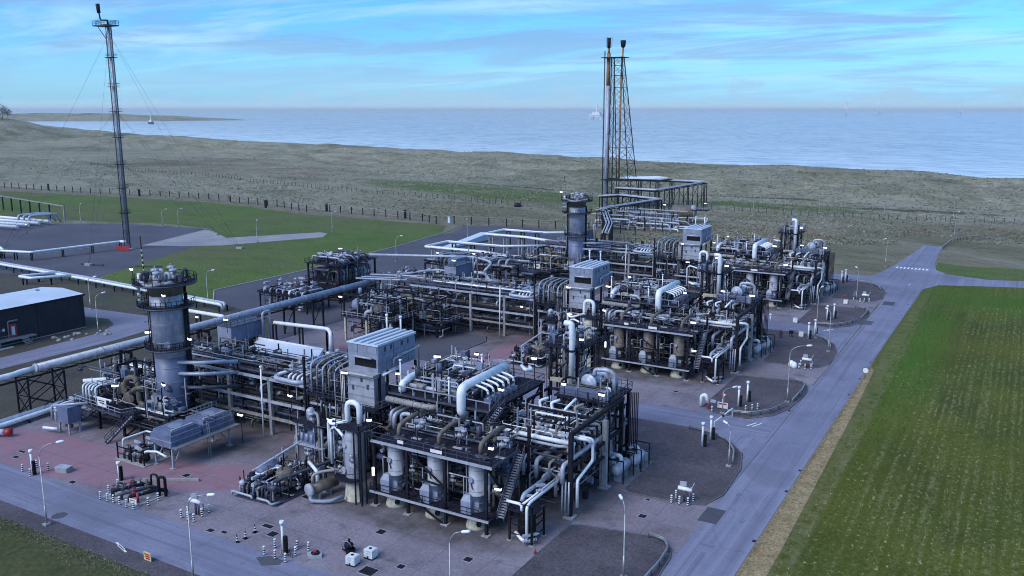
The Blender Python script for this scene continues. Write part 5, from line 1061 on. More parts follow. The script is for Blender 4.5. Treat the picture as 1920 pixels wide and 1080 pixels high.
# middle train: valve tower and low platform at the left
t = thing('valve_tower', 'dark two storey valve tower behind the pipe bridge end', 'steel tower', (-158, 180, 0))
for x in (-163.4, -152.8):
    for y in (172.6, 187.4): legpost(t, x, y, 10.2, .4)
for z in (5.4, 10.0):
    plate(t, -164, 172, z, -152.2, 188, z+.18)
    rail([(-164, 188, z+.18), (-164, 172, z+.18), (-152.2, 172, z+.18), (-152.2, 188, z+.18)]).build('handrail', m_steel, t)
for i in range(30): valve(t, (random.uniform(-163, -153), random.uniform(173, 187), random.choice((6.4, 11.0, 7.6))), None, random.choice((0, 1.57)), random.uniform(1.2, 2.0))
for i in range(12): y = 173+i*1.2; pipe(t, [(-163+random.uniform(0, 3), y, 5.6), (-162, y, 8.4), (-153.5, y, 8.4), (-153.5, y, .5)], random.choice((.2, .3, .4)))
for i in range(3): MB().lathe((-160+i*2.6, 178+i, 10.2), (0, 0, 1), [(0, .7), (1.8, .7), (2.4, .3)], 10).build('pot', m_steel2 if i else m_white2, t)
for i in range(5): pipe(t, [(-163, 174+i*2.6, 10.4), (-163, 174+i*2.6, 11.8), (-154, 174+i*2.6, 11.8), (-152.9, 175+i*2.6, 10)], .24, random.choice((m_white2, m_steel2, m_alu)))
for a, b in (((-163.4, 172.6, 0), (-152.8, 172.6, 5.3)), ((-152.8, 172.6, 0), (-152.8, 187.4, 5.3)), ((-163.4, 172.6, 5.6), (-152.8, 172.6, 9.9))): brace(t, a, b, .2)
MB().box(-163, 172.4, 2.2, -153.4, 172.55, 5.0).build('screen_panel', m_steel, t)
t = thing('low_valve_deck', 'low dark valve deck in front of the two storey valve tower', 'steel deck', (-160, 163, 0))
plate(t, -168, 158.6, 4.0, -151.2, 167.4, 4.15); rail([(-168, 167.4, 4.15), (-168, 158.6, 4.15), (-151.2, 158.6, 4.15)], .4, .06).build('kick_plate', m_steel, t)
for x in (-167.6, -159.6, -151.6):
    for y in (159, 167): legpost(t, x, y, 4.0, .3)
for i in range(26): valve(t, (random.uniform(-167, -152), random.uniform(159.4, 167), random.uniform(4.6, 6.0)), None, random.choice((0, 1.57)), random.uniform(1.0, 1.7))
for i in range(7): x = -166.5+i*2.2; pipe(t, [(x, 159.4, 1), (x, 159.4, 5.2), (x, 166.5, 5.2), (x, 167, 2)], random.choice((.2, .3)), random.choice((m_white2, m_white, m_alu)))
# header rack from bridge end into the middle train
t = thing('header_rack', 'bunched silver header pipes leaving the bridge end toward the middle train', 'pipe rack', (-133, 176, 0))
for i in range(7):
    y = 169+i*1.15; r = random.choice((.16, .22, .28)); pipe(t, [(-144, y, 8.3), (-130, y+3, 8.6), (-116, y-1.5, 8.6), (-114, y-1.5, 7.6)], r, random.choice((m_alu, m_steel2, m_white2)), 10)
pipe(t, [(-140.8, 171, 7.45), (-140.8, 178, 7.6), (-134, 189, 8.2), (-120, 192, 8.2), (-112, 182, 8.0)], .42, m_white2, 12, 'pipe', 2)
pipe(t, [(-152, 184, 11.6), (-126, 197, 11.2), (-120, 196, 10.4), (-119, 190, 9)], .32, m_white2, 12, 'pipe', 2)
for x, y in ((-142, 176), (-134, 176), (-126, 176), (-118, 176), (-142, 184), (-134, 186), (-126, 188), (-118, 186), (-134, 192), (-124, 195)): legpost(t, x, y, 8.0, .3)
for y in (176, 186): beam(t, (-142, y, 7.9), (-118, y, 7.9), .3, .4)
for i in range(14): valve(t, (random.uniform(-141, -116), random.uniform(170, 190), 9.2), None, random.choice((0, 1.57)), random.uniform(1.2, 1.8))
def loop(label, x0, x1, y0, y1, z, r=.40, mats=(m_white, m_white2)):
    t = thing('expansion_loop', label, 'pipe loop', ((x0+x1)/2, y0, 0), 'expansion loops')
    pipe(t, [(x1+14, y0-1.5, z-.6), (x1, y0, z), (x0, y0, z), (x0, y1, z), (x1, y1, z), (x1+12, y1+8, z)], r, mats[0], 12, 'pipe', 1.2)
    pipe(t, [(x1+14, y0-.2, z-.6), (x1, y0+1.3, z), (x0+1.4, y0+1.3, z), (x0+1.4, y1-1.4, z), (x1, y1-1.4, z)], r*.8, mats[1], 12, 'pipe', 1.2)
    for q in (.15, .5, .85):
        for y in (y0+.6, y1-.6):
            for dx in (-.7, .7): legpost(t, x0+(x1-x0)*q+dx, y, z-r, .32, m_steel if y > y0+1 else m_conc)
            beam(t, (x0+(x1-x0)*q-1, y, z-r-.1), (x0+(x1-x0)*q+1, y, z-r-.1), .3, .3)
    return t
loop('white expansion loop standing over the dark yard, nearer of two', -165, -144, 227.5, 240.5, 7.)
loop('white expansion loop standing over the dark yard, farther of two', -164, -147, 262, 275.5, 7.)
t = thing('ramp_panel', 'pale tilted cover panel beside the farther expansion loop', 'panel', (-176, 276, 0))
MB().quadbox([(-183, 262, .3), (-179, 262, .3), (-179, 290, .3), (-183, 290, .3), (-183, 262, .6), (-179, 262, .6), (-179, 290, 3.0), (-183, 290, 3.0)]).build('cover', m_roof, t)
# second clutter rack behind the middle train
t = thing('gooseneck_rack', 'dark open rack full of goosenecks behind the middle cross rack', 'pipe rack', (-128, 205, 0))
for x in (-142, -134, -126, -118):
    for y in (196, 206, 216): legpost(t, x, y, 8.4, .34)
for z in (4.6, 8.3):
    for y in (196, 206, 216): beam(t, (-142.2, y, z), (-117.8, y, z), .25, .35)
    for x in (-142, -134, -126, -118): beam(t, (x, 196, z), (x, 216, z), .25, .35)
for i in range(20): x = -141.5+i*1.2; y = random.uniform(196, 202); pipe(t, [(x, y, 1), (x, y, 9+random.uniform(0, 1.6)), (x, y+1.6, 9.6+random.uniform(0, 1)), (x, y+random.uniform(5, 13), 9.2), (x, 215, 4)], random.choice((.18, .26, .34)), None, 8, 'gooseneck', .7)
for i in range(12): y = 197+i*1.6; z = random.choice((5.2, 8.9)); pipe(t, [(-143, y, z), (-124, y, z), (-120, y+1, z), (-116, y+1, z)], random.choice((.22, .3, .4)))
for i in range(30): valve(t, (random.uniform(-141, -119), random.uniform(197, 215), random.choice((5.4, 9.4))), None, random.choice((0, 1.57)), random.uniform(1.1, 1.7))
MB().box(-130.6, 190.5, 8.6, -127.8, 196.8, 11.4).build('tank', m_blue, t)

# ------------------------------------------------------------------ guyed mast
X, Y = -281.0, 204.0
t = thing('guyed_mast', 'tall guyed steel flare mast rising from the grey yard', 'mast', (X, Y, 0))
for i in range(3):
    a = i*2.094+.4; MB().cyl((X+1.15*math.cos(a), Y+1.15*math.sin(a), 0), (X+1.0*math.cos(a), Y+1.0*math.sin(a), 79), .14, 6).build('leg', m_steel2, t)
MB().cyl((X+.2, Y-.2, 0), (X+.2, Y-.2, 79.5), .42, 12).build('riser', m_alu, t); MB().cyl((X+1.2, Y+.1, 2), (X+1.2, Y+.1, 79), .2, 8).build('riser', m_steel2, t)
MB().cyl((X-.9, Y-.6, 2), (X-.9, Y-.6, 76), .14, 6).build('riser', m_steel, t)
MB().cyl((X-.35, Y+.3, 2), (X-.35, Y+.3, 79), .26, 8).build('riser', m_brown, t)
for k in range(26):
    z = 1+k*3.0; mb = MB()
    for i in range(3):
        a, b = i*2.094+.4, (i+1)*2.094+.4; mb.bar((X+1.1*math.cos(a), Y+1.1*math.sin(a), z), (X+1.1*math.cos(b), Y+1.1*math.sin(b), z+3), .08); mb.bar((X+1.1*math.cos(a), Y+1.1*math.sin(a), z), (X+1.1*math.cos(b), Y+1.1*math.sin(b), z), .08)
    mb.build('brace', m_steel, t)
ladder(X+1.6, Y-.3, 2, 78, .28, .1).build('ladder', m_steel2, t)
for z in (13.5, 22.5, 31, 40.5, 49.5, 58, 68):
    MB().disc((X, Y, z-.15), 2.1, .16, 8).build('platform', m_deck, t); MB().circle_tube((X+.3, Y, z+1.1), 2.0, .06, 8, 4).circle_tube((X+.3, Y, z+.55), 2.0, .04, 8, 4).build('handrail', m_steel2, t)
MB().box(X-4.4, Y-3.0, 78.4, X+3.6, Y+1.6, 78.8).build('top_platform', m_steel2, t); rail([(X-4.4, Y-3.0, 78.8), (X+3.6, Y-3.0, 78.8), (X+3.6, Y+1.6, 78.8), (X-4.4, Y+1.6, 78.8)], 1.4, .07, closed=True).build('handrail', m_steel2, t)
pipe(t, [(X+.8, Y-.6, 79), (X+.8, Y-.6, 80.4), (X-2.2, Y-1, 80.5), (X-2.7, Y-1, 81), (X-3.1, Y-1, 83.4)], .26, m_steel, 8); MB().cyl((X-3.1, Y-1, 83), (X-3.4, Y-1, 86), .6, 10, .68).build('flare_tip', m_steel, t)
brace(t, (X-4.2, Y-1, 78.3), (X-1, Y-.4, 74), .16)
MB().box(X-2, Y-2, 0, X+2, Y+2, .5).build('base_block', m_conc, t); MB().cyl((X-2.6, Y-1.0, 2.9), (X, Y, 2.9), .5, 12).build('base_elbow', m_white, t)
AN = [(X+52*math.cos(a), Y+52*math.sin(a)) for a in (.42, 2.51, 4.6)]
AN = [(-247, 226), (-317.5, 179.5), (-283.5, 247), (-262.5, 175.5)]
for ax, ay in AN:
    for z in (75, 49, 31): MB().cyl((ax, ay, .4), (X+(ax-X)*.012, Y+(ay-Y)*.012, z), .032, 4).build('guy_wire', m_steel2, t)
for i, (ax, ay) in enumerate(AN): solid(MB().box(ax-1.4, ay-.6, 0, ax+1.4, ay+.6, .7), 'anchor_block', m_conc, 'concrete guy anchor %s of the mast' % ('right', 'left', 'behind and just right', 'in front')[i], 'anchor', (ax, ay, 0), 'guy anchors')
solid(MB().cbox((X+1.5, Y-3.2, 1.0), (5.2, .12, 1.5), .35), 'warning_board', m_red, 'red board at the foot of the guyed mast', 'sign', (X+1.5, Y-3.2, 0))
for i, (x, y) in enumerate(((-262, 176.5), (-243, 183.5))): solid(MB().cbox((x, y, .35), (9, .5, .5), .2+.25*i), 'ground_beam', m_steel2, ('left', 'right')[i]+' dark beam lying on the mast yard edge', 'beam', (x, y, 0))
# ------------------------------------------------------------------ flare tower
X, Y = -188.5, 421.0
t = thing('flare_tower', 'tall twin stack flare tower with tapering lattice frame', 'flare tower', (X, Y, 0))
MB().cyl((X, Y, 0), (X, Y, 62), 1.0, 16).build('stack', m_alu, t); MB().cyl((X, Y, 62), (X, Y, 78), .98, 16).build('stack_top', m_rust, t); MB().cyl((X, Y, 78), (X, Y, 80.5), .6, 10).build('stack_neck', m_rust, t); MB().cyl((X, Y, 80.5), (X, Y, 85.5), .85, 10, 1.0).build('flare_tip', m_steel, t)
for i in range(4): MB().bar((X+1.5*math.cos(i*1.57), Y+1.5*math.sin(i*1.57), 81), (X+1.7*math.cos(i*1.57), Y+1.7*math.sin(i*1.57), 85.8), .14).build('pilot', m_steel, t)
MB().cyl((X+6.6, Y+1, 14), (X+6.6, Y+1, 66), .5, 10).build('stack', m_rust, t); MB().cyl((X+6.6, Y+1, 66), (X+7.3, Y+1, 80.5), .45, 10).build('stack', m_rust, t); MB().lathe((X+7.3, Y+1, 80.5), (0, 0, 1), [(0, .5), (.5, 1.2), (3.2, 1.5), (3.6, 1.3)], 8).build('flare_tip', m_steel, t)
MB().cyl((X-1.9, Y-.5, 0), (X-1.9, Y-.5, 79), .32, 8).build('riser', m_steel2, t); MB().cyl((X+3.1, Y+.4, 4), (X+3.1, Y+.4, 74), .3, 8).build('riser', m_steel2, t)
def leg_at(i, z):
    bx, by = ((3.0, -5), (15.5, -5), (15.5, 8), (3.0, 8))[i]; tx, ty = ((2.0, -1), (7.4, -1), (7.4, 2.4), (2.0, 2.4))[i]; k = z/76.
    return Vector((X+bx+(tx-bx)*k, Y+by+(ty-by)*k, z))
for i in range(4): MB().bar(leg_at(i, 0), leg_at(i, 76), .34).build('leg', m_steel, t)
zs = [0, 8, 15, 23, 31, 39, 47, 54, 61, 67, 72, 76]
for a, b in zip(zs, zs[1:]):
    for i in range(4):
        j = (i+1) % 4; brace(t, leg_at(i, a), leg_at(j, b), .15); brace(t, leg_at(j, a), leg_at(i, b), .15)
        brace(t, leg_at(i, b), leg_at(j, b), .16)
plate(t, X-2.5, Y-4, 75.6, X+9.5, Y+4, 75.9, 'top_platform'); plate(t, X-1, Y-6, 14.6, X+17, Y+9, 14.9, 'platform')
brace(t, (X, Y, 38), leg_at(0, 38), .3); brace(t, (X, Y, 60), leg_at(0, 60), .3); brace(t, (X, Y, 20), leg_at(0, 20), .3)
ladder(X+2.2, Y-1.4, 0, 75, .3).build('ladder', m_steel, t)
MB().box(X-3, Y-4, 0, X+18, Y+11, .3).build('base_slab', m_conc, t)
# pipe galleries at the flare foot
def gallery(label, pts, r=.6, z_leg=.4, offs=(-1.2, 0, 1.2), gap=9):
    t = thing('pipe_gallery', label, 'pipe gallery', (pts[0][0], pts[0][1], 0), 'flare pipe galleries')
    for k, o_ in enumerate(offs):
        P = [(p[0]+o_*.7, p[1]+o_*.7, p[2]+(.2 if k == 1 else 0)) for p in pts]; pipe(t, P, r*.62 if k == 1 else r*.45, m_white2 if k != 2 else m_alu, 10, 'pipe', 1.0)
    for a, b in zip(pts, pts[1:]):
        a, b = Vector(a), Vector(b); d = b-a; n = max(1, round(d.length/gap)); h = Vector((-d.y, d.x, 0)).normalized()*1.4
        for i in range(n+1):
            p = a+d*i/n
            for s in (-1, 1): q = p+h*s; legpost(t, q.x, q.y, p.z-r, .34)
            beam(t, p-h-Vector((0, 0, r+.15)), p+h-Vector((0, 0, r+.15)), .3, .3)
            if i: brace(t, p+h-Vector((0, 0, p.z-.5)), a+d*(i-1)/n+h-Vector((0, 0, r+.3)), .16)
        beam(t, a+h-Vector((0, 0, r+.15)), b+h-Vector((0, 0, r+.15)), .25, .35); beam(t, a-h-Vector((0, 0, r+.15)), b-h-Vector((0, 0, r+.15)), .25, .35)
    return t
gallery('high outer pipe gallery turning back to the flare tower', [(-180, 448, 13.5), (-146, 452, 13), (-154, 404, 12), (-176, 406, 12)])
gallery('zigzag pipe gallery between flare tower and knock out drum', [(-178, 392, 9), (-172, 402, 9), (-148, 392, 9), (-158, 356, 8), (-157, 345, 8)], .55)
gallery('low pipe gallery running from farthest column to the flare yard', [(-158, 352, 7), (-138, 312, 7), (-128, 286, 7)], .5)
t = thing('flare_deck', 'white pipes heaped on the flare tower side deck', 'pipe deck', (-170, 430, 0))
plate(t, -184, 424, 14.2, -160, 442, 14.5)
for x in (-183, -172, -161):
    for y in (425, 441): legpost(t, x, y, 14.2, .4)
for i in range(7): pipe(t, [(-183, 425+i*2.2, 15.2), (-172+i, 424+i*2.2, 15.6), (-161, 428+i*1.6, 15.2)], .5, m_white, 8)
t = thing('flare_valve_yard', 'tangle of pipework and valves in front of the flare galleries', 'valve stand', (-146, 372, 0))
for i in range(22):
    x = random.uniform(-166, -126); y = random.uniform(344, 378); z = random.uniform(1.2, 5)
    pipe(t, [(x, y, .2), (x, y, z), (x+random.uniform(4, 14), y+random.uniform(-3, 3), z), (x+12, y, .3)], random.choice((.25, .35, .45)), random.choice((m_white, m_white2, m_steel2, m_alu)))
for i in range(30): legpost(t, random.uniform(-166, -126), random.uniform(342, 380), random.uniform(3, 8), .3)
for i in range(30): valve(t, (random.uniform(-166, -126), random.uniform(342, 378), random.uniform(1, 4)), None, 0, 2.0)
for y in (346, 360, 374): beam(t, (-166, y, 6), (-128, y, 6), .3, .4, m_white2)
t = thing('knock_out_drum', 'large dull brown horizontal drum right of the flare galleries', 'drum', (-133, 384, 0))
MB().lathe((-139, 383, 4.6), (1, .2, 0), [(0, .8), (.6, 2.6), (1.2, 3.1), (10.4, 3.1), (11, 2.6), (11.6, .8)], 20).build('shell', m_brown, t); MB().lathe((-129.8, 384.9, 4.6), (1, .2, 0), [(0, 3.15), (1.3, 3.15), (1.9, 2.2), (2.2, .5)], 20).build('end_cap', m_ltgrey, t)
for x in (-136.5, -130.5): MB().box(x, 381, 0, x+.8, 387, 2.6).build('saddle', m_conc, t)
plate(t, -129, 382, 5.6, -122, 388, 5.9); rail([(-129, 382, 5.9), (-122, 382, 5.9), (-122, 388, 5.9)]).build('handrail', m_white2, t)
for x in (-128.5, -122.5): legpost(t, x, 383, 5.6, .35, m_white2)

# ------------------------------------------------------------------ building on the left
t = thing('low_building', 'long dark clad building with white roof beside the narrow road', 'building', (-194, 92, 0))
bx0, bx1, by0, by1, bh = -203., -187.2, 40., 123., 7.9
MB().box(bx0, by0, 0, bx1, by1, bh).build('wall', m_navy, t)
mb = MB(); ym = (bx0+bx1)/2
mb.quadbox([(bx0-.2, by0, bh), (ym, by0, bh), (ym, by1+.2, bh), (bx0-.2, by1+.2, bh), (bx0-.2, by0, bh+.12), (ym, by0, bh+.75), (ym, by1+.2, bh+.75), (bx0-.2, by1+.2, bh+.12)])
mb.quadbox([(ym, by0, bh), (bx1+.2, by0, bh), (bx1+.2, by1+.2, bh), (ym, by1+.2, bh), (ym, by0, bh+.75), (bx1+.2, by0, bh+.12), (bx1+.2, by1+.2, bh+.12), (ym, by1+.2, bh+.75)])
rf = mb.build('roof', m_roof, t)
MB().box(bx1+.2, by0, bh-.25, bx1+.34, by1+.3, bh+.15).build('gutter', m_steel, t); MB().box(bx1-.3, by0, 0, bx1+.06, by1+.05, .25).build('plinth', m_conc, t)
for y in (60, 74, 88, 111.5): MB().box(bx1, y, .2, bx1+.06, y+.16, bh-.3).build('wall_joint', m_black, t)
for y in (66, 80, 94, 108, 118): MB().box(ym-3, y, bh+.35, ym-2.2, y+.9, bh+1.0).build('roof_vent', m_white2, rf)
d = MB().box(bx1, 105.2, 1.6, bx1+.09, 106.7, 4.4).build('door', m_red, t); MB().box(bx1+.09, 105.6, 2.0, bx1+.12, 106.3, 3.9).build('door_panel', m_sign, d)
pipe(t, [(bx1+.25, 104.8, 1.4), (bx1+.25, 104.8, 5.2), (bx1+.25, 107, 5.2)], .16, m_galv, 6)
for y in (102.6, 103.6): MB().box(bx1, y, 3.2, bx1+.12, y+.5, 3.8).build('wall_box', m_sign, t)
plate(t, bx1+.1, 84, 1.3, bx1+1.9, 110, 1.5, 'loading_platform', m_galv); rail([(bx1+1.9, 84, 1.5), (bx1+1.9, 105, 1.5)]).build('handrail', m_galv, t)
for y in (86, 94, 102, 109): legpost(t, bx1+1.6, y, 1.3, .14, m_galv)
mb = MB()
for i in range(5): mb.box(bx1+2.0+i*.3, 106.4, 1.2-i*.26, bx1+2.3+i*.3, 108, 1.3-i*.26)
mb.build('steps', m_galv, t)
solid(MB().box(-185, 76, .02, -183.8, 104, .22), 'kerb_wall', m_conc, 'low pale kerb in front of the dark building', 'kerb', (-184.4, 90, 0))
random.seed(5)
NTHB = ('first', 'second', 'third', 'fourth', 'fifth', 'sixth', 'seventh', 'eighth', 'ninth', 'tenth', 'eleventh', 'twelfth', 'thirteenth', 'fourteenth', 'fifteenth', 'sixteenth')
for i in range(16):
    x, y = -181.6+random.uniform(-2.6, 2.6)+(3 if i > 9 else 0), 112+i*.75+random.uniform(-.6, .6); r = random.uniform(.3, .6)
    mb = MB(); mb.lathe((x, y, -.1), (0, 0, 1), [(0, r*.9), (r*.5, r), (r*.95, r*.7), (r*1.2, r*.25)], 7); mb.v = [(a+random.uniform(-.1, .1), b_+random.uniform(-.1, .1), c_) for a, b_, c_ in mb.v]
    solid(mb, 'boulder', m_conc, 'pale boulder beside the dark building, %s counting away from the camera' % (NTHB[i]), 'boulder', (x, y, 0), 'boulders beside the building')

# ------------------------------------------------------------------ lamps, posts, barriers
def lamp(x, y, h, az, label, cat='lamp post', arm=1.6):
    t = thing('lamp_post', label, cat, (x, y, 0), 'lamp posts')
    MB().box(x-.35, y-.35, 0, x+.35, y+.35, .3).build('base', m_conc, t)
    dx, dy = math.cos(az), math.sin(az)
    MB().lathe((x, y, .3), (0, 0, 1), [(0, .13), (2.4, .12), (2.4, .085), (h*.82, .07)], 8).build('pole', m_galv, t)
    MB().tube([(x, y, h*.80), (x+dx*.1, y+dy*.1, h*.92), (x+dx*arm*.5, y+dy*arm*.5, h*.985), (x+dx*arm, y+dy*arm, h)], .06, 6, .8).build('arm', m_galv, t)
    hx, hy = x+dx*(arm+.45), y+dy*(arm+.45)
    mb = MB().lathe((x+dx*arm, y+dy*arm, h), (dx, dy, .12), [(0, .08), (.12, .17), (.75, .19), (.95, .1)], 8); mb.build('lamp_head', m_white, t)
    return t
lamp(-99.7, 57.8, 10.6, .75, 'lamp post on the verge at the left of the front road', arm=2.0)
lamp(-73.2, 57.6, 10.4, .35, 'curved lamp post at the bottom edge in front of the pump skid', arm=2.3)
lamp(-46.5, 67.4, 8.6, .4, 'lamp head poking up at the bottom edge near the gravel bed', arm=1.2)
lamp(-33.6, 81.8, 8.8, 2.3, 'thin lamp post on the nearest gravel bed', arm=1.0)
lamp(-32.7, 117.7, 6.3, 2.6, 'lamp post at the kerb of the second gravel bed', arm=.6)
lamp(-32.2, 150.6, 10.4, .3, 'arched lamp post between middle train and main road', arm=2.6)
lamp(-32.5, 188.3, 9.0, 2.4, 'lamp post on the fourth gravel bed from the camera', arm=1.0)
lamp(-37.2, 198.8, 11.5, 1.2, 'tall lamp post beside the white post pair of the middle entrance', arm=.8)
lamp(-36.0, 244.1, 9.0, 2.2, 'lamp post among the bollards by the farthest entrance', arm=.8)
lamp(-36.9, 304.8, 9.0, 2.2, 'lamp post beside the pedestrian crossing', arm=.8)
lamp(-40.2, 139.2, 4.4, .9, 'short curved lamp post by the raised barrier', arm=1.8)
for i, (x, y, h, d) in enumerate(((-182.6, 155, 9, 'beside the long white pipe pair'), (-253, 240.1, 8.5, 'beside the pale path end'), (-324, 253.4, 7.5, 'behind the guyed mast, left'), (-318, 256.9, 8, 'behind the guyed mast, right'), (-362, 240.3, 9, 'on the far left of the mast yard'), (-248.3, 277.5, 8.5, 'on the lawn beyond the pale path'), (-180.7, 233, 8.6, 'with hooked arm on the dark yard'), (-184.7, 283, 8.5, 'at the far end of the dark yard'), (-179.6, 120.9, 9.2, 'by the boulders and narrow road'), (-203.5, 135.5, 8.5, 'on the road behind the dark building'))):
    lamp(x, y, h, (.5, 2.2, 1.2)[i % 3], 'thin lamp post '+d, arm=1.4)
for i, (x, y) in enumerate(((-116.1, 438.2), (-84.6, 438.4), (-56.6, 447.2), (-27.5, 452.3), (-22.5, 386.5))):
    lamp(x, y, 10.5, 1.0, 'distant lamp post %s along the boundary fence on the right' % ('first', 'second', 'third', 'fourth', 'fifth')[i], arm=1.0)
def vent_post(x, y, h, label, box=True):
    t = thing('marker_post', label, 'post', (x, y, 0), 'tall white posts')
    MB().cyl((x, y, .1), (x, y, h-.4), .16, 10).build('tube', m_white, t); MB().cyl((x, y, h-.45), (x, y, h), .27, 10).build('cap', m_white, t)
    if box: MB().box(x+.25, y-.2, 0, x+.6, y+.2, 2.1).build('black_box', m_black, t)
    MB().box(x-.3, y-.3, 0, x+.3, y+.3, .12).build('base', m_conc, t)
for x, y, h, s in ((-69.8, 67.5, 3.9, 'beside the bicycle'), (-116, 66.1, 3.7, 'at the left beside the front road'), (-103.9, 71, 2.7, 'behind the valve pit'), (-38.4, 123.2, 3.9, 'nearer one at the second gravel bed'), (-38.2, 126.6, 3.9, 'farther one at the second gravel bed'), (-38.9, 144.1, 3.7, 'nearer one by the raised barrier'), (-38.3, 147.4, 3.8, 'farther one by the raised barrier'), (-38.4, 196.8, 3.9, 'nearer one at the fourth gravel bed'), (-37.8, 200.6, 3.9, 'farther one at the fourth gravel bed'), (-38.4, 217.4, 3.8, 'nearer one at the fifth gravel bed'), (-37.3, 220.1, 3.8, 'farther one at the fifth gravel bed'), (-44, 268, 3.8, 'nearer one at the farthest gravel bed'), (-43.4, 271, 3.8, 'farther one at the farthest gravel bed')):
    vent_post(x, y, h, 'tall white capped post, '+s)
for i, (x, y) in enumerate(((-51.4, 209.3), (-50.1, 210.1))): vent_post(x, y, 1.8, 'short white post, %s of two on the cross road' % ('left', 'right')[i], False)
# striped bollards
bm_p = MB().cyl((0, 0, 0), (0, 0, 1.12), .12, 10).mesh('bollard_post', m_black); bm_b = MB().cyl((0, 0, 0), (0, 0, .16), .135, 10).mesh('bollard_band', m_white)
def bollard(x, y, label, group, h=1.):
    t = thing('bollard', label, 'bollard', (x, y, 0), group)
    for me, nm, z in ((bm_p, 'post', 0), (bm_b, 'band', .16), (bm_b, 'band', .46), (bm_b, 'band', .76), (bm_b, 'band', 1.02)):
        o = bpy.data.objects.new(nm, me); COL.objects.link(o); o.parent = t; o.location = (0, 0, z*h); o.scale = (1, 1, h)
NTH = ('first', 'second', 'third', 'fourth', 'fifth', 'sixth', 'seventh', 'eighth', 'ninth', 'tenth')
for grp, where, pts in (('bollards round the valve pit', 'round the red valve pit', [(-101.9, 69.3), (-101.3, 67.5), (-100.5, 65.7), (-99.2, 65.8), (-98.1, 65.9), (-96.9, 65.9), (-95.5, 65.9), (-94.1, 65.9), (-93.5, 67.6), (-93.6, 69.2)]),
                        ('bollards at the far left post', 'by the far left white post', [(-118.1, 65.9), (-117.8, 67.8), (-115.6, 65.5), (-115.4, 68.0)]),
                        ('bollards round the front fire monitor', 'round the monitor beside the cones', [(-87.0, 67.4), (-85.8, 67.4), (-87.0, 68.4), (-84.7, 67.4), (-85.0, 68.9), (-86.3, 70.2), (-85.2, 70.2)]),
                        ('bollards round the bicycle', 'round the bicycle', [(-71.1, 65.8), (-69.4, 65.8), (-71.3, 67.7), (-67.8, 65.8), (-67.9, 67.5), (-68.8, 68.7), (-67.4, 69.1)]),
                        ('bollards round the nearest entrance monitor', 'round the second gravel bed monitor', [(-35.6, 102.2), (-35.6, 103.9), (-34.6, 102.4), (-33.5, 102.5), (-33.3, 104.0)]),
                        ('bollards round the middle entrance monitor', 'round the fourth gravel bed monitor', [(-35.0, 172.4), (-35.2, 174.8), (-33.9, 172.6), (-32.9, 173.2), (-33.0, 174.8)]),
                        ('bollards round the farthest entrance monitor', 'round the farthest gravel bed monitor', [(-36.5, 243.1), (-34.9, 243.2), (-33.9, 243.4), (-32.8, 244.1)])):
    for i, (x, y) in enumerate(pts): bollard(x, y, 'black and white bollard %s, %s from the left' % (where, NTH[i]), grp)
for i, (x, y) in enumerate(((-42.0, 133.2+6), (-37.2, 133+9.5), (-36.4, 143.6), (-35.7, 144.4))): bollard(x, y, 'pale striped post %s from the left along the barrier kerb' % NTH[i], 'barrier kerb posts', .9)
for i, (x, y) in enumerate(((-76.1, 66.4), (-76.0, 67.6), (-76.2, 69.3))):
    t = thing('traffic_cone', 'striped cone with flat base, %s of the three' % ('nearest', 'middle', 'farthest')[i], 'cone', (x, y, 0), 'cones beside the front road')
    MB().box(x-.28, y-.28, 0, x+.28, y+.28, .07).build('base', m_black, t); MB().cyl((x, y, .07), (x, y, 1.05), .17, 10, .05).build('cone', m_black, t)
    for z in (.3, .62): MB().cyl((x, y, z), (x, y, z+.17), .175-z*.11, 10, .155-z*.11).build('band', m_white, t)
solid(MB().cyl((-44.4, 84.4-2.8, .13), (-44.4, 81.6, .85), .2, 8, .04), 'traffic_cone', m_red, 'small red cone on the nearest gravel bed', 'cone', (-44.4, 81.6, 0.13))
def monitor(x, y, label, rz=.2):
    t = thing('fire_monitor', label, 'fire monitor', (x, y, 0), 'fire monitors')
    MB().cyl((x, y, 0), (x, y, 1.7), .14, 8).cyl((x+.35, y+.1, 0), (x+.3, y+.1, 1.6), .08, 6).build('stand_pipe', m_steel2, t); MB().cyl((x+.7, y, 0), (x+.7, y, 1.8), .07, 6).build('red_pipe', m_red, t)
    MB().cyl((x-.85, y-.05, 1.9), (x+.95, y+.1, 1.8), .27, 10).build('hood', m_white, t); MB().cbox((x-.25, y+.15, 2.45), (.85, .35, .55), rz).build('control_box', m_white2, t)
    MB().tube([(x+.5, y, 2.0), (x+1.0, y+.1, 2.2), (x+1.25, y+.1, 2.9)], .07, 6, .3).build('lever', m_ltgrey, t)
for x, y, s in ((-34.3, 103.4, 'white fire monitor on the second gravel bed'), (-86.2, 69.0, 'white fire monitor beside the three cones'), (-33.9, 173.6, 'white fire monitor on the fourth gravel bed'), (-33.9, 244.6, 'white fire monitor on the farthest gravel bed')): monitor(x, y, s)
def guard(pts, label):
    t = thing('guard_rail', label, 'guard rail', (pts[0][0], pts[0][1], .13), 'guard rails on the gravel beds')
    P = [Vector((x, y, .13)) for x, y in pts]; mb = MB()
    for z, w_ in ((.55, .11), (.74, .11)): mb.tube([p+Vector((0, 0, z)) for p in P], w_, 4, .6)
    mb.build('rail_beam', m_galv, t)
    for a, b in zip(P, P[1:]):
        n = max(1, round((b-a).length/2.4))
        for i in range(n): p = a+(b-a)*i/n; MB().box(p.x-.08, p.y-.08, .0, p.x+.08, p.y+.08, .8).build('post', m_steel2, t)
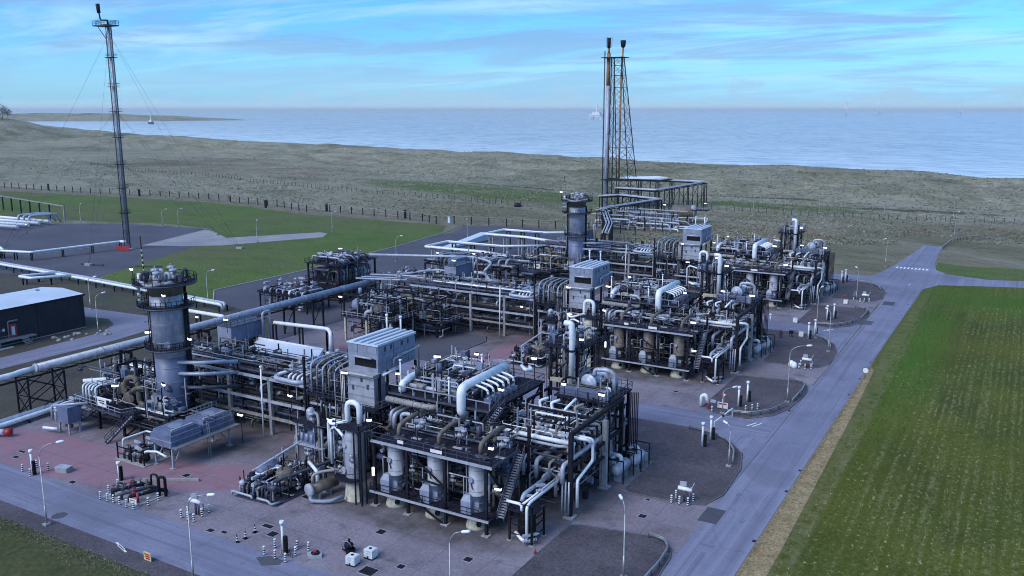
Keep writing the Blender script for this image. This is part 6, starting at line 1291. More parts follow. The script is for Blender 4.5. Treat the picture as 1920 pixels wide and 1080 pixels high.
for k in range(3):
    y = TY*k; w_ = ('nearest', 'middle', 'farthest')[k]
    guard([(-34.6, 91.7+y), (-32.4, 91.2+y), (-31.4, 89.6+y), (-31.1, 86+y), (-31.3, 79+y)], 'bent galvanised guard rail on the near gravel bed of the %s entrance' % w_)
    guard([(-42.4, 129.0+y), (-38.2, 128.1+y), (-35.3, 126+y), (-33.4, 122.6+y), (-32.4, 118.6+y)], 'curved galvanised guard rail on the far gravel bed of the %s entrance' % w_)
    if k: guard([(-39.5, 67.9+y), (-35.6, 68.6+y), (-33.2, 72+y), (-31.8, 77+y)], 'galvanised guard rail on the near corner of the %s gravel bed' % ('', 'third', 'fifth')[k])
t = thing('road_barrier', 'white raised arm barrier across the first cross road', 'barrier', (-38.5, 135, 0))
MB().bar((-38.9, 130.6, 1.5), (-38.3, 138.6, 1.5), .16, .2).build('arm', m_white, t)
for y, x in ((130.7, -38.9), (138.5, -38.3)): MB().box(x-.1, y-.1, 0, x+.1, y+.1, 1.5).build('post', m_white2, t)
MB().box(-38.72, 133.8, 1.38, -38.42, 134.4, 1.7).build('joint', m_steel, t)

# ------------------------------------------------------------------ small things on the hardstanding
def ibc(x, y, rz, label):
    t = thing('tote_tank', label, 'tank', (x, y, 0), 'white caged tanks')
    def R(mb): 
        ca, sa = math.cos(rz), math.sin(rz); mb.v = [(x+(a-x)*ca-(b_-y)*sa, y+(a-x)*sa+(b_-y)*ca, c_) for a, b_, c_ in mb.v]; return mb
    mb = MB()
    for q in (-.45, 0, .45): mb.box(x-.6, y+q-.06, 0, x+.6, y+q+.06, .16)
    for q in (-.5, 0, .5): mb.box(x+q-.07, y-.5, .16, x+q+.07, y+.5, .22)
    R(mb).build('pallet', m_black, t)
    R(MB().box(x-.56, y-.46, .23, x+.56, y+.46, 1.14).box(x-.5, y-.4, 1.14, x+.5, y+.4, 1.2)).build('bottle', m_plastic, t); R(MB().cyl((x, y, 1.2), (x, y, 1.26), .17, 10)).build('lid', m_black, t)
    mb = MB()
    for i in range(8): q = -.58+i*1.16/7; mb.bar((x+q, y-.49, .2), (x+q, y-.49, 1.17), .035); mb.bar((x+q, y+.49, .2), (x+q, y+.49, 1.17), .035)
    for i in range(6): q = -.48+i*.96/5; mb.bar((x-.59, y+q, .2), (x-.59, y+q, 1.17), .035); mb.bar((x+.59, y+q, .2), (x+.59, y+q, 1.17), .035)
    for z in (.28, .55, .85, 1.15):
        for s in (-1, 1): mb.bar((x-.59, y+s*.5, z), (x+.59, y+s*.5, z), .04); mb.bar((x+s*.6, y-.49, z), (x+s*.6, y+.49, z), .04)
    R(mb).build('cage', m_white, t); R(MB().box(x+.6, y-.3, .5, x+.625, y+.25, .85)).build('label_plate', m_sign, t); R(MB().cyl((x, y-.48, .36), (x, y-.62, .36), .08, 8)).build('tap', m_black, t)
ibc(-61.0, 69.3, .08, 'white caged tank on a black pallet, nearer of the two'); ibc(-60.2, 71.5, -.03, 'white caged tank on a black pallet, farther of the two')
X, Y = -63.2, 71.2
t = thing('pump_trolley', 'dark wheeled pump trolley left of the two white caged tanks', 'trolley', (X, Y, 0))
MB().box(X-.7, Y-.35, .3, X+.7, Y+.35, .42).build('frame', m_black, t); MB().lathe((X+.1, Y, .95), (1, 0, 0), [(-.45, .15), (-.4, .42), (.3, .42), (.4, .15)], 12).build('motor', m_steel, t); MB().box(X-.65, Y-.25, .42, X-.35, Y+.25, 1.2).build('housing', m_blue, t)
for s in (-1, 1): MB().cyl((X+.3, Y+s*.4, .32), (X+.3, Y+s*.5, .32), .32, 14).build('wheel', m_black, t); MB().tube([(X-.6, Y+s*.3, .4), (X-.9, Y+s*.3, 1.3), (X+.2, Y+s*.25, 1.55), (X+.7, Y+s*.25, 1.0)], .04, 5, .25).build('handle', m_galv, t)
MB().cyl((X+.1, Y, 1.3), (X+.1, Y, 1.75), .14, 8).build('filter', m_black, t)
t = thing('bicycle', 'dark bicycle parked among the striped bollards', 'bicycle', (-68.3, 67.0, 0)); X, Y = -68.6, 66.9
for dx in (-.55, .55):
    mb = MB(); mb.tube([(X+dx+.33*math.cos(i*.449), Y, .34+.33*math.sin(i*.449)) for i in range(14)], .03, 5, 0, closed=True)
    for i in range(6): mb.bar((X+dx, Y, .34), (X+dx+.32*math.cos(i*1.047), Y, .34+.32*math.sin(i*1.047)), .012)
    mb.build('wheel', m_black, t)
MB().tube([(X-.55, Y, .34), (X-.2, Y, .85), (X+.4, Y, .85), (X+.02, Y, .34), (X-.55, Y, .34)], .025, 5, 0).bar((X-.24, Y, .95), (X+.02, Y, .34), .04).bar((X+.55, Y, .34), (X+.38, Y, 1.0), .04).build('frame', m_steel, t)
MB().tube([(X+.3, Y-.28, 1.04), (X+.38, Y, 1.0), (X+.3, Y+.28, 1.04)], .02, 5, .1).build('handlebar', m_steel, t); MB().box(X-.4, Y-.07, .94, X-.12, Y+.07, 1.0).build('saddle', m_black, t)
for s in (-1, 1): MB().box(X-.08, Y+s*.12-.04, .22, X+.1, Y+s*.12+.04, .26).build('pedal', m_black, t)
t = thing('hose_tray', 'white tray holding a black coil and red funnel beside the bicycle', 'tray', (-65.9, 68.5, 0)); X, Y = -65.9, 68.5
MB().slab([(X-.95, Y-.2), (X-.1, Y-.65), (X+.95, Y+.1), (X+.6, Y+.6), (X-.7, Y+.5)], 0, .42).build('tray', m_white2, t); MB().circle_tube((X+.05, Y+.05, .52), .4, .12, 14, 6).build('hose_coil', m_black, t); MB().cyl((X, Y, .44), (X, Y, .75), .1, 8, .25).build('funnel', m_red, t)
t = thing('fire_hydrant', 'red hydrant behind the bicycle', 'hydrant', (-69.2, 69.1, 0)); X, Y = -69.2, 69.1
MB().lathe((X, Y, 0), (0, 0, 1), [(0, .2), (.08, .2), (.1, .13), (.8, .13), (.85, .18), (.95, .16), (1.05, .05)], 10).build('barrel', m_red, t); MB().cyl((X-.28, Y, .65), (X+.28, Y, .65), .08, 8).build('outlet', m_red, t)
t = thing('concrete_box', 'grey lidded box with pale top on the left of the red stain', 'box', (-113.2, 68.7, 0))
MB().cbox((-113.2, 68.9, .35), (2.0, 1.2, .7), .25).build('box', m_conc, t); MB().cbox((-113.2, 68.9, .76), (2.1, 1.25, .1), .25).build('lid', m_white2, t)
# valve pit with black pipe loops
t = thing('valve_pit', 'black valve cluster with red handwheels inside striped bollards', 'valve cluster', (-97.5, 69.0, 0))
MB().slab([(-101, 66.3), (-94.6, 66.3), (-93.9, 70.6), (-101, 71.8)], 0, .16).build('plinth', m_conc, t)
for i in range(3): pipe(t, [(-99.6+i*1.7, 66.9, .3), (-99.6+i*1.7, 66.9, 1.0), (-98.6+i*1.7, 68.3, 1.1), (-98.0+i*1.7, 70.4, 1.0), (-98.0+i*1.7, 71.4, .3)], .24, m_steel if i != 1 else m_steel2, 10); pipe(t, [(-99.9+i*1.7, 66.6, .35), (-99.3+i*1.7, 67.4, 1.15), (-98.6+i*1.7, 68.2, 1.2)], .13, m_white2, 8)
for x, y, h in ((-96.6, 70.6, 2.6), (-94.6, 70.2, 2.8)): pipe(t, [(x, y, .2), (x, y, h), (x+.9, y+.3, h), (x+.9, y+.3, .2)], .13 if x < -95 else .2, m_black, 8, 'loop_pipe', .35)
for i in range(14): valve(t, (random.uniform(-100, -95), random.uniform(67.2, 70.8), random.uniform(.6, 1.2)), random.choice((0, 3, 4, 0)), random.uniform(0, 3), .9)
MB().box(-95.6, 66.4, .5, -94.2, 66.5, 1.1).build('sign_plate', m_sign, t); MB().box(-95.4, 66.36, .88, -94.4, 66.395, 1.0).build('sign_lettering', m_red, t); MB().cyl((-95.2, 67.4, .2), (-95.2, 67.4, 1.5), .16, 8).build('red_column', m_red, t)
MB().bar((-101.2, 71.9, .25), (-94, 76.2, .25), .35, .35).build('trench_wall', m_conc, t)
solid(MB().box(-44.6, 113.2, .05, -43.6, 114.2, 1.2), 'storage_crate', m_cream, 'cream square crate beside the white drums', 'crate', (-44.1, 113.7, .05))
t = thing('meter_stand', 'white hooded meter on red legs at the third gravel bed corner', 'meter', (-43.4, 140.6, 0))
MB().tube([(-44.4, 140.8, .2), (-44.4, 140.8, 2.0), (-43.7, 140.8, 2.4), (-43.2, 140.8, 1.0)], .32, 8, .5).build('hood', m_white, t)
for x in (-42.9, -42.4): MB().cyl((x, 140.2, 0), (x+.05, 140.2, 1.5), .08, 6).build('leg', m_red, t)
MB().box(-42.6, 140.0, 1.4, -41.7, 140.5, 1.8).build('head', m_white2, t)
t = thing('notice_board', 'white notice board with red heading on the third gravel bed', 'sign', (-40.9, 141.2, .13)); MB().box(-41.7, 141.2, .3, -39.9, 141.3, 1.3).build('board', m_sign, t); MB().box(-41.5, 141.15, .95, -40.1, 141.19, 1.2).build('heading', m_red, t)
for x in (-41.5, -40.1): MB().box(x-.05, 141.3, .1, x+.05, 141.4, 1.3).build('leg', m_steel2, t)
t = thing('triangle_sign', 'small triangular give way sign behind the notice board', 'sign', (-41.2, 143.4, .13)); MB().cyl((-41.2, 143.4, .13), (-41.2, 143.4, 2.0), .05, 6).build('post', m_galv, t)
mb = MB(); mb.v += [(-41.7, 143.3, 2.3), (-40.7, 143.3, 2.3), (-41.2, 143.3, 1.4), (-41.7, 143.36, 2.3), (-40.7, 143.36, 2.3), (-41.2, 143.36, 1.4)]; mb.f += [(0, 1, 2), (5, 4, 3), (0, 3, 4, 1), (1, 4, 5, 2), (2, 5, 3, 0)]; mb.sm += [False]*5; mb.build('plate', m_red, t)
mb = MB(); mb.v += [(-41.48, 143.27, 2.18), (-40.92, 143.27, 2.18), (-41.2, 143.27, 1.66), (-41.48, 143.29, 2.18), (-40.92, 143.29, 2.18), (-41.2, 143.29, 1.66)]; mb.f += [(0, 1, 2), (5, 4, 3), (0, 3, 4, 1), (1, 4, 5, 2), (2, 5, 3, 0)]; mb.sm += [False]*5; mb.build('plate_face', m_sign, t)
t = thing('speed_sign', 'round white road sign on the field edge of the main road', 'sign', (-22.6, 171.4, 0)); MB().cyl((-22.6, 171.4, 0), (-22.6, 171.4, 2.3), .05, 6).build('post', m_galv, t); MB().cyl((-22.6, 171.3, 1.9), (-22.6, 171.22, 1.9), .6, 18).build('disc', m_steel2, t); MB().cyl((-22.6, 171.22, 1.9), (-22.6, 171.19, 1.9), .52, 18).build('face', m_sign, t)
t = thing('yellow_sign', 'yellow warning sign with red marks on the front verge', 'sign', (-81.4, 58.2, 0)); MB().box(-82.1, 58.2, .1, -80.9, 58.3, 1.1).build('plate', m_yel, t)
for i in range(3): MB().box(-81.9+.1*i, 58.16, .8-.25*i, -81.1, 58.19, .95-.25*i).build('marking', m_red, t)
for x, y, lab in ((-35.9, 172.2, 'left'), (-36.6, 172.9, 'right')): solid(MB().lathe((x, y, .1), (0, 0, 1), [(0, .5), (.5, .62), (1.0, .5), (1.3, .2)], 10), 'white_sack', m_white, 'bulging white sack, %s one beside the fourth gravel bed' % lab, 'sack', (x, y, .1), 'white sacks')
for x, y, m, lab in ((-43.9, 194.4, m_steel2, 'dark three legged stand on the fourth gravel bed'), (-42.1, 196.5, m_steel, 'dark box stand on the fourth gravel bed'), (-38.4, 240.6, m_steel2, 'grey drum stand on the farthest gravel bed'), (-36.8, 246.5, m_blue, 'blue hose cabinet on the farthest gravel bed')):
    t = thing('equipment_stand', lab, 'equipment stand', (x, y, .13)); MB().box(x-.4, y-.3, .9, x+.4, y+.3, 1.6).build('box', m, t)
    for s in ((-.35, -.25), (.35, -.25), (0, .25)): MB().bar((x+s[0], y+s[1], .1), (x+s[0]*.6, y+s[1]*.6, .92), .09).build('leg', m_steel, t)
    MB().cyl((x, y, 1.6), (x, y, 2.1), .16, 8).build('valve_head', m_red if m is m_steel2 else m_galv, t)
for x, y, lab in ((-40.2, 198.1, 'white cabinet on the fourth gravel bed'), (-44.4, 211.0, 'white cabinet at the corner of the fifth gravel bed'), (-37.8, 238.9, 'white box on the kerb of the farthest entrance')):
    t = thing('white_cabinet', lab, 'cabinet', (x, y, .1)); MB().box(x-.5, y-.35, .2, x+.5, y+.35, 1.3).build('body', m_white, t); MB().box(x-.45, y-.38, .3, x+.45, y-.35, 1.2).build('door', m_sign, t); MB().box(x-.55, y-.4, 1.3, x+.55, y+.4, 1.36).build('lid', m_white2, t)
# manholes and grates
for i, (x, y, sx, sy) in enumerate(((-124.1, 68.5, .9, .7), (-125.4, 70.2, 1.3, .5), (-108.7, 67.2, .9, .7), (-97.1, 76.6, .9, .9), (-77.7, 79.8, 1.2, .8), (-63.1, 77.0, 1.0, 1.0), (-37.4, 96.8, .9, .9), (-38.6, 101.6, .5, .5), (-58.5, 69.0, 1.8, 1.5), (-50.4, 76.7, .9, .9), (-56.0, 137.6-66, .8, .8), (-60.1, 140.2, .9, .7), (-50.9, 146.5, .8, .6), (-76.0, 71.2, 1.5, .7), (-74.0, 70.0, 1.1, 1.1), (-81.2, 66.9, .9, .7), (-79.4, 67.4, .8, .5), (-102.6, 70.3, 1.2, .5))):
    t = thing('drain_cover', 'dark drain cover set in the concrete, %s' % ('far left near the front road', 'left of the far left post', 'below the lidded box', 'near the air cooler legs', 'in front of the ground exchanger', 'in front of the leftmost vessel', 'on the nearest apron', 'at the far edge of the nearest apron', 'flat beside the caged tanks', 'in front of the filter drum', 'between caged tanks and filter drum', 'at the foot of the middle tower', 'in front of the middle filter drum', 'just behind the cones', 'right behind the cones', 'left of the cones by the road', 'nearest the cones', 'behind the valve pit')[i], 'drain cover', (x, y, .05), 'drain covers')
    MB().box(x-sx/2-.12, y-sy/2-.12, .03, x+sx/2+.12, y+sy/2+.12, .075).build('frame', m_conc, t); MB().box(x-sx/2, y-sy/2, .04, x+sx/2, y+sy/2, .09).build('cover', m_steel, t)

# ------------------------------------------------------------------ floodlights (lit)
def flood(x, y, z, drop, label, w_=1.0, vert=False, rz=None):
    t = thing('floodlight', label, 'floodlight', (x, y, z), 'floodlights'); rz = random.uniform(-.5, .5) if rz is None else rz
    if vert: MB().box(x-.12, y-.12, z-.55, x+.12, y+.12, z+.55).build('lamp_head', m_lamp, t)
    else: MB().cbox((x, y, z), (w_, .32, .28), rz).build('lamp_head', m_lamp, t); MB().cbox((x, y+.02, z+.2), (w_+.08, .42, .06), rz).build('hood', m_steel, t)
    MB().bar((x, y+.2, z+.1), (x, y+.2, z-drop), .08).build('bracket', m_steel, t)
FL = [(-77.0, 84.0, 9.6, 1.8, 'above the motor frame'), (-68.4, 81.8, 11.8, 2.8, 'over the left end of the vessel deck'), (-68.0, 81.8, 5, 2.8, 'beside the leftmost vessel'), (-81.5, 92.4, 13.2, 4.5, 'in front of the boiler duct'), (-73.0, 93.8, 14, 2.2, 'at the left corner of the pipe deck'), (-71.2, 100.8, 15.0, 3.2, 'above the middle of the pipe deck'), (-51.0, 101.4, 13.9, 2.8, 'above the kneed pipes'), (-44.6, 99.6, 14.0, 3.0, 'over the concrete rack post'), (-56.6, 94.4, 14.2, 2.4, 'at the head of the upper stair'), (-58.3, 106.4, 15.2, 3.4, 'beyond the white loop'), (-51.0, 84.3, 5.5, 3.2, 'beside the lower stair'), (-50.6, 82.1, 11.5, 2.4, 'over the right end of the vessel deck'), (-105.6, 93.6, 11, 2, 'on the left of the cross rack'), (-93.6, 93.6, 7.4, 2, 'below the expansion loop'), (-66.6, 104.2, 15.2, 3.4, 'at the rear of the pipe deck'), (-53.7, 112.4, 17.2, 1.8, 'on the vent tower corner'), (-118.8, 104.4, 14, 2.4, 'over the header tank')]
for k in range(3):
    for i, (x, y, z, d, s) in enumerate(FL):
        if (k == 2 and i in (2, 10, 12, 13, 14, 16, 9)) or (k == 1 and i in (9, 14)): continue
        flood(x, y+TY*k, z, d, 'white floodlight %s, %s train' % (s, TN[k]), random.choice((.6, .8, .95)), i == 2)
for x, y, z, d, s in ((-120.4, 83.0, 7.6, 4.0, 'above the nearest platform sign'), (-110.5, 84.3, 9.0, 1.2, 'on the lower shell of the nearest column'), (-99.3, 88.8, 4.8, 4.8, 'behind the air cooler'), (-115.6, 84.2, 26.4, 2.2, 'on top of the nearest column'), (-109.0, 84.4, 23, 2, 'under the crown of the nearest column'), (-115.4, 86.0, 16.2, 2, 'on the lower ring of the nearest column'), (-108.4, 88.0, 15.6, 1.4, 'right of the nearest column'), (-144.2, 119.3, 8.4, 1.5, 'on the pipe bridge'), (-353, 210, 4, 4, 'at the far left of the mast yard'), (-336, 186, 5, 5, 'left of the mast pipe'), (-159.6, 181.3, 13, 3, 'on top of the valve tower'), (-130.2, 147.3, 9, 5.4, 'beside the middle platform sign'), (-138, 196.3, 11.5, 3, 'over the header rack'), (-128.1, 199.4, 11.6, 3, 'on the rear rack'), (-115.6, 226.8, 26.8, 2.5, 'on top of the farthest column'), (-126.7, 341.6, 12, 12, 'on a pole in the flare valve yard'), (-123, 383, 9, 3, 'over the knock out drum')):
    flood(x, y, z, d, 'white floodlight '+s, random.choice((.8, 1.0)))

# ------------------------------------------------------------------ fences
def fence(pts, h, gap, label, wires=3, thick=.14, toprail=True, mrail=None):
    t = thing('boundary_fence', label, 'fence', (pts[0][0], pts[0][1], 0), 'boundary fences'); P = [Vector((x, y, 0)) for x, y in pts]
    mbr = MB(); mbw = MB(); pm = MB().box(-thick/2, -thick/2, -.4, thick/2, thick/2, h).mesh('fence_post', m_steel)
    for a, b in zip(P, P[1:]):
        n = max(1, round((b-a).length/gap))
        for i in range(n):
            p = a+(b-a)*i/n; q = a+(b-a)*(i+1)/n; zp = ground_z(p.x, p.y) if p.y > 336 else 0.; zq = ground_z(q.x, q.y) if q.y > 336 else 0.
            o = bpy.data.objects.new('post', pm); COL.objects.link(o); o.parent = t; o.location = p-t.location+Vector((0, 0, zp))
            if toprail: mbr.bar(p+Vector((0, 0, h+zp)), q+Vector((0, 0, h+zq)), .22, .12)
            for w_ in range(wires): z = h*(w_+.6)/(wires+.6); mbw.bar(p+Vector((0, 0, z+zp)), q+Vector((0, 0, z+zq)), .035)
    if toprail: mbr.build('top_rail', mrail or m_beige, t)
    mbw.build('wires', m_steel2, t); return t
fence([(-640, 331), (-500, 334), (-441, 345), (-385, 346.5), (-379, 342), (-338.9, 337), (-308.3, 326.4), (-299, 333), (-237.5, 326.5), (-226, 321), (-219.4, 325.5), (-194.2, 329), (-150, 336), (-128, 330)], 3.6, 8.0, 'dark posted fence with pale top rail along the lawn', 2, .34)
fence([(-760, 520), (-637, 476), (-549.5, 470), (-492.5, 455), (-417.4, 436), (-371.9, 426), (-301.3, 419), (-222.6, 405)], 2.4, 4.5, 'thin wire fence across the rough grass behind the lawn', 2, .16, False)
fence([(-150, 440), (-92.4, 434), (-45.5, 437.5), (1, 453), (80, 474)], 2.6, 4.0, 'thin wire fence across the rough grass on the right', 2, .16, False)
fence([(-24, 352), (-22.5, 372), (-18, 384), (-10, 388)], 1.4, 2.4, 'low rail fence beside the narrowing road', 1, .12, True, m_galv)
for i, (x, y) in enumerate(((-340, 330), (-302, 334), (-452, 339), (-536, 336), (-250, 330))): solid(MB().box(x-.45, y-.45, 0, x+.45, y+.45, 3.9).box(x-.55, y-.55, 3.9, x+.55, y+.55, 4.05), 'fence_pillar', m_steel, 'thick dark fence pillar, %s' % ('left of the fence corner', 'at the fence corner', 'third from the right', 'farthest left', 'farthest right')[i], 'pillar', (x, y, 0), 'fence pillars')
t = thing('white_marker', 'white marker post by the fence near the yard end', 'post', (-223, 327, 0)); MB().box(-223.5, 326.5, 0, -222.5, 327.5, 2.6).build('post', m_white, t); MB().box(-223.6, 326.4, 2.6, -222.4, 327.6, 3.0).build('cap', m_white2, t)
solid(MB().lathe((-229.8, 401, -.3), (0, 0, 1), [(0, 1.9), (1.1, 1.95), (2.0, 1.5), (2.4, .6)], 10), 'dark_hut', m_steel, 'small dark rounded hut in the rough grass', 'hut', (-229.8, 401, 0))
t = thing('portal_rack', 'pale portal frames of the pipe rack at the far left edge', 'pipe rack', (-420, 245, 0))
for i in range(7):
    x = -395-i*11; y = 247+i*2.0; MB().box(x-.25, y-.25, 0, x+.25, y+.25, 6.6).build('post', m_steel, t)
beam(t, (-380, 244.5, 6.8), (-480, 263, 6.8), .5, .5, m_beige); MB().box(-380.3, 244.2, 0, -379.7, 244.8, 6.8).build('post', m_beige, t)
for i in range(4): pipe(t, [(-366-i*2, 214+i*6, 1.6), (-470, 200+i*9, 1.6)], .7, m_white, 12)
for i in range(3): pipe(t, [(-385+i*4, 226, .4), (-385+i*4, 226, 4.2), (-384+i*4, 238, 4.2), (-384+i*4, 240, .5)], .5, m_white2, 10)
# ------------------------------------------------------------------ trees on the left horizon, offshore
def tree(x, y, z, h, R, label, n=520):
    t = thing('windswept_tree', label, 'tree', (x, y, z), 'trees on the far headland')
    MB().cyl((x, y, z-2), (x, y, z+h*.5), R*.06, 6, R*.03).bar((x, y, z+h*.3), (x+R*.4, y, z+h*.65), R*.04).bar((x, y, z+h*.35), (x-R*.4, y, z+h*.6), R*.04).build('trunk', m_wood, t)
    mb = MB()
    for i in range(n):
        a = random.uniform(0, 6.283); u = random.uniform(-1, 1); rr = random.random()**.4; k = math.sqrt(1-u*u)
        c = Vector((x+R*rr*k*math.cos(a), y+R*rr*k*math.sin(a), z+h*.6+h*.42*rr*u+h*.1*noise.noise(Vector((a, u, x)))))
        s = R*random.uniform(.06, .14); p = [c+Vector((random.uniform(-s, s), random.uniform(-s, s), random.uniform(-s, s))) for _ in range(3)]; b = len(mb.v); mb.v += [tuple(q) for q in p]; mb.f.append((b, b+1, b+2)); mb.sm.append(False)
    mb.build('crown', m_leaf, t)
def at_px(px, py, dist): return (dist*((px-960)/1650*math.cos(YAW)-math.sin(YAW)*(math.cos(PITCH)+(540-py)/1650*math.sin(PITCH))), dist*((px-960)/1650*math.sin(YAW)+math.cos(YAW)*(math.cos(PITCH)+(540-py)/1650*math.sin(PITCH))))
for i, (px, d, h, R) in enumerate(((-18, 1500, 24, 14), (4, 1520, 22, 11), (14, 1560, 15, 8))):
    x, y = at_px(px, 214, d); tree(x, y, 37, h, R, ('tall bushy tree at the extreme left of the horizon', 'rounded tree beside the tall one on the left horizon', 'smallest tree on the left horizon')[i])
x, y = at_px(-20, 214, 1530); V = []; F = []
for i in range(21):
    for j in range(21):
        u, v = -220+i*22, -220+j*22; V.append((x+u, y+v, -2+40*math.exp(-(u*u+v*v)/(120**2))+1.5*noise.noise(Vector((u*.02, v*.02, 2)))))
for i in range(20):
    for j in range(20): a = i*21+j; F.append((a, a+21, a+22, a+1))
me = bpy.data.meshes.new('knoll'); me.from_pydata(V, [], F); me.polygons.foreach_set('use_smooth', [True]*len(F)); me.materials.append(g_dune)
o = bpy.data.objects.new('knoll_hill', me); COL.objects.link(o); tag(o, 'grassy knoll under the trees on the left', 'hill', kind='structure')
m_far = M('hazy_white_paint', (.62, .64, .68), .5, 0, .1, .05)
x, y = at_px(1119, 226, 5200)
t = thing('drilling_platform', 'faint white offshore platform left of the flare tower', 'offshore platform', (x, y, -7))
for s in ((-34, -22), (34, -22), (34, 22), (-34, 22)): MB().bar((x+s[0], y+s[1], -8), (x+s[0]*.9, y+s[1]*.9, 14), 5).build('leg', m_far, t)
MB().box(x-40, y-26, 12, x+40, y+26, 18).build('hull_deck', m_far, t); MB().box(x-34, y-22, 20, x+30, y+22, 25).build('upper_deck', m_far, t); MB().box(x-24, y-14, 25, x+22, y+14, 36).build('modules', m_far, t)
for i in range(5): MB().box(x-30+i*13, y-20, 18, x-27+i*13, y+20, 20).build('stanchion', m_far, t)
MB().bar((x, y, 36), (x, y, 74), 8).build('derrick', m_far, t); MB().bar((x, y, 74), (x, y, 88), 3).build('derrick_top', m_far, t)
for s in (-1, 1): MB().lathe((x+s*11, y, 46), (0, 0, 1), [(0, 3), (3, 5), (9, 5), (12, 3)], 10).build('radome', m_far, t)
x, y = at_px(283, 222, 3600)
t = thing('survey_ship', 'small white topped vessel on the sea beside the mast', 'ship', (x, y, -7)); MB().slab([(x-14, y-5), (x+10, y-5), (x+17, y), (x+10, y+5), (x-14, y+5)], -7.5, 1).build('hull', m_steel2, t); MB().box(x-9, y-4, 1, x+6, y+4, 10).build('deckhouse', m_far, t); MB().bar((x-2, y, 10), (x-2, y, 34), 2.4).build('mast', m_far, t)
for i, (px, py, d, h, bl) in enumerate(((1586, 222, 7500, 105, .9), (1648, 219, 9000, 170, 1.15), (1800, 218, 9000, 160, 1.1))):
    x, y = at_px(px, py, d)
    t = thing('wind_turbine', 'pale distant wind turbine on the horizon, %s of three' % ('left', 'middle', 'right')[i], 'wind turbine', (x, y, -7), 'wind turbines offshore')
    MB().cyl((x, y, -10), (x, y, h), 3.4, 8, 2.0).build('tower', m_far, t); MB().box(x-6, y-4, h, x+6, y+4, h+7).build('nacelle', m_far, t)
    ux, uy = math.cos(YAW), math.sin(YAW)
    for k in range(3):
        a = -1.15+k*2.094+(0 if i else .9); L_ = 75*bl; MB().bar((x-uy*6, y+ux*6*0-6, h+3), (x+ux*L_*math.cos(a)-uy*6, y+uy*L_*math.cos(a)-6, h+3+L_*math.sin(a)), 3.6, 1.6).build('blade', m_far, t)

# ------------------------------------------------------------------ sea air
m_air = bpy.data.materials.new('sea_air'); m_air.use_nodes = True; t = m_air.node_tree; t.nodes.clear()
pv = N(t, 'ShaderNodeVolumePrincipled'); pv.inputs['Color'].default_value = (.93, .97, 1.0, 1); pv.inputs['Density'].default_value = 3.5e-5; pv.inputs['Anisotropy'].default_value = 0.
L(t, pv.outputs[0], N(t, 'ShaderNodeOutputMaterial').inputs['Volume'])
o = MB().box(-92000, -2000, -12, 92000, 100000, 130).build('haze', m_air); o['kind'] = 'stuff'
for t, b_, n, ps, lt in ((bpy.data.objects['gooseneck_rack'], (-142, 196, .4, -118, 216, 9.4), 80, 40, .4), (bpy.data.objects['header_rack'], (-143, 168, .4, -115, 194, 8.4), 70, 30, .35), (bpy.data.objects['valve_tower'], (-163, 172.6, .4, -153, 187, 12), 60, 16, .3), (bpy.data.objects['low_valve_deck'], (-167.6, 159, .4, -152, 167, 5.4), 40, 16, .4), (bpy.data.objects['flare_valve_yard'], (-166, 342, .3, -126, 380, 6), 60, 40, .5)):
    clutter(t, b_, n, n*7, ps, lt)


# ------------------------------------------------------------------ grass tussocks on the rough land and straw in the field (uncountable)
def tufts(name, label, mat, spots, blades=5):
    V = []; F = []
    for x, y, z, wd, h in spots:
        for k in range(blades):
            a = random.uniform(0, 6.283); dx, dy = math.cos(a), math.sin(a); px, py = x+dx*wd*.2, y+dy*wd*.2; b = len(V)
            V += [(px-dy*wd*.35, py+dx*wd*.35, z-.1), (px+dy*wd*.35, py-dx*wd*.35, z-.1), (x+dx*wd, y+dy*wd, z+h*random.uniform(.6, 1))]; F.append((b, b+1, b+2))
    me = bpy.data.meshes.new(name); me.from_pydata(V, [], F); me.materials.append(mat); o = bpy.data.objects.new(name, me); COL.objects.link(o); return tag(o, label, 'grass', kind='stuff')
m_tus = M('pale_marram', (.33, .31, .24), .9, 0, .25, .05, 0, (.1, .1, .06), .4); m_tus2 = M('olive_tussock', (.20, .19, .125), .9, 0, .35, .05); m_straw = M('straw', (.40, .355, .20), .9, 0, .35, .3, 0, (.1, .1, .04), .4); m_green = M('crop_green', (.070, .080, .011), .9, 0, .45, .3)
random.seed(77); A_ = []; B_ = []
for i in range(46000):
    d = 330+random.random()**1.35*620; a = random.uniform(-.62, .60); x = -math.sin(YAW+a*1.0)*d/math.cos(a); y = math.cos(YAW+a)*d/math.cos(a)
    if y < lerp_pts(FOOT, x)-230 or y > lerp_pts(CREST, x)-1: continue
    if -232 < x < -120 and 334 < y < 470 and random.random() < .7: continue
    if y < 338: 
        if not (x > -140 and y > 287) or (-40 < x < -18): continue
    elif -40 < x < -18 and y < 382: continue
    q = noise.noise(Vector((x*.018, y*.03, 9)))+.6*noise.noise(Vector((x*.07, y*.09, 2)))
    s_ = random.uniform(.4, .95)
    (A_ if q+random.uniform(-.35, .35) > .05 else B_).append((x, y, ground_z(x, y) if y > 336 else 0., s_, random.uniform(.3, .8)))
tufts('pale_tussocks', 'pale marram tussocks scattered over dunes and rough grass', m_tus, A_); tufts('olive_tussocks', 'olive tussocks scattered over dunes and rough grass', m_tus2, B_)
A_ = []; B_ = []
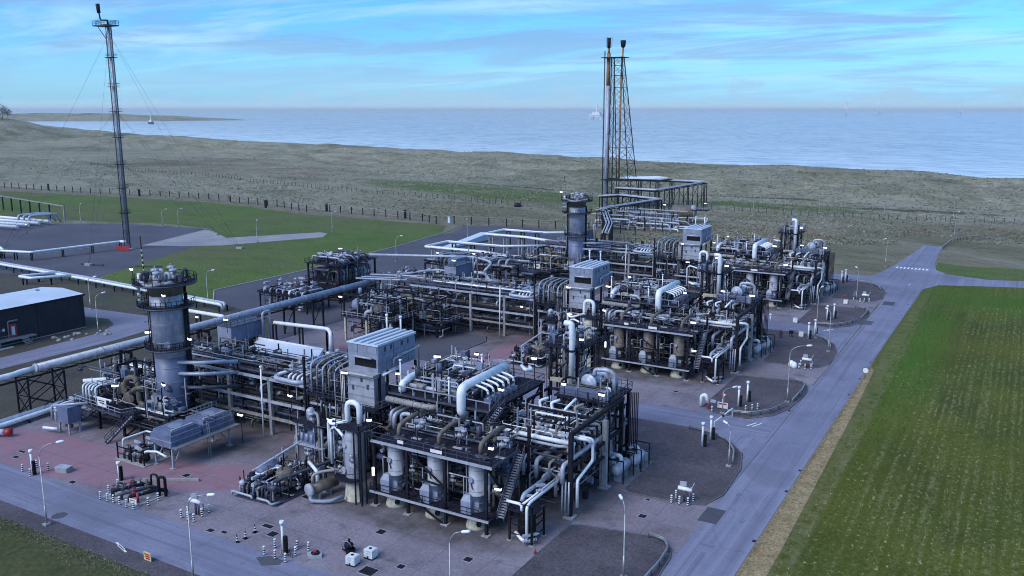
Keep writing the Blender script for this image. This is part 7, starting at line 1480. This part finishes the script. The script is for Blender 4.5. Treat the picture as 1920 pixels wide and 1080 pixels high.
for k in range(74):
    x0 = -19.4+k*1.02; y = 62.0
    while y < 282:
        y += random.uniform(.28, .75); x = x0+.25*noise.noise(Vector((x0, y*.05, 3)))+random.uniform(-.16, .16)
        if x < -20.6+.0 or y > 279+.30*(x+19): continue
        q = noise.noise(Vector((x*.035, y*.02, 4)))+.5*noise.noise(Vector((x*.12, y*.06, 6)))
        g_ = 1 if ((x+16)/7.)**2+((y-205)/72.)**2 < 1 or y > 255 else 0
        u = random.random()
        if u < .44+.55*q-.40*g_: A_.append((x, y, .04, random.uniform(.14, .32), random.uniform(.08, .20)))
        elif u < .75: B_.append((x+random.uniform(-.4, .4), y, .04, random.uniform(.12, .3), random.uniform(.12, .26)))
tufts('straw_stubble', 'broken rows of straw stubble in the field', m_straw, A_, 4); tufts('crop_shoots', 'low green shoots between the straw rows', m_green, B_, 4)
A_ = []
for i in range(2600):
    y = random.uniform(80, 186); x = random.choice((-23.1+abs(random.gauss(0, .25)), random.uniform(-22.6, -19.5)-(y-80)*.012)); A_.append((x, y, .07, random.uniform(.08, .22), random.uniform(.06, .2)))
for i in range(2600):
    x = random.uniform(-125, -72); y = 56.4-abs(random.gauss(0, 1.2))
    A_.append((x, y, .04, random.uniform(.1, .25), random.uniform(.08, .22)))
tufts('verge_grass', 'ragged grass along the edges of the verges', m_tus2, A_, 4)
# raised drum stand of the middle train
t = thing('drum_stand', 'raised stand with banded brown drum and round grey tank beside the middle exchanger platform', 'steel frame', (-120.5, 149, 0))
plate(t, -127.6, 144.4, 5.4, -113.8, 153.6, 5.55); rail([(-127.6, 153.6, 5.55), (-127.6, 144.4, 5.55), (-113.8, 144.4, 5.55), (-113.8, 153.6, 5.55)]).build('handrail', m_ltgrey, t)
for x in (-127, -121, -114.4):
    for y in (145, 153): legpost(t, x, y, 5.4, .45, m_cream)
MB().lathe((-119.6, 146, 7.4), (.25, 1, 0), [(0, .4), (.3, 1.0), (.5, 1.15), (5.4, 1.15), (5.7, .9), (6, .3)], 16).build('drum', m_brown, t)
for q in (.9, 2.0, 3.1, 4.2): MB().cyl((-119.6+q*.243, 146+q*.97, 7.4), (-119.6+(q+.3)*.243, 146+(q+.3)*.97, 7.4), 1.2, 16).build('drum_band', m_beige, t)
MB().lathe((-125.4, 147.4, 6.4), (0, 0, 1), [(0, .4), (.4, 1.1), (1.3, 1.35), (2.2, 1.1), (2.7, .4)], 16).build('round_tank', m_grey, t)
pipe(t, [(-120, 146, 7), (-121.4, 145.4, 7), (-121.6, 145.4, 5.6)], .4, m_ltgrey, 10)
for x, y in ((-127.2, 145), (-127.2, 153), (-120.6, 152), (-114.2, 153)): legpost(t, x, y, 10.4, .3)
for y in (145, 153): beam(t, (-127.2, y, 10.3), (-114.2, 153 if y > 150 else 145, 10.3), .25, .35)
clutter(t, (-127, 145, .4, -114.4, 153, 5.2), 30, 5, 6, .2); clutter(t, (-127, 145, 5.6, -114.4, 153, 10), 40, 6, 16, .35)
# open pipework behind the nearest cross rack
t = thing('trench_pipework', 'low tangle of white and dark pipes behind the covered ducts', 'pipework', (-122, 126, 0))
for i in range(9):
    y = 114+i*2.1; pipe(t, [(-134, y, .8), (-124+random.uniform(-3, 3), y, .9), (-122, y+1.5, .9), (-108+random.uniform(-4, 3), y+1.5, .9), (-107, y+1.5, .2)], random.choice((.2, .28, .36)), random.choice((m_white, m_white2, m_alu, m_steel2)))
for i in range(8): x = -132+i*3; pipe(t, [(x, 113, 1.4), (x, 124+random.uniform(-3, 6), 1.4), (x+.8, 130, 1.4), (x+.8, 131, .2)], random.choice((.16, .24, .3)), random.choice((m_white2, m_white, m_steel2)))
for i in range(20): valve(t, (random.uniform(-133, -108), random.uniform(113, 131), 1.3), None, random.choice((0, 1.57)), 1.2)
for x in (-131, -124, -117, -110):
    for y in (115, 122, 129): MB().box(x-.2, y-1, 0, x+.2, y+1, .55).build('sleeper', m_conc, t)
clutter(t, (-134, 113, .3, -108, 131, 3.4), 40, 9, 16, .4)

# ------------------------------------------------------------------ hang fittings on the part they are fixed to
HANG = {'seam': ('shell',), 'manhole': ('shell',), 'davit_arm': ('shell',), 'access_hole': ('skirt',), 'instrument_box': ('hood',), 'roof_rib': ('roof',), 'panel': ('housing',), 'louvre': ('housing',), 'dark_opening': ('housing',),
        'handrail': ('deck', 'platform', 'lower_deck', 'ring_platform', 'top_platform', 'loading_platform', 'walkway'), 'kick_plate': ('deck',), 'platform_edge': ('ring_platform',), 'edge_beam': ('deck', 'lower_deck'), 'sign_plate': ('deck',),
        'flange': ('pipe', 'white_pipe'), 'pipe_band': ('pipe',), 'ladder_cage': ('ladder',), 'ladder_hoop': ('ladder',), 'sign_lettering': ('sign_board', 'sign_plate'), 'stiffener': ('tank', 'plenum'), 'fan_ring': ('fan_hood',), 'motor_beam': ('fan_hood',),
        'duct_stiffener': ('duct',), 'inspection_door': ('duct',), 'lamp_head': ('arm',), 'antenna_band': ('antenna_mast',), 'beacon': ('ring_platform',), 'cooling_tube': ('motor_housing',), 'footing': ('post',), 'manway_ring': ('deck',), 'foot_plate': ('deck',),
        'cap': ('tube',), 'black_box': ('tube',), 'heading': ('board',), 'plate_face': ('plate',), 'face': ('disc',), 'marking': ('plate',), 'lid': ('bottle', 'tank'), 'label_plate': ('bottle',), 'tap': ('bottle',), 'door': ('body',), 'pilot': ('flare_tip',), 'branch_pipe': ('main_header',), 'valve_box': ('deck',), 'saddle': ('shell', 'exchanger')}
def stem(n): return n.split('.')[0]
def centre(o):
    b = o.bound_box; return Vector([sum(c[i] for c in b)/8 for i in range(3)])
KID = {}; HUNG = set(); HOSTS = set()
for o in bpy.data.objects:
    if o.parent is not None: KID.setdefault(o.parent.name, []).append(o)
for root in [o for o in bpy.data.objects if o.parent is None and o.type == 'EMPTY']:
    kids = KID.get(root.name, []); plain = [c for c in kids if c.type == 'MESH' and c.location.length < 1e-6]
    by = {}
    for c in plain: by.setdefault(stem(c.name), []).append(c)
    for c in plain:
        hosts = HANG.get(stem(c.name))
        if not hosts: continue
        cand = [h for n, l in by.items() for h in l if h is not c and h.name not in HUNG and (n in hosts or (hosts == ('shell',) and n.endswith('shell')))]
        if cand and c.name not in HOSTS:
            k = centre(c); h = min(cand, key=lambda h: (centre(h)-k).length); c.parent = h; HUNG.add(c.name); HOSTS.add(h.name)
